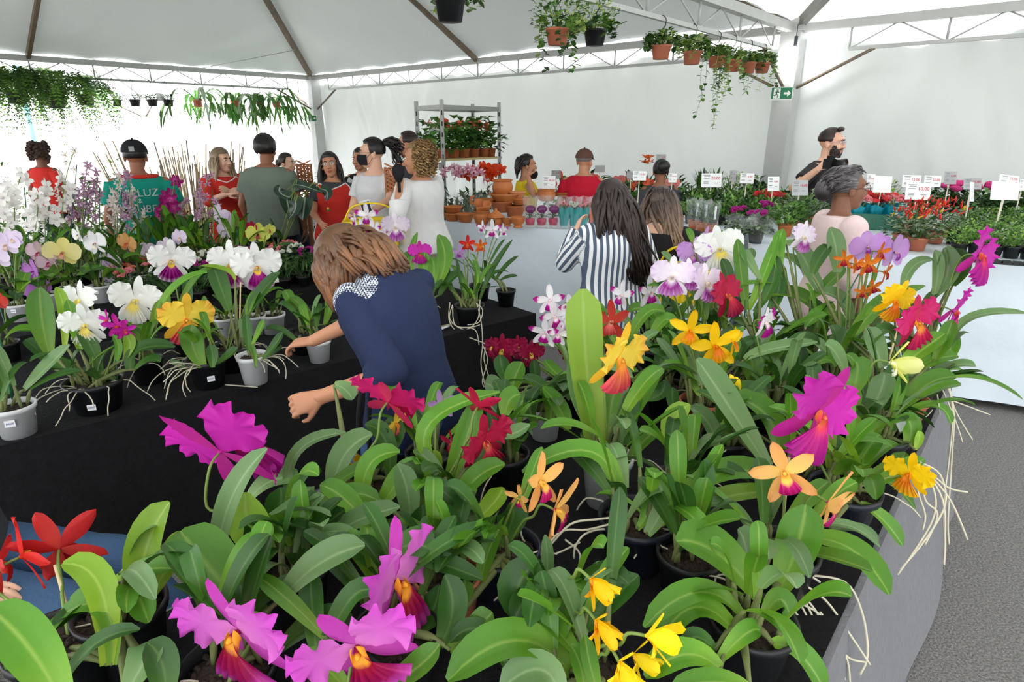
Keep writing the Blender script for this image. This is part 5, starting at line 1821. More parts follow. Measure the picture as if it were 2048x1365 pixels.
p = Plant('orchid with bright lemon flowers and long leaves at bottom edge', 1160, 1.20, pot=('n', 0.08, 0.12))
p.flower(1290, 1272, 125, 'bell', 'lemon', 70, 10, 0, dd=-0.16); p.flower(1238, 1325, 130, 'bell', 'lemon', 20, -5, 0, dd=-0.16); p.flower(1265, 1310, 100, 'bell', 'lemon', 50, 0, 0, dd=-0.04, stem=False)
p.leaves([(1140, 1345, 1030, 1282, 895, 1362, 82, {'dt': -0.05}), (1010, 1330, 960, 1260, 900, 1285, 40, {'mat': 'd'}), (1120, 1400, 1080, 1340, 1000, 1380, 70, {'mat': 'g'}), (1170, 1390, 1160, 1330, 1140, 1290, 40), (1200, 1400, 1180, 1330, 1170, 1270, 34, {'mat': 'm'})])
p.fill(9)
# bottom right
p = Plant('orchid with long arching strap leaves in front of the aerial roots', 1490, 1.30, pot=('k', 0.085, 0.13))
p.leaves([(1487, 1240, 1400, 1185, 1288, 1255, 52, {'dt': -0.1}), (1470, 1265, 1390, 1215, 1320, 1285, 58), (1440, 1340, 1370, 1310, 1290, 1355, 62), (1545, 1290, 1600, 1310, 1650, 1385, 52), (1430, 1300, 1395, 1275, 1370, 1290, 36, {'mat': 'd'}), (1440, 1320, 1490, 1270, 1520, 1262, 44), (1500, 1380, 1430, 1365, 1340, 1380, 50)])
p.fill(9); p.roots(2)
p = Plant('staked orchid with peach flowers and tall leaves by the charcoal skirt', 1545, 1.50, pot=('k', 0.085, 0.14))
p.flower(1570, 945, 130, 'star', 'peach', -25, 10, 25, dd=-0.1); p.flower(1655, 1005, 140, 'star', 'peach', 45, -10, -20, dd=-0.12)
p.leaves([(1560, 1180, 1595, 1090, 1612, 1010, 82), (1512, 1190, 1430, 1105, 1352, 1082, 92, {'mat': 'm'}), (1515, 1090, 1470, 1022, 1408, 1008, 30, {'mat': 'g'}), (1605, 1080, 1700, 1098, 1778, 1190, 52, {'dt': -0.12, 'mat': 'm'}), (1500, 1160, 1490, 1090, 1475, 1060, 46, {'mat': 'g'}),
          (1530, 1230, 1560, 1200, 1580, 1235, 46), (1610, 1060, 1690, 1050, 1760, 1095, 22, {'mat': 'g'})])
p.stake(1538, 1330, 1578, 915, False); p.fill(10)
for q in ([(1590, 1160), (1650, 1200), (1700, 1270), (1740, 1330)], [(1600, 1180), (1640, 1260), (1690, 1310), (1700, 1365)], [(1605, 1150), (1690, 1165), (1725, 1230), (1735, 1310), (1720, 1350)], [(1575, 1200), (1640, 1230), (1690, 1310), (1730, 1325)],
          [(1590, 1190), (1620, 1250), (1625, 1310), (1630, 1350)], [(1580, 1170), (1630, 1220), (1660, 1290), (1690, 1360)], [(1560, 1160), (1610, 1150), (1640, 1165)], [(1580, 1205), (1600, 1235), (1650, 1245), (1640, 1225)]):
    p.sheet(q, 0.0028, dd=-0.06)
p = Plant('orchid with one huge ruffled magenta flower near the right edge', 1690, 1.72, pot=('n', 0.09, 0.15))
p.flower(1632, 828, 200, 'catt', 'magenta', 22, 0, -32, dd=-0.22, seed=0)
p.leaves([(1735, 985, 1800, 940, 1850, 920, 30), (1710, 965, 1770, 960, 1830, 1018, 26), (1720, 1010, 1765, 1040, 1805, 1092, 36), (1700, 960, 1735, 900, 1760, 870, 40), (1690, 950, 1680, 900, 1650, 890, 40, {'mat': 'd'}), (1660, 1060, 1720, 1060, 1755, 1090, 26, {'mat': 'g'}), (1740, 950, 1790, 930, 1810, 905, 34)])
p.flower(1820, 948, 92, 'catt', 'yellow', -60, -10, 0, dd=-0.1)
p.fill(14, mats='mmy'); p.roots(1)
for q in ([(1840, 925), (1880, 950), (1890, 1010), (1850, 1080), (1800, 1140)], [(1845, 930), (1870, 990), (1865, 1040), (1830, 1100), (1795, 1150)], [(1850, 935), (1895, 975), (1935, 985)], [(1850, 940), (1900, 1000), (1935, 1080)], [(1842, 940), (1850, 1000), (1875, 1030), (1850, 1090)], [(1838, 935), (1835, 980), (1850, 1030), (1845, 1060)], [(1848, 938), (1885, 1000), (1890, 1080), (1888, 1130)]):
    p.sheet(q, 0.0028, dd=-0.05)
p = Plant('orchid with a white label and broad leaves left of the long roots', 1760, 2.02, pot=('k', 0.085, 0.15))
p.leaves([(1735, 875, 1780, 852, 1812, 845, 38), (1725, 850, 1760, 785, 1768, 745, 44, {'mat': 'g'}), (1765, 818, 1790, 780, 1798, 745, 30, {'mat': 'd'}), (1798, 825, 1855, 770, 1912, 755, 42, {'dt': -0.05}), (1815, 892, 1822, 855, 1806, 828, 36), (1700, 795, 1715, 745, 1708, 722, 48),
          (1720, 860, 1728, 820, 1755, 800, 46, {'mat': 'd'}), (1800, 830, 1870, 812, 1903, 850, 22), (1830, 900, 1838, 880, 1836, 862, 16, {'mat': 'l'}), (1690, 840, 1700, 800, 1690, 770, 40, {'mat': 'y'}), (1800, 790, 1850, 790, 1880, 770, 26, {'mat': 'd'})])
p.leaf(1895, 757, 1970, 760, 2046, 800, 14, stalk=False)
p.sheet([(1885, 740), (1900, 790), (1915, 830), (1945, 880)], 0.0026); p.sheet([(1890, 745), (1905, 820), (1900, 900), (1888, 1010), (1890, 1100)], 0.003); p.sheet([(1895, 760), (1908, 830), (1902, 940), (1896, 1040), (1898, 1090)], 0.003); p.sheet([(1900, 800), (1940, 815), (1980, 830)], 0.0024); p.sheet([(1885, 780), (1910, 840), (1925, 885)], 0.0024); p.sheet([(1872, 770), (1880, 830)], 0.0024); p.sheet([(1830, 835), (1850, 835), (1865, 820)], 0.002)
o = MB(); o.box(at(1805, 848, 1.95), (0.022, 0.001, 0.02), face_matrix(10, 30, 15) @ Matrix.Rotation(R(90), 3, 'X')); o.build('price_label', m_tagp, p.root, False, origin=p.p)
p.fill(11)
p = Plant('orchid with pale yellow bell flower among grey-green leaves', 1725, 2.12, pot=('k', 0.085, 0.15))
p.flower(1778, 725, 92, 'bell', 'paleyellow', 62, 0, 0, dd=-0.15)
p.leaves([(1765, 735, 1748, 690, 1732, 655, 42, {'mat': 'g'}), (1800, 735, 1845, 700, 1890, 668, 40, {'mat': 'm'}), (1825, 742, 1870, 720, 1916, 712, 34), (1740, 690, 1770, 660, 1795, 690, 30, {'mat': 'd'}), (1690, 745, 1670, 705, 1650, 690, 34, {'mat': 'g'}), (1870, 720, 1890, 680, 1905, 640, 30), (1755, 770, 1800, 750, 1880, 745, 24, {'mat': 'g'})])
p.stake(1778, 720, 1800, 640, False); p.fill(11)
p = Plant('orchid with yellow flower above a cherry pink flower on a cane', 1800, 2.32, pot=T)
p.flower(1788, 602, 84, 'catt', 'yellow', 10, -5, -20, dd=-0.1); p.flower(1830, 645, 108, 'catt', 'cherry', 15, 0, 12, dd=-0.2)
p.leaves([(1735, 640, 1770, 605, 1850, 572, 26), (1700, 680, 1740, 630, 1790, 585, 34), (1720, 690, 1770, 640, 1800, 620, 28, {'mat': 'g'}), (1790, 640, 1820, 612, 1835, 600, 24, {'mat': 'd'})])
p.stake(1748, 680, 1775, 620, False); p.fill(11)
p = Plant('tall orchid at the far corner with two deep magenta flowers', 1880, 2.45, pot=('k', 0.08, 0.14))
p.flower(1955, 512, 118, 'catt', 'magenta', 30, 5, -25, dd=-0.1); p.flower(1905, 622, 105, 'catt', 'magenta', 40, -10, -35, dd=-0.12)
p.leaves([(1868, 590, 1876, 540, 1870, 500, 22, {'mat': 'g'}), (1868, 592, 1895, 545, 1888, 496, 42, {'mat': 'g'}), (1898, 572, 1908, 530, 1893, 492, 22, {'mat': 'g'}), (1905, 572, 1922, 535, 1908, 498, 34, {'mat': 'd'}), (1805, 585, 1825, 535, 1868, 520, 24, {'mat': 'g'}), (1838, 628, 1858, 602, 1872, 585, 20, {'mat': 'd'}),
          (1902, 690, 1945, 635, 2060, 628, 20, {'mat': 'g', 'dt': -0.1}), (1895, 720, 1900, 690, 1890, 655, 34)])
p.stake(1885, 660, 1862, 600); p.fill(10)
p = Plant('orchid with a spray of spotted orange flowers and lilac ones behind', 1690, 2.62, pot=('k', 0.08, 0.14))
for q in ((1735, 530, 48, -10), (1690, 520, 40, -50), (1770, 545, 44, 40), (1760, 505, 40, 20), (1745, 575, 36, 0), (1725, 585, 30, -30), (1712, 530, 34, 10)):
    p.flower(q[0], q[1], q[2], 'star', 'spotorange', q[3], 0, q[0] % 40, dd=-0.08)
p.flower(1735, 495, 66, 'phal', 'lilac', -20, 10, 10, dd=0.1); p.flower(1788, 505, 76, 'phal', 'lilac', 25, 0, 0, dd=0.1); p.flower(1758, 490, 50, 'phal', 'lilac', 5, 15, 0, dd=0.15)
p.leaves([(1674, 545, 1672, 500, 1660, 455, 36, {'mat': 'g'}), (1625, 548, 1640, 515, 1660, 490, 28, {'mat': 'd'}), (1700, 640, 1680, 600, 1640, 585, 36, {'mat': 'g'}), (1670, 655, 1650, 625, 1610, 655, 30), (1690, 650, 1720, 640, 1730, 655, 26, {'mat': 'd'}), (1735, 575, 1748, 555, 1745, 530, 10)])
p.stake(1660, 650, 1718, 548); p.fill(13)
p = Plant('orchid with white and violet flower held high beside the pink top', 1600, 2.75, pot=('k', 0.08, 0.14))
p.flower(1605, 475, 62, 'catt', 'blush', 20, 10, -15, dd=-0.05)
p.leaves([(1560, 512, 1605, 535, 1642, 590, 32, {'mat': 'g'}), (1572, 488, 1602, 508, 1625, 560, 40, {'mat': 'g'}), (1540, 590, 1590, 592, 1638, 625, 42, {'mat': 'm'}), (1620, 600, 1660, 565, 1690, 535, 26), (1605, 700, 1640, 650, 1662, 602, 34, {'mat': 'y'}), (1640, 690, 1640, 640, 1625, 600, 30, {'mat': 'd'}), (1560, 545, 1556, 500, 1566, 458, 26, {'mat': 'm'})])
p.fill(13)
p = Plant('orchid with a fan of upright leaves behind the crimson flower', 1505, 2.75, pot=T)
p.flower(1452, 592, 88, 'catt', 'crimson', 30, 20, 10, dd=-0.15)
p.leaves([(1492, 620, 1482, 545, 1475, 478, 26), (1498, 620, 1530, 545, 1556, 472, 22), (1510, 625, 1545, 565, 1548, 508, 26, {'mat': 'd'}), (1465, 600, 1455, 550, 1443, 518, 24, {'mat': 'd'}), (1530, 640, 1555, 590, 1562, 525, 26, {'mat': 'd'}), (1520, 560, 1495, 520, 1485, 500, 24, {'mat': 'g'}), (1412, 695, 1432, 592, 1556, 566, 15, {'mat': 'm'})])
p.stake(1490, 660, 1490, 600); p.fill(14, mats='md')
p = Plant('orchid with large white frilly flower and lilac bloom at table back', 1420, 2.95, pot=('k', 0.08, 0.14))
p.flower(1440, 500, 92, 'catt', 'whiteyellow', -20, 25, 15, dd=-0.05); p.flower(1470, 478, 40, 'catt', 'whiteyellow', 30, 10, 0); p.flower(1388, 510, 66, 'catt', 'lilac', -30, 5, 0); p.flower(1412, 470, 34, 'star', 'lilac', 20, 0, 0)
p.leaves([(1410, 545, 1405, 510, 1400, 482, 20, {'mat': 'g'}), (1430, 540, 1445, 500, 1440, 470, 20), (1385, 485, 1380, 470, 1372, 458, 16), (1430, 485, 1440, 470, 1448, 465, 14), (1480, 545, 1500, 515, 1495, 500, 20, {'mat': 'g'}), (1345, 530, 1335, 515, 1322, 505, 16, {'mat': 'g'})])
p.fill(12)
p = Plant('orchid with a row of blush white frilled flowers by yellow basket', 1365, 2.72, pot=('k', 0.085, 0.14))
p.flower(1345, 556, 84, 'catt', 'blush', -25, 30, 5, dd=-0.1); p.flower(1412, 568, 78, 'catt', 'blush', 25, 20, -5, dd=-0.1); p.flower(1380, 552, 66, 'catt', 'blush', 5, 30, 0, dd=-0.06)
p.leaves([(1395, 640, 1380, 580, 1295, 572, 24), (1370, 650, 1350, 615, 1325, 598, 16, {'mat': 'd'}), (1410, 640, 1405, 615, 1395, 600, 24), (1340, 690, 1325, 650, 1290, 610, 26), (1320, 620, 1330, 600, 1315, 560, 16, {'mat': 'd'}), (1300, 690, 1335, 700, 1355, 690, 26, {'mat': 'd'})])
p.fill(14)
p = Plant('orchid with star-shaped golden yellow flowers with orange lips', 1395, 2.30, pot=T)
p.flower(1380, 662, 84, 'star', 'yellow', -10, 10, -8, dd=-0.12); p.flower(1428, 692, 104, 'star', 'yellow', 10, 5, 12, dd=-0.12); p.flower(1465, 685, 60, 'star', 'yellow', 50, 10, 0, dd=-0.1)
p.leaves([(1535, 935, 1452, 805, 1393, 718, 60, {'mat': 'g', 'dt': 0.0, 'db': -0.25}), (1560, 900, 1535, 835, 1478, 797, 58, {'mat': 'm', 'db': -0.2}), (1350, 905, 1345, 850, 1380, 810, 46, {'mat': 'l', 'db': -0.15}), (1432, 892, 1415, 845, 1378, 815, 38, {'mat': 'g', 'db': -0.15}), (1415, 740, 1450, 690, 1490, 655, 20), (1490, 720, 1540, 700, 1635, 685, 30, {'mat': 'g'}), (1505, 770, 1505, 735, 1500, 712, 42), (1530, 790, 1520, 765, 1500, 750, 40, {'mat': 'd'}), (1350, 830, 1345, 800, 1345, 775, 26, {'mat': 'd'}), (1560, 780, 1590, 750, 1600, 740, 40, {'mat': 'd'})])
for q in (1378, 1394): p.stake(q, 830, q + 5, 690, False)
for q in ((1462, 795), (1473, 800)):
    b = MB(); b.tube(bez(at(q[0] - 3, q[1] - 45, 2.1), at(q[0] + 2, q[1] - 30, 2.1), at(q[0] - 2, q[1] + 10, 2.1), 8), [.003, .005, .009, .011, .012, .012, .010, .007, .002], 8); b.build('flower_bud', PM['lemon'][0], p.root, origin=p.p)
p.fill(15); p.roots(3)
p = Plant('orchid with small white and violet flower among the dark leaves', 1535, 2.35, pot=('k', 0.085, 0.14))
p.flower(1530, 645, 62, 'catt', 'whitemag', 35, -5, 10, dd=-0.1)
p.leaves([(1500, 735, 1520, 690, 1545, 660, 26, {'mat': 'g'}), (1560, 720, 1600, 680, 1640, 690, 30, {'mat': 'd'}), (1480, 720, 1490, 690, 1520, 680, 24, {'mat': 'd'}), (1590, 760, 1600, 720, 1590, 690, 30, {'mat': 'd'}), (1610, 740, 1650, 720, 1670, 735, 30), (1560, 760, 1540, 720, 1510, 715, 30)])
p.fill(15, mats='dmg'); p.roots(2)
# centre
p = Plant('orchid in white pot with one very broad pale leaf and yellow flower', 1210, 1.88, pot=('w', 0.075, 0.16))
p.flower(1235, 718, 140, 'catt', 'sunset', 38, -8, -12, dd=-0.12)
p.leaf(1190, 880, 1172, 720, 1166, 578, 72, mat='l', dt=-0.06, fold=0.1, base=0.6, tipp=0.8)
p.leaves([(1185, 870, 1150, 790, 1145, 700, 24, {'mat': 'g'}), (1215, 880, 1225, 800, 1240, 760, 34), (1240, 880, 1275, 810, 1320, 745, 34), (1250, 890, 1260, 830, 1260, 780, 36, {'mat': 'd'}), (1260, 920, 1290, 880, 1320, 862, 34), (1195, 900, 1180, 880, 1160, 870, 36, {'mat': 'd'})])
p.stake(1213, 1050, 1180, 840); p.stake(1230, 950, 1190, 860, False); p.roots(1); p.fill(9)
p = Plant('orchid in black pot with white papery sheath and tangled roots', 1268, 1.62, pot=('n', 0.095, 0.14))
p.leaves([(1240, 1020, 1185, 905, 1045, 945, 46, {'mat': 'm', 'dt': 0.05}), (1295, 1070, 1330, 1010, 1342, 955, 46, {'mat': 'g'}), (1275, 1060, 1295, 1020, 1290, 975, 26), (1310, 1055, 1430, 1000, 1560, 985, 40, {'mat': 'y', 'dt': -0.05}), (1350, 1005, 1450, 945, 1548, 958, 56, {'mat': 'm'})])
p.sheet([(1260, 1050), (1300, 1080), (1310, 1130)], 0.0025); p.roots(4, L=(0.1, 0.18), rad=0.0026); p.fill(8)
p = Plant('orchid in plain white pot with small leaves beside the asphalt', 1090, 2.28, pot=Wp)
p.leaves([(1100, 850, 1100, 800, 1085, 770, 30, {'mat': 'm'}), (1135, 860, 1120, 820, 1085, 775, 36, {'mat': 'm'}), (1070, 850, 1060, 810, 1080, 775, 28, {'mat': 'd'})])
p.fill(12)
p = Plant('orchid with white flowers tipped magenta on a bent stem', 1160, 2.42, pot=('k', 0.08, 0.14))
for q in ((1100, 600, 66, -10), (1108, 632, 70, 15), (1090, 665, 64, -20), (1130, 650, 44, 40), (1138, 612, 56, 20), (1115, 668, 54, 10)):
    p.flower(q[0], q[1], q[2], 'star', 'whitemag', q[3], -5, q[0] % 30 - 15, dd=-0.2)
p.leaves([(1145, 730, 1120, 690, 1078, 690, 32, {'mat': 'g'}), (1150, 770, 1110, 745, 1090, 720, 26, {'mat': 'm'}), (1140, 800, 1125, 770, 1105, 760, 30, {'mat': 'd'}), (1180, 800, 1170, 760, 1160, 720, 30, {'mat': 'd'})])
p.fill(14); p.roots(1)
p = Plant('orchid with clustered wine red flowers with yellow centres', 1040, 2.62, pot=('k', 0.08, 0.14))
for q in ((1005, 700, 62, -20), (1062, 708, 54, 10), (1035, 695, 46, 30), (1138, 700, 44, 10), (985, 695, 40, -50)):
    p.flower(q[0], q[1], q[2], 'catt', 'wine', q[3], 5, q[0] % 30 - 15, dd=-0.15)
p.leaves([(1020, 770, 1005, 740, 1000, 710, 32, {'mat': 'd'}), (1025, 780, 1030, 755, 1045, 725, 42, {'mat': 'm'}), (1075, 770, 1070, 745, 1068, 720, 22, {'mat': 'd'}), (1100, 800, 1080, 770, 1045, 755, 26, {'mat': 'd'}), (1010, 800, 985, 775, 970, 768, 44, {'mat': 'g'})])
p.fill(13)
p = Plant('orchid with coral red flower in front of the striped shirt', 1240, 2.60, pot=('k', 0.08, 0.14))
p.flower(1225, 645, 84, 'star', 'coral', -35, 20, 10, dd=-0.12); p.flower(1200, 630, 40, 'star', 'coral', -60, 10, 0, dd=-0.05)
p.leaves([(1215, 690, 1205, 640, 1195, 605, 22), (1250, 700, 1290, 630, 1330, 625, 28, {'mat': 'm'}), (1300, 680, 1330, 640, 1345, 660, 30), (1270, 760, 1310, 740, 1345, 735, 24), (1290, 800, 1320, 790, 1330, 760, 30, {'mat': 'd'})])
p.fill(14); p.roots(2)
p = Plant('orchid with thin white and violet flowers before the striped shirt', 1305, 2.85, pot=('k', 0.08, 0.14))
p.flower(1245, 592, 60, 'star', 'whitemag', -50, 20, 0, dd=-0.1); p.flower(1298, 585, 66, 'star', 'whitemag', 20, 15, 0, dd=-0.1)
p.leaves([(1320, 660, 1290, 620, 1255, 625, 26), (1300, 640, 1310, 600, 1335, 575, 16), (1340, 660, 1350, 630, 1340, 610, 24, {'mat': 'd'})])
p.fill(14); p.roots(2)
# low fillers so the table reads as packed with pots
fr = random.Random(77)
spots = [(600, 1.45), (1350, 1.80), (1440, 2.05), (1620, 2.05), (1010, 1.95), (850, 1.98), (1330, 2.45), (1480, 2.5), (1650, 2.45), (900, 1.42), (1370, 1.50), (1600, 1.85)]
words = ['near the pink flowers', 'between the black and terracotta pots', 'under the golden stars', 'under the huge magenta flower', 'behind the apricot flowers', 'near the stooping shopper', 'under the blush row', 'under the upright fan', 'under the orange spray', 'behind the lower pink flowers', 'by the black pot with roots', 'behind the peach flowers']
for (u, d), w in zip(spots, words):
    p = Plant('leafy orchid without flowers ' + w, u, d, pot=fr.choice([('k', 0.075, 0.13), ('k', 0.08, 0.13), T]), seed=int(u + d * 100))
    p.fill(14, L=(0.14, 0.24), mats='mmddg', el=(30, 80)); p.roots(1)

Plant.fill = BASEFILL
for q, n, L, w, k in LATER:
    q.fill(n, L, w, clear=True, **k)
# ------------------------------------------------------------------ orchids on the black felt tables
p = Plant('orchid in squat white pot at the left edge of the black table', 40, None, v=868, pot=('w', 0.072, 0.12)); p.ptag(-65, 0.6, 0.016)
p.leaves([(15, 790, -15, 720, -40, 700, 40, {'mat': 'd'}), (50, 780, 90, 740, 140, 690, 34, {'mat': 'g'})]); p.stake(25, 800, -5, 660); p.fill(4, mats='dg')
p = Plant('orchid with stacked white frilly flowers with yellow throats', 200, None, v=818, pot=('k', 0.105, 0.13)); p.ptag(-70, 0.35, 0.015)
p.flower(160, 603, 78, 'catt', 'whiteyellow', -15, 20, 5, dd=0.05); p.flower(170, 650, 84, 'catt', 'whiteyellow', 20, -5, 0, dd=0.0, seed=1); p.flower(235, 652, 52, 'star', 'magenta', 10, 0, 0); p.flower(250, 660, 44, 'star', 'magenta', 30, -10, 0); p.flower(215, 640, 40, 'star', 'magenta', -30, 10, 0, stem=False)
p.leaves([(98, 705, 84, 640, 80, 575, 46, {'mat': 'm'}), (130, 690, 128, 620, 112, 575, 22, {'mat': 'y'}), (160, 700, 150, 650, 135, 600, 26, {'mat': 'm'}), (200, 740, 180, 690, 160, 660, 30, {'mat': 'd'}), (110, 740, 75, 700, 50, 680, 26, {'mat': 'd'}), (140, 740, 100, 730, 80, 735, 24, {'mat': 'd'}), (260, 740, 280, 700, 350, 695, 34, {'mat': 'd'}), (250, 720, 260, 690, 250, 670, 22, {'mat': 'y'}), (230, 760, 180, 745, 145, 765, 26, {'mat': 'd'}), (270, 740, 300, 720, 320, 725, 22, {'mat': 'd'}), (225, 740, 238, 700, 225, 670, 14)])
p.fill(8, mats='ddm'); p.roots(10, L=(0.12, 0.22)); p.stake(238, 785, 228, 690)
p = Plant('orchid with one wide white flower with yellow centre', 300, None, v=765, pot=('k', 0.07, 0.12))
p.flower(272, 602, 92, 'catt', 'whiteyellow', 10, 10, -10); p.leaves([(290, 700, 270, 650, 255, 635, 26), (300, 690, 310, 640, 320, 600, 18, {'mat': 'y'}), (310, 640, 350, 575, 415, 545, 20)]); p.fill(8, mats='md'); p.roots(6)
p = Plant('orchid with yellow flower and frilled coral lip in black pot', 420, None, v=772, pot=('k', 0.08, 0.13)); p.ptag(-55, 0.45, 0.015)
p.flower(372, 640, 100, 'catt', 'sunset', 35, 0, -10, dd=-0.05)
p.leaves([(405, 735, 385, 690, 385, 650, 42, {'mat': 'm'}), (425, 735, 425, 710, 420, 690, 22, {'mat': 'd'}), (430, 730, 460, 710, 475, 695, 22, {'mat': 'd'}), (400, 640, 408, 615, 408, 592, 12, {'mat': 'm'}), (400, 730, 370, 735, 340, 720, 16, {'mat': 'g'})]); p.fill(5); p.roots(12, L=(0.15, 0.25), az=(150, 300))
p = Plant('small orchid in white pot held by the stooping shopper', 512, None, v=765, pot=('w', 0.066, 0.135)); HELD = p
p.leaves([(498, 705, 495, 665, 492, 630, 18, {'mat': 'd'}), (505, 690, 520, 660, 528, 640, 14, {'mat': 'm'}), (512, 735, 508, 705, 502, 690, 10, {'mat': 'm'}), (525, 720, 550, 690, 565, 665, 18, {'mat': 'd'}), (535, 715, 555, 700, 560, 690, 14, {'mat': 'd'})]); p.roots(8, az=(-60, 60), L=(0.1, 0.2))
p = Plant('orchid with pair of round white flowers with violet lips on cane', 470, None, v=738, pot=('k', 0.095, 0.12))
p.flower(465, 530, 92, 'catt', 'whitelip', -10, 5, 0, dd=0.1); p.flower(515, 535, 92, 'catt', 'whitelip', 15, 0, 5, dd=0.1, seed=2)
p.leaves([(458, 622, 440, 570, 428, 535, 36, {'mat': 'd'}), (355, 620, 390, 560, 430, 535, 16, {'mat': 'm'}), (490, 640, 520, 590, 560, 545, 28, {'mat': 'd'}), (470, 560, 450, 540, 400, 532, 12, {'mat': 'y'}), (495, 630, 505, 600, 520, 585, 20)])
p.stake(478, 740, 481, 565, False); p.fill(4); p.roots(8)
p = Plant('orchid with drooping white flower and purple lip beside lilac moths', 375, None, v=715, pot=('k', 0.06, 0.1))
p.flower(342, 522, 82, 'catt', 'whitelip', 28, -5, -8, dd=0.1, seed=1); p.leaves([(338, 620, 335, 600, 332, 580, 12, {'mat': 'y'}), (360, 640, 375, 600, 370, 560, 20, {'mat': 'd'})]); p.fill(5)
for (u, v, r, lb) in ((455, 672, 0.06, 'left of the cane'), (548, 665, 0.07, 'with dark moss top'), (515, 668, 0.055, 'behind the held pot'), (640, 722, 0.06, 'behind the stooping shopper\'s hand')):
    p = Plant('young orchid in white pot ' + lb, u, None, v=v, pot=('w', r, 0.11)); p.fill(6, L=(0.1, 0.2), mats='dm')
p = Plant('orchid with wide green leaves and a violet bud near the shopper', 610, None, v=705, pot=('k', 0.075, 0.12))
p.leaves([(600, 640, 580, 600, 570, 580, 22, {'mat': 'm'}), (625, 640, 600, 610, 580, 595, 20), (650, 650, 660, 610, 655, 580, 20), (600, 690, 560, 660, 530, 660, 16, {'mat': 'd'})]); p.flower(606, 672, 26, 'star', 'magenta', 0, 0, 0); p.fill(6); p.stake(645, 690, 630, 600)
# right end of the black table
p = Plant('orchid in tall white pot with one violet flower and tall leaves', 852, None, v=650, pot=('w', 0.056, 0.125))
p.flower(840, 507, 46, 'catt', 'magenta', 10, 25, 0); p.leaves([(835, 580, 800, 530, 780, 492, 34), (872, 575, 890, 520, 876, 470, 32), (850, 575, 848, 530, 850, 505, 24), (880, 590, 900, 560, 925, 545, 22, {'mat': 'd'}), (825, 580, 822, 520, 835, 465, 14), (838, 590, 815, 560, 800, 545, 20, {'mat': 'd'}), (862, 580, 868, 540, 862, 515, 22)]); p.fill(4); p.roots(4, L=(.05, .08))
p = Plant('orchid in white pot half hidden behind the tall white pot', 828, None, v=630, pot=('w', 0.05, 0.11))
p.flower(810, 592, 38, 'star', 'orangered', -10, 0, 0, dd=-0.1); p.flower(810, 572, 22, 'star', 'orangered', -10, 20, 0, dd=-0.1, stem=False); p.fill(6)
p = Plant('orchid in black pot with white roots trailing over the table edge', 940, None, v=648, pot=('k', 0.085, 0.12))
p.flower(935, 488, 34, 'star', 'scarlet', 0, 5, 0, dd=0.15); p.flower(960, 492, 28, 'star', 'orangered', 20, 0, 0, dd=0.15); p.flower(920, 505, 32, 'star', 'lilac', -20, 0, 0, dd=0.1)
p.leaves([(915, 600, 895, 560, 890, 535, 12, {'mat': 'd'}), (930, 600, 925, 560, 900, 530, 12), (950, 600, 955, 550, 945, 520, 12), (960, 600, 985, 540, 1025, 480, 12, {'mat': 'd'}), (900, 580, 895, 545, 890, 520, 12, {'mat': 'd'}), (955, 585, 970, 545, 990, 530, 10)]); p.fill(8, w=(0.015, 0.025), L=(0.15, 0.25), mats='dm')
for q in ([(960, 600), (955, 640), (930, 660), (900, 640), (905, 610)], [(900, 605), (898, 640), (915, 665), (950, 680), (970, 690), (968, 720), (980, 760)], [(955, 610), (963, 650), (965, 690), (962, 730), (972, 780)], [(905, 610), (910, 650), (940, 655), (960, 650)], [(965, 690), (975, 720), (965, 760), (968, 775)], [(915, 655), (950, 660), (958, 690)], [(950, 605), (965, 620), (958, 645), (935, 650)]):
    p.sheet(q, 0.003, dd=-0.1)
p = Plant('young orchid in glossy black pot at the table corner', 1012, None, v=612, pot=('k', 0.062, 0.11))
p.leaves([(992, 560, 1010, 535, 1037, 512, 11), (990, 560, 970, 545, 945, 535, 11), (1000, 562, 1015, 555, 1035, 552, 10), (998, 560, 985, 550, 1010, 540, 10, {'mat': 'd'})], 'd')
p = Plant('dark leafy orchid in black pot behind the trailing roots', 960, None, v=600, pot=('k', 0.07, 0.11)); p.flower(985, 460, 40, 'star', 'whitemag', -10, 10, 0); p.flower(965, 455, 26, 'star', 'whitemag', -40, 10, 0); p.flower(1005, 462, 26, 'star', 'whitemag', 40, 10, 0); p.fill(9, L=(0.16, 0.28), w=(0.02, 0.03), mats='dm')
p = Plant('orchid with tall white flowers tipped violet near the yellow crate', 760, None, v=598, pot=('k', 0.07, 0.12))
for q in ((735, 432, 50, -10), (755, 468, 46, 10), (722, 455, 34, -30), (790, 455, 56, 20), (745, 462, 40, 0), (710, 440, 26, -40)):
    p.flower(q[0], q[1], q[2], 'star' if q[0] != 790 else 'catt', 'whitemag' if q[0] != 790 else 'blush', q[3], 5, 0)
p.flower(745, 520, 34, 'star', 'whiteyellow', 0, 0, 0); p.flower(778, 535, 30, 'star', 'whiteyellow', 10, 0, 0)
p.leaves([(770, 560, 775, 520, 780, 490, 16), (740, 540, 735, 500, 722, 480, 12), (790, 560, 800, 525, 830, 505, 18)]); p.fill(9)
p = Plant('leafy orchid between the stooping shopper and tall white pot', 790, None, v=620, pot=('k', 0.07, 0.12)); p.fill(10)
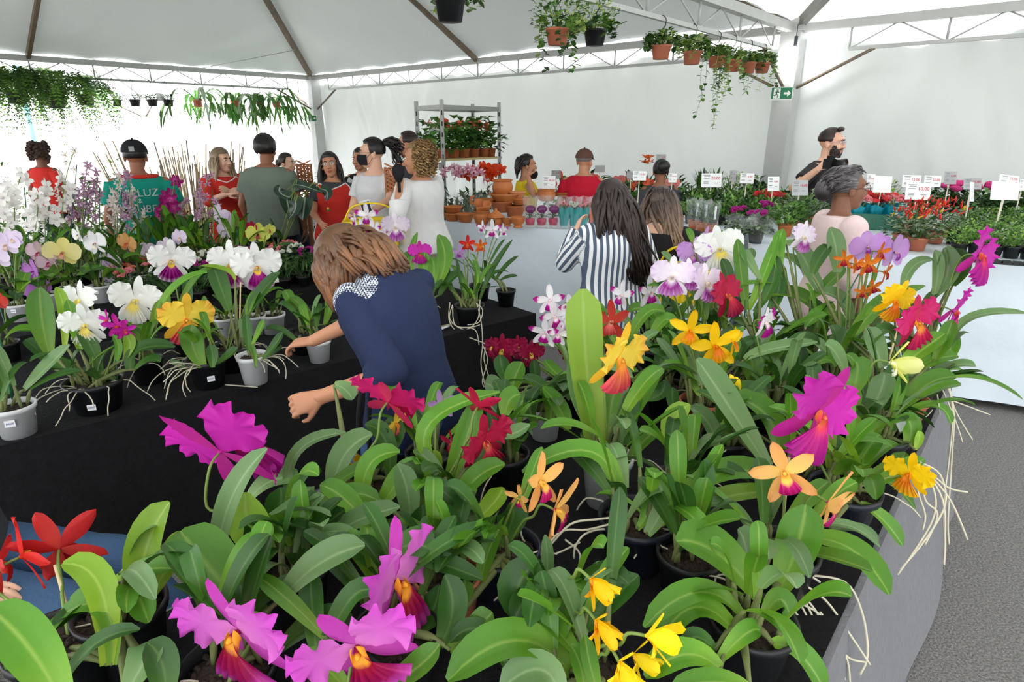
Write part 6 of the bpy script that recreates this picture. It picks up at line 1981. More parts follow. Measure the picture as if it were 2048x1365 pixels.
# sticks and knife
for k, (a, b) in enumerate((((820, 667), (905, 648)), ((830, 662), (900, 650)))):
    o = MB().tube([atz(*a, TZ + 0.012), atz(*b, TZ + 0.012)], 0.004, 6).build('bamboo_stick', m_cane); tag(o, ('longer' if k == 0 else 'shorter') + ' pale bamboo stick lying by the knife on black felt', 'stick', 'bamboo sticks on the black table')
kp = atz(872, 664, TZ + 0.012)
ka, kb = atz(845, 673, TZ + 0.01), atz(901, 652, TZ + 0.01)
kd = (kb - ka); kn_ = thing('knife', 'knife with pale handle lying on the black felt table', 'knife', ka, math.atan2(kd.y, kd.x))
L_ = kd.length
MB().rings([((L_ * .45, 0, 0.003), (0, .009, 0), (0, 0, .005)), ((L_ * .7, 0, 0.003), (0, .012, 0), (0, 0, .007)), ((L_, 0, 0.003), (0, .010, 0), (0, 0, .006))], 10).build('handle', m_pots['w'], kn_)
bl_ = MB(); bl_.poly([(0, 0, 0.002), (L_ * .46, -.009, 0.002), (L_ * .46, .009, 0.002), (L_ * .1, .007, 0.002)]); bl_.poly([(0, 0, 0.0), (L_ * .1, .007, 0.0), (L_ * .46, .009, 0.0), (L_ * .46, -.009, 0.0)]); bl_.build('blade', m_dark_steel, kn_, False)
o = MB().tube([atz(450, 770, TZ + 0.008), atz(515, 775, TZ + 0.008)], 0.003, 5).build('loose_root', m_root); tag(o, 'dry white root lying in front of the held pot', 'root')

# ---- moth orchids and tall sprays on the second table
PR = random.Random(5)
def phal(label, u, v, fl, pot=('w', 0.062, 0.11), mats='dm', z=LBZ):
    p = Plant(label, u, None, v=v, z=z, pot=pot); p.ptag(-75, 0.7, 0.012)
    p.fill(6, L=(0.14, 0.24), w=(0.05, 0.07), mats=mats, el=(15, 55))
    for q in fl:
        p.flower(q[0], q[1], q[2], 'phal', q[3], q[4] if len(q) > 4 else PR.uniform(-30, 30), 0, PR.uniform(-15, 15), dd=q[5] if len(q) > 5 else -0.05)
    q = fl[0]
    p.stake(u, v - 40, q[0], q[1]); 
    b = MB(); b.ball(at(q[0] - 16, q[1] - 14, p.d - 0.05), 0.008, 8, 6); b.build('flower_bud', LM['l'], p.root, origin=p.p)
    return p
phal('moth orchid with lilac-white flowers at the left edge', 45, 640, [(12, 490, 52, 'plilac'), (-5, 520, 48, 'plilac'), (25, 478, 40, 'plilac')], ('w', 0.07, 0.10))
phal('moth orchid with two bright purple flowers', 100, 622, [(68, 543, 52, 'ppurple'), (72, 578, 50, 'ppurple')])
phal('moth orchid with pale yellow flower above brown buds', 150, 606, [(125, 505, 62, 'pyellow'), (78, 505, 48, 'pmix'), (98, 525, 44, 'pmix'), (110, 535, 34, 'pmix')])
phal('moth orchid with pure white flowers and a maroon eye', 205, 604, [(192, 487, 54, 'pwhite'), (158, 470, 40, 'pwhite', -40)])
phal('moth orchid with lilac flowers cascading over the white pots', 250, 592, [(228, 527, 46, 'plilac'), (212, 545, 46, 'plilac'), (222, 568, 40, 'plilac'), (205, 520, 30, 'plilac', -60)])
phal('moth orchid with single apricot flower', 285, 580, [(255, 487, 46, 'porange')])
phal('moth orchid with small lilac flowers near the white droop', 320, 572, [(292, 503, 38, 'plilac'), (308, 520, 28, 'plilac'), (335, 492, 36, 'plilac'), (360, 475, 36, 'plilac'), (345, 512, 24, 'plilac')])
phal('moth orchid with lilac flowers seen from behind left of the lime one', 440, 545, [(437, 430, 44, 'plilac', 150), (455, 440, 36, 'plilac', 30), (450, 462, 40, 'plilac', 160), (468, 455, 34, 'plilac', 20)])
phal('moth orchid with lime yellow flowers and red lip', 530, 545, [(515, 468, 46, 'plime', 30), (538, 460, 26, 'plime', 60), (505, 455, 26, 'crimson', -20)])
phal('moth orchid with coral flower cut off at the left edge', 20, 722, [(-4, 602, 40, 'coral')], ('k', 0.06, 0.1), z=TZ)
SPRAY = {}
def spray_mesh(key, cols, nar):
    mb = MB()
    for k in range(5):
        a = k * 72 + (8 if k % 2 else -6)
        fn = petal_fn(.5, .30 if not nar else .17, .04, 4, .1, .12, .55, .25, k)
        g = MB().grid(fn, 4, 5)
        rot = Matrix.Rotation(R(a), 3, 'Z') @ Matrix.Rotation(R(16), 3, 'X')
        o = len(mb.v); mb.v += [rot @ p for p in g.v]; mb.uv += g.uv; mb.f += [tuple(o + i for i in f) for f in g.f]; mb.mi += g.mi
    mb.ball((0, -0.06, 0.1), (.09, .10, .11), 6, 5)
    return mb.mesh('flower', UVM('spray ' + key, cols, trans=0.25))
SPRAY['white'] = spray_mesh('white', [(0, (236, 214, 226)), (0.3, (246, 244, 240)), (1, (248, 246, 242))], False)
SPRAY['mauve'] = spray_mesh('mauve', [(0, (160, 80, 130)), (0.4, (206, 170, 196)), (1, (176, 130, 166))], True)
SPRAY['pale'] = spray_mesh('pale', [(0, (210, 190, 130)), (0.4, (240, 232, 226)), (1, (226, 206, 214))], True)
SPRAY['plum'] = spray_mesh('plum', [(0, (220, 120, 190)), (0.4, (170, 30, 120)), (1, (150, 20, 104))], False)
def spray(label, u, v, stems, kind, px, nf, z=LBZ, leafn=6):
    p = Plant(label, u, None, v=v, z=z, pot=('k', 0.065, 0.12), cat='orchid', name='spray_orchid')
    p.fill(leafn, L=(0.18, 0.34), w=(0.03, 0.05), mats='mmd', el=(40, 80))
    for (tu, tv, lean) in stems:
        q0 = p.soil(0.5); q2 = at(tu, tv, p.d)
        qm = (q0 + q2) / 2 + Vector((lean * 0.05, 0, 0.05))
        path = bez(q0, qm, q2, 24)
        MB().tube(path, 0.003, 5).build('flower_stem', m_stem, p.root, origin=p.p)
        for i in range(nf):
            t = 24 - int(i * 14 / nf)
            c = path[t] + Vector((p.rs.uniform(-1, 1), p.rs.uniform(-1, 1), p.rs.uniform(-.6, .6))) * (0.035 if t < 23 else 0.008)
            fm = face_matrix(p.rs.uniform(-70, 70), p.rs.uniform(-20, 30), p.rs.uniform(0, 360))
            o = link('flower', SPRAY[kind], p.root)
            o.matrix_local = Matrix.Translation(c - p.p) @ (fm @ Matrix.Scale(px * p.d / F * p.rs.uniform(.75, 1.1), 3)).to_4x4()
            o['part'] = 1
    MB().tube([p.soil(), at(stems[0][0] + 4, stems[0][1] + 30, p.d)], 0.003, 5).build('stake', m_gstake, p.root, origin=p.p)
    return p
for k, (u, v, st, kd_, px, nf, lb) in enumerate((
    (15, 610, [(-5, 385, -1), (20, 375, 0)], 'white', 34, 7, 'white spray orchid at the far left edge'),
    (60, 600, [(45, 345, -1), (75, 390, 1)], 'white', 32, 6, 'white spray orchid in front of the red top'),
    (105, 590, [(95, 370, 0), (125, 350, 1)], 'white', 32, 8, 'white spray orchid right of the red top'),
    (140, 575, [(150, 300, -1), (125, 400, 0)], 'pale', 20, 12, 'pale spray orchid with a thin tall stem'),
    (165, 572, [(175, 330, 0), (150, 370, -1)], 'mauve', 22, 16, 'mauve spray orchid left of the teal jersey'),
    (195, 568, [(195, 345, 0), (180, 385, -1)], 'mauve', 22, 16, 'dense mauve spray orchid touching the teal jersey'),
    (235, 560, [(240, 350, 0), (225, 400, 1)], 'pale', 22, 16, 'pale mauve spray orchid over the teal sleeve'),
    (262, 556, [(255, 345, 1), (250, 395, 0)], 'mauve', 22, 12, 'mauve spray orchid across the white lettering'),
    (300, 552, [(268, 375, 0), (290, 430, -1)], 'pale', 22, 8, 'short pale spray orchid on the teal jersey'),
    (350, 545, [(350, 360, 0), (332, 392, -1), (340, 405, -1)], 'plum', 30, 5, 'plum spray orchid right of the teal jersey'),
    (385, 540, [(395, 385, 1), (375, 400, -1)], 'mauve', 18, 12, 'small mauve spray orchid before the bamboo canes'),
    (425, 535, [(420, 350, -1), (430, 400, 0)], 'mauve', 20, 12, 'tall mauve spray orchid against the red uniform'))):
    spray(lb, u, v, st, kd_, px, nf)
for k, (u, v) in enumerate(((30, 585), (85, 575), (330, 548), (370, 540), (410, 545), (460, 535), (480, 545))):
    p = Plant('leafy orchid without flowers ' + ['at the back left corner', 'under the white sprays', 'under the plum spray', 'behind the plum spray', 'left of the lilac moths', 'behind the lilac moths', 'beside the lime moths'][k], u, None, v=v, z=LBZ, pot=('k', 0.065, 0.12))
    p.fill(11, L=(0.2, 0.34), w=(0.03, 0.055), mats='mmdy', el=(40, 85))
# ------------------------------------------------------------------ foliage helper (leaves too small to pick apart: one part)
FOL = {}
def fol_mesh(key, mats, n, rx, h, L, w, seed, up=0.5, dome=True, z0=0.0, flowers=None, arrow=False):
    if key in FOL:
        return FOL[key]
    rs = random.Random(seed)
    mb = MB()
    for i in range(n):
        a = rs.uniform(0, 6.283); q = math.sqrt(rs.random())
        zt = rs.random()
        zz = z0 + h * (zt if not dome else zt * math.sqrt(max(0.0, 1 - (q * 0.85) ** 2)))
        c = Vector((rx * q * math.cos(a), rx * q * math.sin(a), zz))
        d = Vector((math.cos(a + rs.uniform(-.9, .9)), math.sin(a + rs.uniform(-.9, .9)), up + rs.uniform(-.4, .5))).normalized()
        ln = L * rs.uniform(.6, 1.2); ww = w * rs.uniform(.7, 1.2)
        s, nrm = frame(d)
        mi = rs.randrange(len(mats)) if not flowers else rs.randrange(max(1, len(mats) - 1))
        o = len(mb.v)
        m = c + d * ln * 0.45
        t = c + d * ln - Vector((0, 0, ln * 0.2))
        for p, uv in ((c, (.5, 0)), (m + s * ww / 2 + nrm * ww * .15, (1, .5)), (m, (.5, .5)), (m - s * ww / 2 + nrm * ww * .15, (0, .5)), (t, (.5, 1))):
            mb.v.append(p); mb.uv.append(uv)
        for f in ((0, 1, 2), (0, 2, 3), (2, 1, 4), (3, 2, 4)):
            mb.f.append(tuple(o + k for k in f)); mb.mi.append(mi)
    if z0 or True:
        for i in range(6):
            a = rs.uniform(0, 6.28)
            mb.tube([(0, 0, -0.01), (rx * .4 * math.cos(a), rx * .4 * math.sin(a), z0 + h * .6)], 0.003, 4, mi=0)
    FOL[key] = mb.mesh('foliage', mats, smooth=False)
    return FOL[key]
def LG(name, c1, c2, trans=0.2): return UVM(name, [(0, c1), (1, c2)], rough=0.45, trans=trans, spec=0.4, sv=0.12)
g_mid = LG('mid green leaves', (84, 126, 52), (66, 108, 42)); g_dark = LG('dark green leaves', (50, 84, 44), (38, 70, 36)); g_light = LG('fresh green leaves', (132, 178, 84), (108, 158, 66))
g_lime = LG('lime leaves', (170, 206, 90), (150, 190, 70)); g_pale = LG('silvery leaves', (176, 190, 168), (140, 160, 130)); g_red = LG('red bracts', (200, 40, 44), (176, 26, 36))
def clump(shape, mats, rs, n, rx, z0, z1, size, mode='ball'):
    pass
class Pot:
    """a pot plant on the back tables: pot, foliage, separate flowers or fruit"""
    def __init__(s, name, label, base, pot, cat='plant', group=None):
        s.base = base; s.root = thing(name, label, cat, base, 0, group); s.rs = random.Random(sum(map(ord, label)) + int(base.x * 100))
        kind, r, h = pot; s.h = h; s.r = r
        a, b = pot_mesh(kind, r, h)
        link('pot', a, s.root); link('soil', b, s.root)
    def fol(s, key, mats, n, rx, h, L, w, seed=1, **k):
        link('foliage', fol_mesh(key, mats, n, rx, h, L, w, seed, **k), s.root, (0, 0, s.h * 0.85), (0, 0, s.rs.uniform(0, 6.28)))
        return s
    def blooms(s, name, me, n, rx, z0, z1, sc, shell=True, pitch=(10, 70)):
        for i in range(n):
            a = s.rs.uniform(0, 6.28); q = math.sqrt(s.rs.random()) * rx
            zz = z0 + (z1 - z0) * (math.sqrt(max(0, 1 - (q / rx * .9) ** 2)) if shell else s.rs.random())
            o = link(name, me, s.root)
            fm = face_matrix(s.rs.uniform(-80, 80), s.rs.uniform(*pitch), s.rs.uniform(0, 360))
            o.matrix_local = Matrix.Translation((q * math.cos(a), q * math.sin(a), s.h + zz)) @ (fm @ Matrix.Scale(sc * s.rs.uniform(.8, 1.15), 3)).to_4x4()
        return s
def rose_mesh(col1, col2, key, layers=3):
    mb = MB()
    for L in range(layers):
        for k in range(5):
            fn = petal_fn(.5 - .12 * L, .5 - .1 * L, .03, 4, -.2 - .25 * L, .1, .6, .4, k + L)
            g = MB().grid(fn, 4, 4)
            rot = Matrix.Rotation(R(k * 72 + L * 36), 3, 'Z') @ Matrix.Rotation(R(20 + 24 * L), 3, 'X')
            o = len(mb.v); mb.v += [rot @ p for p in g.v]; mb.uv += g.uv; mb.f += [tuple(o + i for i in f) for f in g.f]; mb.mi += g.mi
    return mb.mesh('flower', UVM('rose ' + key, [(0, col1), (1, col2)], trans=0.25))
rose_red = rose_mesh((226, 60, 66), (240, 92, 92), 'red'); rose_pink = rose_mesh((240, 130, 140), (246, 168, 172), 'pink'); rose_mag = rose_mesh((176, 30, 130), (196, 60, 160), 'magenta', 2); rose_coral = rose_mesh((220, 120, 90), (232, 150, 116), 'coral'); rose_white = rose_mesh((246, 246, 240), (240, 244, 230), 'white', 2)
lily_or = spray_mesh('amaryllis', [(0, (226, 60, 20)), (1, (240, 84, 30))], False); lily_pk = spray_mesh('pink lily', [(0, (206, 120, 150)), (0.5, (226, 170, 190)), (1, (240, 220, 226))], True)
def pepper_mesh():
    mb = MB(); mb.tube([(0, 0, 0), (0, .02, .3), (.04, .02, .7), (.1, 0, 1.0)], [.10, .14, .10, .01], 7); return mb.mesh('pepper', M('red pepper skin', (206, 44, 28), 0.25, 0.15))
PEP = pepper_mesh(); PEPY = PEP.copy(); PEPY.materials[0] = M('yellow pepper skin', (240, 190, 40), 0.25, 0.1)
m_film = M('clear cellophane', (236, 240, 244), 0.12, 0.0, alpha=0.11, spec=0.7)
def sleeve(root, r0, r1, z0, z1, mat=None, name='cellophane_sleeve', n=18):
    mb = MB()
    def fn(u, v):
        a = 2 * math.pi * u
        r = r0 + (r1 - r0) * v + 0.008 * noise.noise((math.cos(a) * 3, math.sin(a) * 3, v * 4)) + 0.012 * v * math.sin(a * 7)
        return (r * math.cos(a), r * math.sin(a), z0 + (z1 - z0) * v + 0.01 * v * math.sin(a * 5))
    mb.grid(fn, n * 2, 5)
    return mb.build(name, mat or m_film, root)

# right hand white table -------------------------------------------------
m_blacktray = M('black plastic tray', (36, 38, 40), 0.4)
BK = ('k', 0.05, 0.075)
for k, (u, v) in enumerate(((1800, 492), (1832, 500), (1868, 486), (1845, 470), (1885, 470), (1815, 470))):
    b = atz(u, v, WZ + 0.004)
    P_ = Pot('pepper_plant', ['chilli pepper plant in terracotta pot at the table front', 'chilli pepper plant in the biggest terracotta pot', 'chilli pepper plant right of the big terracotta pot', 'chilli pepper plant behind the big terracotta pot', 'chilli pepper plant at the back right', 'chilli pepper plant at the back left by the roses'][k], b, ('t', 0.06, 0.085), 'pepper plant', 'chilli pepper plants on the white table')
    P_.fol('pep%d' % (k % 2), [g_mid, g_dark, g_pale], 130, 0.125, 0.15, 0.055, 0.035, 3 + k % 2, up=0.2)
    P_.blooms('pepper', PEP, 16, 0.12, 0.05, 0.17, 0.045, pitch=(20, 90)); P_.blooms('pepper', PEPY, 2, 0.1, 0.06, 0.15, 0.04, pitch=(20, 90))
hx = 0
ORD = ['first', 'second', 'third', 'fourth', 'fifth', 'sixth', 'seventh', 'eighth', 'ninth', 'tenth', 'eleventh']
for r, (v, us) in enumerate(((508, (1915, 1950, 1985, 2020, 2055)), (488, (1905, 1940, 1975, 2010, 2045)), (470, (1925, 1960, 1995, 2030)), (452, (1935, 1970, 2005, 2040)))):
    for q_, u in enumerate(us):
        b = atz(u, v + (u - 1915) * 0.07, WZ + 0.004)
        rowl = ['front', 'second', 'third', 'back'][r]
        P_ = Pot('potted_herb', 'low green herb right of the peppers, %s from left in the %s row' % (ORD[q_], rowl), b, BK, 'herb', 'green herbs in black pots, %s row' % rowl)
        P_.fol('herb%d' % (hx % 3), [[g_light, g_mid, g_lime], [g_mid, g_light], [g_light, g_pale, g_mid]][hx % 3], 150, 0.085, 0.11, 0.04, 0.018, 10 + hx % 3, up=0.7)
        hx += 1
for k, (u, v) in enumerate(((1932, 520), (2000, 527))):
    t = thing('plant_tray', ['black plastic tray under the front herbs', 'black plastic tray at the right end of the herbs'][k], 'tray', atz(u, v, WZ + 0.002), math.atan2(WE.y, WE.x))
    for i in range(6):
        MB().box((-0.13 + i * 0.052, -0.02, 0.012), (0.022, 0.02, 0.010)).build('cell', m_blacktray, t, False)
    MB().box((0, -0.02, 0.003), (0.165, 0.026, 0.003)).build('tray_base', m_blacktray, t, False)
# crate of roses
cp = atz(1745, 455, WZ + 0.003)
t = thing('rose_crate', 'green plastic crate holding wrapped roses', 'crate', cp, math.atan2(WE.y, WE.x))
m_crate = M('green crate plastic', (60, 120, 100), 0.45)
for (c, h) in (((0, -0.13, 0.06), (0.2, 0.006, 0.06)), ((0, 0.13, 0.06), (0.2, 0.006, 0.06)), ((-0.2, 0, 0.06), (0.006, 0.13, 0.06)), ((0.2, 0, 0.06), (0.006, 0.13, 0.06)), ((0, 0, 0.006), (0.2, 0.13, 0.006))):
    MB().box(c, h).build('crate_panel', m_crate, t, False)
for i in range(9):
    MB().box((-0.16 + 0.04 * i, -0.138, 0.06), (0.006, 0.004, 0.055)).build('crate_rib', m_crate, t, False)
m_teal = M('teal wrapping paper', (24, 150, 170), 0.5, 0.1, 12, 0.4, 30)
for k, (dx, dy, me, lb) in enumerate(((-0.13, -0.05, rose_pink, 'pink rose bunch in teal paper beside the grey-haired woman'), (0.0, -0.03, rose_red, 'red rose bunch in the middle of the crate'), (0.12, -0.02, rose_pink, 'pink rose bunch at the right of the crate'), (-0.06, 0.07, rose_red, 'red rose bunch at the back of the crate'), (0.09, 0.08, rose_red, 'red rose bunch at the back right of the crate'), (-0.17, 0.09, rose_red, 'dark red rose bunch left of the crate'))):
    b = cp + WE * dx + WN * dy + Vector((0, 0, 0.014))
    q = thing('rose_bouquet', lb, 'roses', b, 0, 'wrapped roses in the green crate')
    sleeve(q, 0.03, 0.085, 0.0, 0.17, m_teal, 'paper_wrap')
    rr = random.Random(k)
    for i in range(13):
        a, d = rr.uniform(0, 6.28), 0.085 * math.sqrt(rr.random())
        o = link('rose', me, q)
        o.matrix_local = Matrix.Translation((d * math.cos(a), d * math.sin(a), 0.19 + 0.05 * (1 - d / 0.085) + rr.uniform(0, .02))) @ (face_matrix(rr.uniform(-60, 60), rr.uniform(20, 80), rr.uniform(0, 90)) @ Matrix.Scale(0.07, 3)).to_4x4()
    for i in range(5):
        a = i * 1.25
        MB().tube([(0, 0, 0.01), (0.05 * math.cos(a), 0.05 * math.sin(a), 0.19)], 0.003, 5).build('stem', m_stem, q)
# cyclamen in sleeves, small tagged pots, leafy pots in front
for k, (u, v, me, lb) in enumerate(((1478, 476, rose_mag, 'purple cyclamen in cellophane next to the long hair'), (1510, 486, rose_mag, 'purple cyclamen in cellophane at the table front'), (1525, 462, rose_mag, 'purple cyclamen in cellophane behind the front one'))):
    P_ = Pot('cyclamen', lb, atz(u, v, WZ + 0.004), ('k', 0.055, 0.08), 'flower pot', 'cyclamen pots'); P_.fol('cyc', [g_dark, g_pale, g_mid], 90, 0.09, 0.07, 0.06, 0.05, 31, up=0.2)
    P_.blooms('flower', me, 12, 0.075, 0.09, 0.14, 0.045); sleeve(P_.root, 0.06, 0.115, 0.01, 0.16)
for k, (u, v) in enumerate(((1385, 458), (1402, 462), (1420, 466))):
    P_ = Pot('bulb_pot', ['small plant in burlap pot beside the light brown hair', 'small plant in burlap pot, middle of three', 'small plant in burlap pot with white flag label'][k], atz(u, v, WZ + 0.004), ('c', 0.04, 0.07), 'plant', 'burlap pots')
    P_.fol('blb', [g_dark, g_mid], 60, 0.04, 0.16, 0.06, 0.014, 33, up=1.2); sleeve(P_.root, 0.045, 0.06, 0.03, 0.24)
    MB().box((0.01, -0.05, 0.16), (0.008, 0.001, 0.05)).build('white_flag', m_tagp, P_.root, False)
for k, (u, v, ms, lb) in enumerate(((1568, 472, [g_mid, g_light], 'bushy green plant left of the grey-haired woman'), (1600, 468, [g_mid, g_dark], 'bushy green plant touching the pink top'), (1585, 448, [g_pale, g_mid, g_light], 'plant with creamy spathes behind the bushy greens'), (1620, 446, [g_pale, g_light], 'white leaved plant by the photographer'))):
    P_ = Pot('leafy_pot_plant', lb, atz(u, v, WZ + 0.004), ('c', 0.055, 0.085), 'plant'); P_.fol('bsh%d' % k, ms, 150, 0.10, 0.19, 0.08, 0.035, 41 + k, up=0.6)
# rows of foliage pots behind
rr = random.Random(9)
names = {'g': ('foliage_pot', 'plant'), 'k': ('red_kalanchoe', 'flower pot'), 'c': ('pink_celosia', 'flower pot')}
cele = MB(); cele.ball((0, 0, 0.5), (.22, .22, .5), 8, 8); cele.ball((.15, 0, .4), (.15, .15, .35), 8, 6); cele.ball((-.15, .05, .35), (.15, .15, .3), 8, 6); CEL = cele.mesh('plume', M('pink celosia plume', (226, 60, 140), 0.8, 0.35, 40, 0.6, 60))
rows = [(446, range(1380, 1545, 22)), (430, range(1372, 1560, 21)), (414, range(1378, 1600, 23))]
i = 0
for r, (v, us) in enumerate(rows):
    for q_, u in enumerate(us):
        b = atz(u, v + (u - 1380) * 0.05, WZ + 0.004)
        rowl = ['front', 'middle', 'back'][r]
        P_ = Pot('foliage_pot', 'glossy foliage plant behind the cyclamen, %s from left in the %s row' % (ORD[q_], rowl), b, BK, 'plant', 'green foliage pots, %s row' % rowl)
        P_.fol('fp%d' % (i % 3), [[g_mid, g_light], [g_mid, g_dark, g_light], [g_dark, g_mid]][i % 3], 90, 0.075, 0.16, 0.085, 0.024, 51 + i % 3, up=1.0)
        i += 1
for k, (u, v, kd_) in enumerate(((1520, 436, 'k'), (1535, 430, 'k'), (1550, 440, 'k'), (1902, 425, 'c'), (1925, 428, 'c'), (1945, 432, 'c'), (1880, 428, 'c'), (1855, 425, 'd'), (1960, 440, 'd'), (1990, 436, 'd'), (2015, 442, 'd'), (2040, 446, 'd'), (1835, 440, 'd'), (1770, 425, 'w'), (1640, 425, 'k'), (1505, 400, 'd'), (1460, 396, 'v'), (1480, 398, 'v'), (1425, 398, 's'), (1402, 400, 's'))):
    b = atz(u, v, WZ + 0.004)
    nm, lb, ct = {'k': ('red_kalanchoe', 'red kalanchoe pot', 'flower pot'), 'c': ('pink_celosia', 'pink celosia plant', 'flower pot'), 'd': ('dark_leaf_plant', 'dark broad-leaved plant', 'plant'), 'w': ('snake_leaf_plant', 'cream-edged leafy plant', 'plant'), 'v': ('variegated_shrub', 'variegated shrub with cream tips', 'plant'), 's': ('snake_plant', 'dark upright snake plant', 'plant')}[kd_]
    where = ['left of the red dome', 'in the middle of the reds', 'nearest the photographer', 'left of the tilted sign', 'under the plumes', 'right of the plumes', 'behind the peppers', 'behind the roses', 'behind the leaning sign', 'below the right signs', 'under the large blank sign', 'at the far right', 'between roses and peppers', 'above the roses', 'below the photographer', 'in front of the corner column', 'at the left of the pair', 'at the right of the pair', 'at the back', 'at the far back left'][k]
    P_ = Pot(nm, lb + ' ' + where, b, ('k', 0.055, 0.09), ct)
    if kd_ == 'k': P_.fol('kal', [g_mid, g_dark], 80, 0.09, 0.09, 0.06, 0.04, 61); P_.blooms('flower', rose_red, 18, 0.09, 0.08, 0.14, 0.045)
    elif kd_ == 'c': P_.fol('cel', [g_mid, g_dark], 90, 0.10, 0.14, 0.09, 0.035, 62); P_.blooms('plume', CEL, 5, 0.07, 0.12, 0.2, 0.12, pitch=(-5, 5)); 
    elif kd_ == 'd': P_.fol('drk', [g_dark, g_mid], 90, 0.12, 0.18, 0.11, 0.06, 63, up=0.3)
    elif kd_ == 's': P_.fol('snk', [g_dark, g_mid], 40, 0.06, 0.08, 0.26, 0.04, 64, up=3.0)
    else: P_.fol('var', [g_pale, g_mid, g_lime], 120, 0.11, 0.22, 0.08, 0.022, 65, up=0.8)

# price signs -------------------------------------------------------------
m_paper = M('price card', (244, 246, 246), 0.55, 0.02); m_paperg = M('grey price card', (176, 178, 180), 0.6, 0.04); m_price = M('red marker ink', (206, 36, 66), 0.6); m_print = M('grey print', (140, 144, 146), 0.7); m_stick = M('pale sign stick', (226, 218, 200), 0.7)
def sign(u, v, wpx, hpx, d, price, where, mat=None, yaw=0, roll=0, foot=None, blank=False):
    w, h = wpx * d / F, hpx * d / F
    c = at(u, v, d)
    r_ = Vector((c.x, c.y, 0)) - WP
    a_, b_ = r_.dot(WE), r_.dot(WN)
    on = (0 <= a_ < 2.49 and -0.0 < b_ < 0.95) or (2.60 <= a_ and -0.0 < b_ < 1.25)
    r2 = Vector((c.x, c.y, 0)) - (Vector((-0.95, 7.9, 0)) - E2 * 0.4)
    onb = 1.35 < r2.dot(E1) < 3.05 and 0 < -r2.dot(E2) < 0.9      # on the plant bench
    zb = foot if foot is not None else (WZ + 0.004 if on else 0.744 if onb else 0.004)
    t = thing('price_sign', ('blank white' if blank else 'white' if mat is None else 'grey') + ' price card ' + where, 'price sign', Vector((c.x, c.y, zb)), R(yaw))
    H = c.z - zb
    rot = Matrix.Rotation(R(roll), 3, 'Y') @ Matrix.Rotation(R(-12), 3, 'X')
    MB().box((0, 0, H), (w / 2, 0.0015, h / 2), rot).build('card', mat or m_paper, t, False)
    MB().tube([(0, 0.004, 0.0), (0, 0.004, H - h * 0.1)], 0.0045, 6).build('stick', m_stick, t)
    if not blank:
        card = lambda x, z: Vector((0, 0, H)) + rot @ Vector((x * w / 2, -0.0028, z * h / 2))
        me = text_mesh(price, min(h * 0.42, w * 0.21), m_price)
        o = link('price_lettering', me, t); o.matrix_local = Matrix.Translation(card(0.42, 0.30)) @ (rot @ Matrix.Rotation(R(90), 3, 'X')).to_4x4()
        for (x, z, ln) in ((-0.5, 0.75, .34), (-0.45, 0.58, .28), (-0.5, 0.3, .3), (-0.55, -0.25, .26), (-0.55, -0.45, .26), (0.45, -0.4, .22)):
            MB().box(card(x, z), (ln * w / 2, 0.0004, h * 0.022), rot).build('printed_line', m_print, t, False)
for a in ((1423, 361, 40, 27, 5.6, '20,00', 'in front of the snake plants'), (1494, 357, 26, 20, 5.5, '4,00', 'beside the variegated shrubs', None, -12), (1547, 368, 24, 28, 5.2, '9,00', 'before the corner column', None, 6), (1600, 376, 34, 30, 5.0, '15,00', 'covering the photographer\'s elbow', m_paperg, 5), (1466, 352, 12, 22, 5.9, '5,00', 'half hidden by the card marked 20,00', m_paperg),
          (1765, 369, 36, 32, 4.9, '', 'right of the grey-haired woman', None, 0, 3, None, True), (1742, 362, 16, 26, 5.1, '20,00', 'peeking out behind the blank card'), (1823, 363, 37, 24, 5.0, '12,00', 'above the roses', None, 0, 2), (1865, 363, 34, 22, 5.1, '20,00', 'right of the card marked 12,00', None, 0, 2),
          (1901, 356, 24, 25, 5.2, '15,00', 'standing highest in the row', m_paperg), (1836, 383, 50, 33, 4.6, '10,00', 'in front of the peppers', None, 0, 2), (1944, 384, 26, 38, 4.5, '', 'turned edgeways near the pink plumes', None, 40, 4, None, True), (1945, 368, 36, 22, 5.0, '35,00', 'behind the tilted blank card', m_paperg), (2010, 382, 56, 36, 4.4, '', 'largest of the right hand cards', None, 0, 2, None, True), (2018, 360, 40, 18, 4.8, '15,00', 'above the largest blank card', None, 0, 6), (2046, 370, 12, 22, 4.9, '5,00', 'cut off at the right edge'),
          (1098, 365, 26, 25, 6.0, '40,00', 'in front of the anthuriums'), (1112, 349, 18, 16, 7.0, '15,00', 'above the clay jugs', m_paperg), (1279, 352, 26, 18, 5.6, '19,00', 'between the two dark heads', None, -8), (1322, 317, 20, 16, 6.6, '18,00', 'above the hair bun', m_paperg), (1345, 356, 16, 18, 5.7, '10,00', 'right of the ombre hair'), (1262, 350, 16, 14, 6.0, '20,00', 'left of the hair bun', m_paperg),
          (975, 336, 22, 16, 6.8, '35,00', 'in front of the amaryllis'), (980, 352, 18, 18, 6.6, '', 'leaning by the big urn', None, 30, 8, None, True), (884, 333, 14, 16, 7.3, '15,00', 'left of the pink lilies', m_paperg), (1200, 338, 20, 14, 6.8, '', 'right of the crimson tee', m_paperg, 0, 0, None, True)):
    sign(*a)
sg = thing('price_sign', 'white price card hanging on the tall steel rack', 'price sign', at(870, 258, 7.45), R(-10))
MB().box((0, 0, 0), (0.07, 0.002, 0.055), Matrix.Rotation(R(10), 3, 'Y')).build('card', m_paper, sg, False)
o = link('price_lettering', text_mesh('35,00', 0.04, m_price), sg, (0.02, -0.004, 0.015), (R(90), 0, 0))

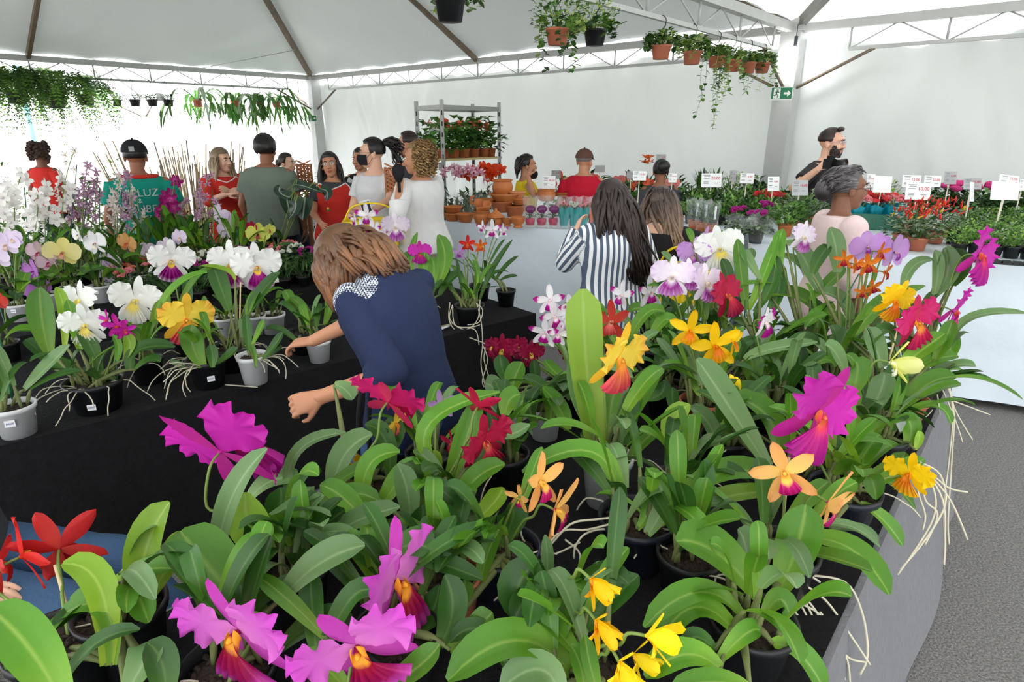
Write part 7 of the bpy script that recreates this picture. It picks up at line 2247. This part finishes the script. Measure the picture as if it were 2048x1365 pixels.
# clay pottery --------------------------------------------------------------
m_clay = M('terracotta clay', (196, 116, 62), 0.5, 0.16, 9, 0.15, 30, spec=0.4); m_clay2 = M('dark terracotta', (160, 88, 48), 0.55, 0.16, 9, 0.15, 30)
def clay(name, label, u, v, d, prof, wpx, cat='clay pot', mat=None, extra=None, squash=1.0):
    """prof in units of the half width"""
    p = at(u, v, d)
    k = wpx / 2 * d / F
    t = thing(name, label, cat, p)
    MB().lathe([(r * k, z * k) for r, z in prof], 26, squash=squash).build('vessel', mat or m_clay, t)
    if extra: extra(t, k)
    return t
BOWL = [(0, 0), (.62, 0), (.7, .1), (.95, .75), (1.02, .82), (1.02, .92), (.92, .92), (.6, .2), (0, .12)]
URN = [(0, 0), (.6, 0), (.72, .1), (.98, .6), (1.0, .95), (.88, 1.3), (.84, 1.42), (.98, 1.5), (.98, 1.6), (.86, 1.6), (.78, 1.4), (.8, .4), (0, .15)]
GOB = [(0, 0), (.7, 0), (.72, .12), (.55, .25), (.55, .4), (.85, .7), (1.0, 1.5), (1.04, 1.65), (.95, 1.65), (.8, .8), (0, .5)]
def rim(t, k, z=0.92, r=1.0):
    pass
def td(u, v): return depth(atz(u, v, WZ + 0.006))
d1 = td(905, 441)
clay('clay_bowl', 'shallow terracotta bowl at the left end of the table', 905, 441, d1, [(r, z * .9) for r, z in BOWL], 36)
clay('clay_bowl', 'terracotta bowl stacked on the left end bowl', 906, 425, d1, [(r, z * .7) for r, z in BOWL], 38)
clay('clay_bowl', 'wider terracotta bowl second from the left', 931, 444, td(931, 444), BOWL, 36)
clay('clay_bowl', 'glossy round terracotta bowl under the heart planter', 964, 448, td(964, 448), [(r * .98, z * 1.1) for r, z in URN[:6]] + [(.9, 1.35), (.82, 1.3), (.6, .3), (0, .2)], 36, squash=0.9)
def heart(t, k):
    pass
hp = at(964, 427, td(964, 448))
t = thing('heart_planter', 'heart-shaped terracotta planter tilted on the round bowl', 'clay pot', hp)
mb = MB()
def hring(s, z, inn=0):
    out = []
    for i in range(28):
        a = 2 * math.pi * i / 28
        x = 16 * math.sin(a) ** 3; y = 13 * math.cos(a) - 5 * math.cos(2 * a) - 2 * math.cos(3 * a) - math.cos(4 * a)
        out.append((x / 17, y / 17))
    return [Vector((x * s, y * s, z)) for x, y in out]
kk = 0.085
secs = [(hring(kk * .55, 0)), (hring(kk * .8, .03)), (hring(kk, .075)), (hring(kk * 1.02, .085)), (hring(kk * .88, .085)), (hring(kk * .65, .02))]
rt = Matrix.Rotation(R(28), 3, 'X') @ Matrix.Rotation(R(-30), 3, 'Z')
for ring in secs:
    for q in ring: mb.v.append(rt @ q + Vector((0, 0, 0.012))); mb.uv.append((0, 0))
for a in range(len(secs) - 1):
    for i in range(28):
        j = (i + 1) % 28; mb.f.append((a * 28 + i, a * 28 + j, (a + 1) * 28 + j, (a + 1) * 28 + i)); mb.mi.append(0)
mb.f.append(tuple(range(27, -1, -1))); mb.mi.append(0); mb.f.append(tuple(range(5 * 28, 6 * 28))); mb.mi.append(0)
mb.build('vessel', m_clay, t)
def house(t, k):
    MB().lathe([(1.25 * k, 1.15 * k), (1.2 * k, 1.25 * k), (.7 * k, 1.75 * k), (.2 * k, 2.1 * k), (.17 * k, 2.35 * k), (.1 * k, 2.4 * k), (0, 2.42 * k)], 24).build('roof', m_clay, t)
    mb = MB(); mb.ball((-.25 * k, -.92 * k, .65 * k), (.17 * k, .06 * k, .28 * k), 12, 8); mb.build('entrance_hole', M('dark hole', (24, 16, 12), 0.9), t)
clay('clay_birdhouse', 'terracotta birdhouse with conical roof and round hole', 992, 451, td(992, 451), [(0, 0), (.86, 0), (.95, .5), (.95, 1.15), (0, 1.15)], 28, 'birdhouse', None, house)
clay('clay_cup', 'little terracotta cup right of the birdhouse', 1015, 452, td(1015, 452), [(r, z * .8) for r, z in GOB], 22)
clay('clay_goblet', 'footed terracotta goblet beside the wrapped orchids', 1036, 455, td(1036, 455), [(r, z * .9) for r, z in GOB], 28)
d2 = td(1005, 440) + 0.15
def handle(t, k):
    MB().tube(spline([(-.95 * k, -.2 * k, .9 * k), (-1.25 * k, -.3 * k, .7 * k), (-1.2 * k, -.3 * k, .3 * k), (-.8 * k, -.2 * k, .2 * k)], 5), .12 * k, 8).build('handle', m_clay, t)
clay('clay_pot', 'tall dark terracotta pot behind the goblet', 1030, 433, d2, [(r * .95, z * 1.05) for r, z in GOB[0:2] + BOWL[2:]], 46, 'clay pot', m_clay2)
clay('clay_casserole', 'wide terracotta casserole behind the heart planter', 970, 412, d2 + 0.05, [(r, z * .65) for r, z in BOWL], 44, 'clay pot', None, handle)
clay('clay_pot', 'dark terracotta bowl stacked in the middle of the pile', 1003, 424, d2, BOWL, 46, 'clay pot', m_clay2)
clay('clay_casserole', 'terracotta dish under the big urn', 1010, 404, d2, [(r, z * .6) for r, z in BOWL], 62)
clay('clay_urn', 'big round terracotta urn on top of the pile', 1005, 391, d2 + 0.03, [(r, z * .92) for r, z in URN], 42)
clay('clay_jug', 'small pale terracotta jug with handle right of the urn', 1035, 396, d2, [(r, z * .8) for r, z in BOWL], 34, 'clay pot', M('pale terracotta', (222, 150, 104), 0.45, 0.1), handle)
clay('clay_bowl', 'terracotta bowl below the small pale jug', 1040, 410, d2, [(r, z * .8) for r, z in BOWL], 38)
clay('clay_jar', 'ribbed terracotta jar behind the cellophane bouquets', 1092, 402, 6.0, [(r, z * .75) for r, z in URN], 38, 'clay pot')
clay('clay_tray', 'long flat terracotta dish behind the teal bouquets', 1130, 393, 6.1, [(r, z * .3) for r, z in BOWL], 60, 'clay pot', None, None, 0.6)
# wrapped bouquets -----------------------------------------------------------
m_tealp = M('teal tissue paper', (16, 150, 150), 0.55, 0.12, 14, 0.5, 26); m_coralp = M('coral tissue paper', (206, 112, 84), 0.55, 0.12, 14, 0.5, 26); m_plum = M('plum label', (104, 34, 92), 0.5, 0.05); m_cherryp = M('cherry pot', (190, 30, 84), 0.4, 0.1); m_clear = M('clear acrylic', (236, 240, 244), 0.1, 0, alpha=0.25, spec=0.8)
for k, u in enumerate((1060, 1083, 1106)):
    b = atz(u, 455, WZ + 0.004)
    t = thing('wrapped_orchid', 'mini plant in cellophane with plum oval label, %s of three' % ['left', 'middle', 'right'][k], 'gift plant', b, 0, 'cellophane gift plants')
    MB().lathe([(0, 0.02), (.03, .02), (.04, .055), (.036, .075), (0, .075)], 16).build('pot', m_cherryp, t)
    link('foliage', fol_mesh('gift', [g_dark, g_mid], 26, 0.03, 0.07, 0.05, 0.025, 71), t, (0, 0, 0.07))
    sleeve(t, 0.035, 0.058, 0.0, 0.25)
    mb = MB(); mb.ball((0, -.058, .155), (.042, .004, .032), 16, 8); lb_ = mb.build('oval_label', m_plum, t)
    mb = MB(); mb.tube([(-.025 + .0055 * q, -.0635, .155 + (.006 if q % 2 else -.006)) for q in range(10)], .0013, 4); mb.build('script_lettering', M('pale script', (226, 200, 220), 0.6), lb_)
    MB().box((0, -.01, .012), (.043, .043, .010)).build('acrylic_stand', m_clear, t, False)
for k, (u, mt, fl) in enumerate(((1128, m_tealp, rose_pink), (1148, m_tealp, rose_white), (1166, m_tealp, rose_pink), (1186, m_coralp, rose_coral))):
    b = atz(u, 456, WZ + 0.004)
    t = thing('wrapped_bouquet', 'bouquet in %s paper %s' % ('coral' if mt is m_coralp else 'teal', ['with plum flowers next to the oval labels', 'with white flowers in the middle', 'with pink flowers near the striped shirt', 'beside the long dark hair'][k]), 'bouquet', b, 0, 'paper wrapped bouquets')
    sleeve(t, 0.022, 0.05, 0.0, 0.16, mt, 'paper_wrap')
    sleeve(t, 0.03, 0.062, 0.0, 0.245)
    rr2 = random.Random(k)
    for i in range(6):
        o = link('flower', fl, t); o.matrix_local = Matrix.Translation((rr2.uniform(-.03, .03), rr2.uniform(-.03, .03), .17 + rr2.uniform(0, .025))) @ (face_matrix(rr2.uniform(-50, 50), rr2.uniform(20, 70), 0) @ Matrix.Scale(.045, 3)).to_4x4()
    link('foliage', fol_mesh('gift2', [g_mid, g_light], 24, 0.035, 0.04, 0.035, 0.016, 72), t, (0, 0, 0.16))
    MB().box((0, -.045, .012), (.03, .003, .010)).build('acrylic_clip', m_clear, t, False)
# ------------------------------------------------------------------ plant bench along the back wall
BN = -E2
S0 = Vector((-0.95, 7.9, 0)) + BN * 0.4
bt = thing('plant_bench', 'low dark bench along the back wall under the anthuriums', 'bench', S0 + E1 * 1.35, math.atan2(E1.y, E1.x))
MB().box((0.85, 0.45, 0.72), (0.85, 0.45, 0.02)).build('bench_top', m_dark_steel, bt, False)
for x in (0.06, 1.64):
    for y in (0.06, 0.84):
        MB().box((x, y, 0.35), (0.025, 0.025, 0.35)).build('leg', m_dark_steel, bt, False)
def bp_(a, b): 
    p = S0 + E1 * a + BN * b
    return Vector((p.x, p.y, 0.742))
m_anth = UVM('anthurium spathe', [(0, (236, 120, 80)), (1, (226, 80, 60))], rough=0.3, trans=0.2); m_anthp = UVM('pink anthurium spathe', [(0, (236, 150, 140)), (1, (226, 110, 110))], rough=0.3, trans=0.2)
def anth_mesh(mat, nm):
    mb = MB().grid(petal_fn(.9, .8, .0, 3, .1, .08, .35, .6, 0), 6, 6); mb.v = [p - Vector((0, .25, 0)) for p in mb.v]
    mb.tube([(0, .05, .02), (0, .2, .12), (0, .4, .22)], [.05, .05, .02], 6)
    return mb.mesh('spathe', mat)
ANTH = [anth_mesh(m_anth, 'a'), anth_mesh(m_anthp, 'b')]
g_an1 = LG('anthurium leaves', (92, 150, 60), (70, 128, 50)); 
def anthurium(label, base, k, h=0.34, n=5, pot=('t', 0.07, 0.11)):
    P_ = Pot('anthurium', label, base, pot, 'anthurium', 'potted anthuriums')
    P_.fol('anth%d' % (k % 3), [g_an1, g_mid, g_light], 46, 0.13, h, 0.16, 0.10, 81 + k % 3, up=0.2)
    P_.blooms('spathe', ANTH[k % 2], n, 0.14, h * 0.5, h * 1.0, 0.10 if n > 4 else 0.075, pitch=(0, 40))
    return P_
wh = ['leftmost on the bench', 'second on the bench', 'in the middle of the bench', 'beside the crimson tee', 'behind the crimson tee', 'at the right end of the bench']
for k in range(6):
    anthurium('salmon anthurium ' + wh[k], bp_(1.5 + 0.27 * k, 0.2 + 0.1 * (k % 2)), k, 0.38, 6)
for k in range(3):
    P_ = Pot('tall_foliage_plant', 'dark leafy plant %s behind the anthuriums' % ['left', 'centre', 'right'][k], bp_(1.6 + 0.55 * k, 0.65), ('k', 0.08, 0.12)); P_.fol('tall', [g_dark, g_mid], 90, 0.16, 0.42, 0.16, 0.05, 88, up=0.9)
P_ = Pot('bromeliad', 'orange bromeliad standing left of the hair bun', bp_(2.37, 0.62), ('k', 0.09, 0.34), 'bromeliad')
P_.fol('brom', [g_dark, g_mid], 30, 0.05, 0.05, 0.30, 0.05, 90, up=1.2); P_.blooms('bract', spray_mesh('bromeliad', [(0, (236, 150, 50)), (1, (230, 80, 30))], True), 7, 0.03, 0.22, 0.36, 0.14, pitch=(40, 90))

# tall steel rack with anthuriums
c1, c2, c3, c4 = onplane(895, 7.6, 0), onplane(1000, 8.3, 0), onplane(951, 8.7, 0), onplane(848, 8.0, 0)
rk = thing('steel_rack', 'tall steel rack with slotted posts holding potted anthuriums', 'rack', c1)
m_slot = M('galvanised slotted steel', (150, 152, 148), 0.4, 0.25, 30, metal=0.5)
for q in (c1, c2, c3, c4):
    q = q - c1
    o = MB().box((q.x, q.y, 1.025), (0.022, 0.022, 1.025)).build('post', m_slot, rk, False)
    for i in range(14):
        MB().box((q.x, q.y - 0.0225, 0.35 + i * 0.12), (0.007, 0.0015, 0.025)).build('slot', M('slot shadow', (40, 40, 38), 0.8), o, False)
for a, b in ((c1, c2), (c4, c3), (c1, c4), (c2, c3)):
    MB().bar(a - c1 + Vector((0, 0, 1.97)), b - c1 + Vector((0, 0, 1.97)), 0.03, 0.05).build('top_rail', m_slot, rk, False)
ex_, ey_ = (c2 - c1), (c4 - c1)
for z in (1.40, 0.78):
    mb = MB(); mb.grid(lambda u, v: ex_ * u + ey_ * v + Vector((0, 0, z)), 1, 1); 
    MB().box((ex_ + ey_) / 2 + Vector((0, 0, z - 0.01)), (ex_.length / 2, ey_.length / 2, 0.012), Matrix.Rotation(math.atan2(ex_.y, ex_.x), 3, 'Z')).build('shelf', M('pale board', (200, 184, 130), 0.7), rk, False)
k = 0
for a in (0.10, 0.28, 0.46, 0.64, 0.82, 0.95):
    for b in (0.22, 0.72):
        anthurium('coral anthurium on the rack shelf, %s from left in the %s row' % (ORD[int(a * 6)], 'front' if b < 0.5 else 'back'), c1 + ex_ * a + ey_ * b + Vector((0, 0, 1.404)), k, 0.33, 3, ('c', 0.065, 0.10)); k += 1
# cut flowers in buckets in front of the rack
for k, (u, d, me, lb, sc) in enumerate(((915, 7.0, lily_pk, 'bunch of pale pink lilies left in front of the rack', 0.13), (945, 6.9, lily_pk, 'bunch of pale pink lilies right in front of the rack', 0.13), (965, 7.0, lily_or, 'red-orange amaryllis bunch behind the urn', 0.16), (988, 7.15, lily_or, 'red-orange amaryllis bunch beside the yellow top', 0.16))):
    b = onplane(u, d, 0.0)
    P_ = Pot('flower_bucket', lb, b, ('k', 0.12, 0.62), 'flower bucket', 'buckets of cut flowers')
    P_.fol('cut', [g_dark, g_mid], 150, 0.15, 0.62, 0.16, 0.04, 95, up=1.0); P_.blooms('flower', me, 14 if me is lily_pk else 8, 0.16, 0.52, 0.72, sc, pitch=(0, 60)); sleeve(P_.root, 0.12, 0.19, 0.60, 1.08)

# baskets -----------------------------------------------------------------
m_yel = M('yellow basket plastic', (236, 208, 20), 0.4, 0.06)
def basket(label, p, rz, w=0.19, dp=0.12, h=0.17):
    t = thing('shopping_basket', label, 'basket', p, rz)
    for (c, hh_) in (((0, -dp, h * .5), (w, .005, h * .04)), ((0, dp, h * .5), (w, .005, h * .04)), ((-w, 0, h * .5), (.005, dp, h * .04)), ((w, 0, h * .5), (.005, dp, h * .04)),
                     ((0, -dp, h), (w + .01, .009, h * .08)), ((0, dp, h), (w + .01, .009, h * .08)), ((-w, 0, h), (.009, dp + .01, h * .08)), ((w, 0, h), (.009, dp + .01, h * .08)), ((0, 0, .006), (w, dp, .006))):
        MB().box(c, hh_).build('rim' if c[2] > h * .9 else 'wall_band', m_yel, t, False)
    for i in range(12):
        x = -w + 2 * w * (i + .5) / 12
        for y in (-dp, dp): MB().box((x, y, h * .5), (.008, .0035, h * .5)).build('slat', m_yel, t, False)
    for i in range(7):
        y = -dp + 2 * dp * (i + .5) / 7
        for x in (-w, w): MB().box((x, y, h * .5), (.0035, .008, h * .5)).build('slat', m_yel, t, False)
    MB().tube(spline([(-w, 0, h), (-w * .7, 0, h + .1), (0, 0, h + .13), (w * .7, 0, h + .1), (w, 0, h)], 5), .007, 6).build('handle', m_yel, t)
    return t
basket('yellow shopping basket held by the woman in black', at(1380, 598, 3.45), R(-20))
basket('yellow shopping basket below the phone', at(745, 488, 4.6), R(10))
# flower display at the end of the second table
rr = random.Random(31)
kal = [rose_pink, rose_white, rose_mag, rose_coral]
i = 0
for b in (0.42, 0.62, 0.82):
    for a in (-1.9, -1.7, -1.5, -1.3, -1.1, -0.9, -0.72):
        P_ = Pot('kalanchoe', '%s kalanchoe in black pot, %s row, %s' % (['pink', 'white', 'magenta', 'coral'][i % 4], {0.42: 'front', 0.62: 'middle', 0.82: 'back'}[b], {-1.9: 'far left', -1.7: 'second from left', -1.5: 'third from left', -1.3: 'centre', -1.1: 'third from right', -0.9: 'second from right', -0.72: 'far right'}[a]), lt(a, 1.3 + b, LBZ + 0.004), ('k', 0.05, 0.075), 'flower pot', 'small flower pots behind the moth orchids')
        P_.fol('kl', [g_dark, g_mid], 70, 0.09, 0.09, 0.05, 0.035, 97); P_.blooms('flower', kal[i % 4], 12, 0.085, 0.07, 0.12, 0.038); i += 1
for q_ in range(8):
    a = -1.72 + 0.135 * q_
    for b, rw in ((0.10, 'front'), (0.24, 'back')):
        P_ = Pot('grassy_seedling', 'dark grassy seedling by the lime moth orchid, %s from left in the %s row' % (ORD[q_], rw), lt(a, 1.3 + b, LBZ + 0.004), ('k', 0.045, 0.07), 'seedling', 'grassy seedlings in black pots')
        P_.fol('gras', [g_dark, g_mid], 34, 0.045, 0.05, 0.13, 0.012, 98, up=1.3)
# alocasia with pale veins
m_aloc = UVM('alocasia leaf', [(0, (44, 70, 52)), (1, (34, 56, 42))], rough=0.25, trans=0.08, rib=(206, 220, 200), spec=0.6, sv=0.05)
p = Plant('alocasia with dark arrow leaves and pale veins', 562, None, v=522, z=LBZ, pot=('k', 0.07, 0.12), cat='plant', name='alocasia')
for (u0, v0, u1, v1, u2, v2, w) in ((570, 385, 575, 405, 580, 432, 30), (585, 372, 605, 372, 650, 388, 26), (610, 395, 608, 415, 605, 440, 34), (580, 395, 560, 385, 562, 370, 26), (640, 378, 655, 385, 652, 402, 22), (590, 400, 590, 420, 575, 440, 26)):
    mb = MB(); dd = p.d + p.rs.uniform(-.08, .08)
    leaf_mesh(mb, at(u0, v0, dd), at(u1, v1, dd), at(u2, v2, dd), w * dd / F, 0, 0.12, base=0.95, tipp=0.12); mb.build('leaf', m_aloc, p.root, origin=p.p)
    MB().tube(spline([p.soil(), at((600 + u0) / 2, v0 - 5, dd), at(u0, v0, dd)], 5), 0.004, 5).build('leaf_stalk', m_stem, p.root, origin=p.p)
p.fill(3, mats='d')
# bamboo canes in a bin
cb = thing('cane_bundle', 'bundle of dry bamboo canes standing behind the spray orchids', 'bamboo canes', onplane(400, 7.3, 0))
MB().lathe([(0, 0), (.5, 0), (.55, .5), (.5, .5), (.46, .06), (0, .06)], 20).build('bin', BLACKC, cb)
rr = random.Random(17)
m_canes = [M('dry cane', (176, 150, 110), 0.7, 0.2, 20), M('grey cane', (130, 116, 96), 0.7, 0.2, 20), M('pale cane', (206, 184, 140), 0.7, 0.2, 20)]
for i in range(95):
    a, q = rr.uniform(0, 6.28), 0.42 * math.sqrt(rr.random())
    x, y = q * math.cos(a), q * math.sin(a)
    H = rr.uniform(1.15, 1.62)
    tx, ty = x * 1.9 + rr.uniform(-.12, .12), y * 1.4
    MB().tube([(x, y, 0.07), ((x + tx) / 2 + rr.uniform(-.02, .02), (y + ty) / 2, H * .55), (tx, ty, H)], [.009, .008, .006], 5).build('cane', rr.choice(m_canes), cb)
# trellis fans
def trellis(label, u, v, d, w, h):
    p = onplane(u, d, 0); c = at(u, v, d)
    t = thing('wooden_trellis', label, 'trellis', p)
    mt = M('brown lattice wood', (168, 104, 62), 0.6, 0.2, 14)
    zb, zt = c.z - h / 2, c.z + h / 2
    for i in range(5):
        x = -w / 2 + w * i / 4
        MB().box((x, 0, (zb + zt) / 2), (.008, .008, (zt - zb) / 2)).build('lattice_bar', mt, t, False)
    for i in range(9):
        z = zb + (zt - zb) * i / 8
        MB().bar((-w / 2, .012, z - .03), (w / 2, .012, z + .03), .012).build('lattice_bar', mt, t, False)
        MB().bar((-w / 2, -.012, z + .03), (w / 2, -.012, z - .03), .012).build('lattice_bar', mt, t, False)
    MB().box((0, 0, zb / 2), (.015, .015, zb / 2)).build('post', mt, t, False)
trellis('brown wooden trellis left of the woman with glasses', 638, 350, 6.2, 0.13, 0.26)
trellis('brown wooden trellis between the masked woman and the curls', 806, 358, 5.3, 0.12, 0.24)
# shrubs behind the people on the left
def shrub(label, u, d, h, rx, mats, seed, n=420, L=0.10, w=0.03):
    b = onplane(u, d, 0)
    t = thing('potted_shrub', label, 'shrub', b)
    a, bb = pot_mesh('k', 0.16, 0.28)
    link('pot', a, t); link('soil', bb, t)
    link('foliage', fol_mesh('shrub%d' % seed, mats, n, rx, h - 0.25, L, w, seed, up=0.5), t, (0, 0, 0.25))
    MB().tube([(0, 0, 0.2), (0.02, 0, h * 0.6)], [.02, .008], 6).build('trunk', m_canes[1], t)
shrub('lime green shrub in the glare behind the black cap', 290, 8.2, 1.55, 0.40, [g_lime, g_light], 101)
shrub('fine leaved shrub left of the broad man', 490, 7.0, 1.50, 0.28, [g_mid, g_pale], 102, 500, 0.06, 0.014)
shrub('dark green shrub behind the small tied-hair woman', 610, 8.2, 1.38, 0.35, [g_mid, g_dark], 103)
shrub('green shrub right of the alocasia near the far column', 630, 8.4, 1.15, 0.35, [g_mid, g_dark], 106)
shrub('pale shrub in the glare at the far left edge', 15, 8.0, 1.45, 0.5, [g_lime, g_mid], 104)
shrub('broad bright shrub between the red top and black cap', 185, 8.0, 1.15, 0.42, [g_light, g_lime], 105, 300, 0.16, 0.09)
shrub('dark bushy shrub behind the moth orchids', 398, 6.1, 0.98, 0.40, [g_mid, g_dark], 107, 420, .14, .04)
shrub('bushy green plant behind the white sprays', 60, 5.6, 1.05, 0.42, [g_mid, g_dark], 108, 420, .14, .04)
shrub('bushy green plant behind the mauve sprays', 170, 5.4, 1.0, 0.42, [g_mid, g_dark], 109, 420, .14, .04)

# ------------------------------------------------------------------ hanging plants
def truss_at(u, i0, j0, i1, j1, v):
    a, b = cor(i0, j0), cor(i1, j1)
    e = (b - a).normalized()
    best = None
    for k in range(10, 990):
        s = k / 100
        p = a + e * s
        d = p.y * CP + 0.5 * -SP * 1.4
        if d < 0.5: continue
        uu = CX + p.x / d * F
        if best is None or abs(uu - u) < best[0]:
            best = (abs(uu - u), p, d)
    return at(u, v, best[2])
m_fern = [LG('fern frond', (120, 160, 66), (100, 146, 54), 0.45), LG('dark fern frond', (70, 110, 50), (60, 98, 44), 0.4)]
m_hook = M('black hook wire', (40, 40, 42), 0.5)
m_ivy = [LG('ivy leaves', (120, 164, 70), (92, 140, 56)), LG('dark ivy', (66, 104, 48), (54, 90, 42)), LG('pale ivy', (190, 206, 130), (160, 186, 96))]
def hanging(label, u, v, wpx, kind, where, plant='ivy', trail=0.25, lush=0.16, n=130, vl=None, seed=1, dv=0):
    c = truss_at(u, *where, v)
    d = depth(c)
    r = wpx / 2 * d / F
    h = r * 1.2
    base = Vector((c.x, c.y, c.z - h / 2))
    t = thing('hanging_' + {'ivy': 'ivy', 'fern': 'fern', 'stag': 'staghorn_fern', 'small': 'herb_pot', 'bush': 'basket'}[plant], label, 'hanging plant', base, 0)
    a, b = pot_mesh(kind, round(r / 1.06, 3), round(h, 3))
    link('pot', a, t); link('soil', b, t)
    rs = random.Random(seed)
    zt = 2.54 - base.z
    for k in range(3):
        q = k * 2.09 + .4
        MB().tube([(r * math.cos(q), r * math.sin(q), h), (0, 0, max(h + .05, zt - .06))], .0018, 4).build('wire', m_hook, t)
    if zt > h + .08: MB().tube(spline([(0, 0, zt - .07), (.02, 0, zt - .04), (.02, 0, zt + .01), (-.012, 0, zt + .03), (-.02, 0, zt)], 3), .004, 5).build('hook', m_hook, t)
    if plant in ('ivy', 'bush', 'small'):
        L = {'ivy': .055, 'bush': .04, 'small': .05}[plant]
        link('foliage', fol_mesh('hang%s%d' % (plant, seed), m_ivy if plant != 'small' else [g_mid, g_dark], n, lush, lush * (1.5 if plant == 'bush' else 1.0), L, L * .75, seed, up=.5), t, (0, 0, h * .9))
        for k in range({'ivy': 9, 'bush': 10, 'small': 0}[plant]):
            q = rs.uniform(0, 6.28); ln = trail * rs.uniform(.3, 1)
            p0 = Vector((r * .9 * math.cos(q), r * .9 * math.sin(q), h))
            pts = spline([p0, p0 * 1.5 + Vector((0, 0, .02)), p0 * 1.7 + Vector((rs.uniform(-.03, .03), rs.uniform(-.03, .03), -ln * .5)), p0 * 1.75 + Vector((rs.uniform(-.06, .06), rs.uniform(-.06, .06), -ln))], 6)
            mb = MB(); mb.tube(pts, .0016, 4)
            for i, pt in enumerate(pts[2:]):
                dvv = Vector((rs.uniform(-1, 1), rs.uniform(-1, 1), rs.uniform(-.6, .2))).normalized()
                leaf_mesh(mb, pt, pt + dvv * .02, pt + dvv * .045, .038, 0, .1, nv=3, base=.8, tipp=.3)
            mb.build('trailing_vine', m_ivy[rs.randrange(3)], t)
    elif plant == 'fern':
        for k in range(n):
            q = rs.uniform(0, 6.28); el = R(rs.uniform(-5, 75)); ln = trail * rs.uniform(.7, 1.1)
            dv2 = Vector((math.cos(q) * math.cos(el), math.sin(q) * math.cos(el), math.sin(el)))
            p0 = Vector((r * .4 * math.cos(q), r * .4 * math.sin(q), h * .9))
            p2 = p0 + Vector((dv2.x, dv2.y, 0)) * ln * .8 + Vector((0, 0, dv2.z * ln * .6 - ln * rs.uniform(.3, .85)))
            pm = p0 + dv2 * ln * .5
            path = bez(p0, pm, p2, 16)
            mb = MB(); mb.tube(path, .0025, 3)
            for i in range(2, 17):
                tt = (path[min(i + 1, 16)] - path[i - 1]).normalized()
                sd, nn = frame(tt)
                wl = .075 * math.sin(math.pi * (i + 1) / 19) + .006
                for sg_ in (1, -1):
                    b0, b1 = path[i], path[i] + (sd * sg_ + tt * .35) * wl
                    wv = tt * .016
                    mb.poly([b0 - wv * .4, b1 * .5 + b0 * .5 - wv, b1, b1 * .5 + b0 * .5 + wv], uvs=[(.5, 0), (0, .5), (.5, 1), (1, .5)])
            mb.build('frond', m_fern[k % 2], t, False)
    elif plant == 'stag':
        for k in range(n):
            q = rs.uniform(0, 6.28); ln = trail * rs.uniform(.6, 1.1)
            p0 = Vector((r * .5 * math.cos(q), r * .5 * math.sin(q), h * .95))
            o_ = Vector((math.cos(q), math.sin(q), 0))
            m1 = p0 + o_ * ln * .45 + Vector((0, 0, ln * rs.uniform(.1, .35)))
            fork = p0 + o_ * ln * .75 + Vector((0, 0, -ln * .1))
            mb = MB(); leaf_mesh(mb, p0, m1, fork, .075, 0, .1, nv=6, base=.4, tipp=.9)
            for s_ in (-.5, 0.0, .5):
                e_ = fork + (o_ * .35 + Vector((-o_.y, o_.x, 0)) * s_) * ln * .5 + Vector((0, 0, -ln * rs.uniform(.35, .7)))
                leaf_mesh(mb, fork, (fork + e_) / 2 + o_ * .03, e_, .042, 0, .1, nv=5, base=.9, tipp=.5)
            mb.build('frond', g_mid if k % 2 else g_pale if k % 5 == 0 else g_an1, t)
BE_, AD_ = (1, 0, 1, 1), (0, 0, 0, 1)
hanging('black hanging pot with thin creeper at the top centre', 900, 22, 66, 'k', BE_, 'bush', .12, .20, 90, seed=201)
hanging('terracotta hanging pot with bushy trailing plant', 1115, 74, 50, 't', BE_, 'bush', .32, .17, 260, seed=202)
hanging('black hanging pot beside the bushy terracotta one', 1190, 76, 48, 'k', BE_, 'bush', .12, .15, 240, seed=203)
hanging('terracotta hanging ivy alone between the two groups', 1322, 105, 42, 't', BE_, 'ivy', .14, .13, 150, seed=204)
hanging('terracotta hanging pot with pale sunlit ivy', 1384, 116, 40, 't', BE_, 'ivy', .16, .14, 220, seed=205)
hanging('terracotta hanging ivy with the longest vines', 1432, 124, 34, 't', BE_, 'ivy', .75, .12, 170, seed=206)
hanging('terracotta hanging ivy third from the column', 1463, 132, 36, 't', BE_, 'ivy', .45, .12, 160, seed=207)
hanging('terracotta hanging ivy second from the column', 1495, 136, 34, 't', BE_, 'ivy', .10, .10, 140, seed=208)
hanging('terracotta hanging ivy nearest the exit sign column', 1524, 136, 32, 't', BE_, 'ivy', .35, .13, 150, seed=209)
hanging('large hanging fern at the far left', 35, 195, 40, 'k', AD_, 'fern', .85, n=80, seed=211)
hanging('hanging fern with fronds drooping lowest', 112, 205, 36, 'k', AD_, 'fern', .95, n=80, seed=212)
hanging('hanging fern with one frond standing up', 172, 200, 34, 'k', AD_, 'fern', .8, n=60, seed=213)
hanging('hanging fern half out of the picture at left', -20, 190, 40, 'k', AD_, 'fern', .8, n=60, seed=214)
for k, u in enumerate((233, 270, 305, 337)):
    hanging('small black hanging pot, %s of four' % ['first', 'second', 'third', 'last'][k], u, 206, 21, 'k', AD_, 'small', 0, .11, 70, seed=220 + k)
hanging('staghorn fern in round brown pot left of the others', 397, 207, 22, 't', AD_, 'stag', .62, n=16, seed=231)
hanging('staghorn fern in red pot under the bulb', 469, 207, 18, 't', AD_, 'stag', .66, n=15, seed=232)
hanging('staghorn fern with the fullest fronds', 520, 210, 14, 't', AD_, 'stag', .72, n=18, seed=233)
hanging('staghorn fern nearest the far column', 553, 210, 17, 't', AD_, 'stag', .72, n=14, seed=234)
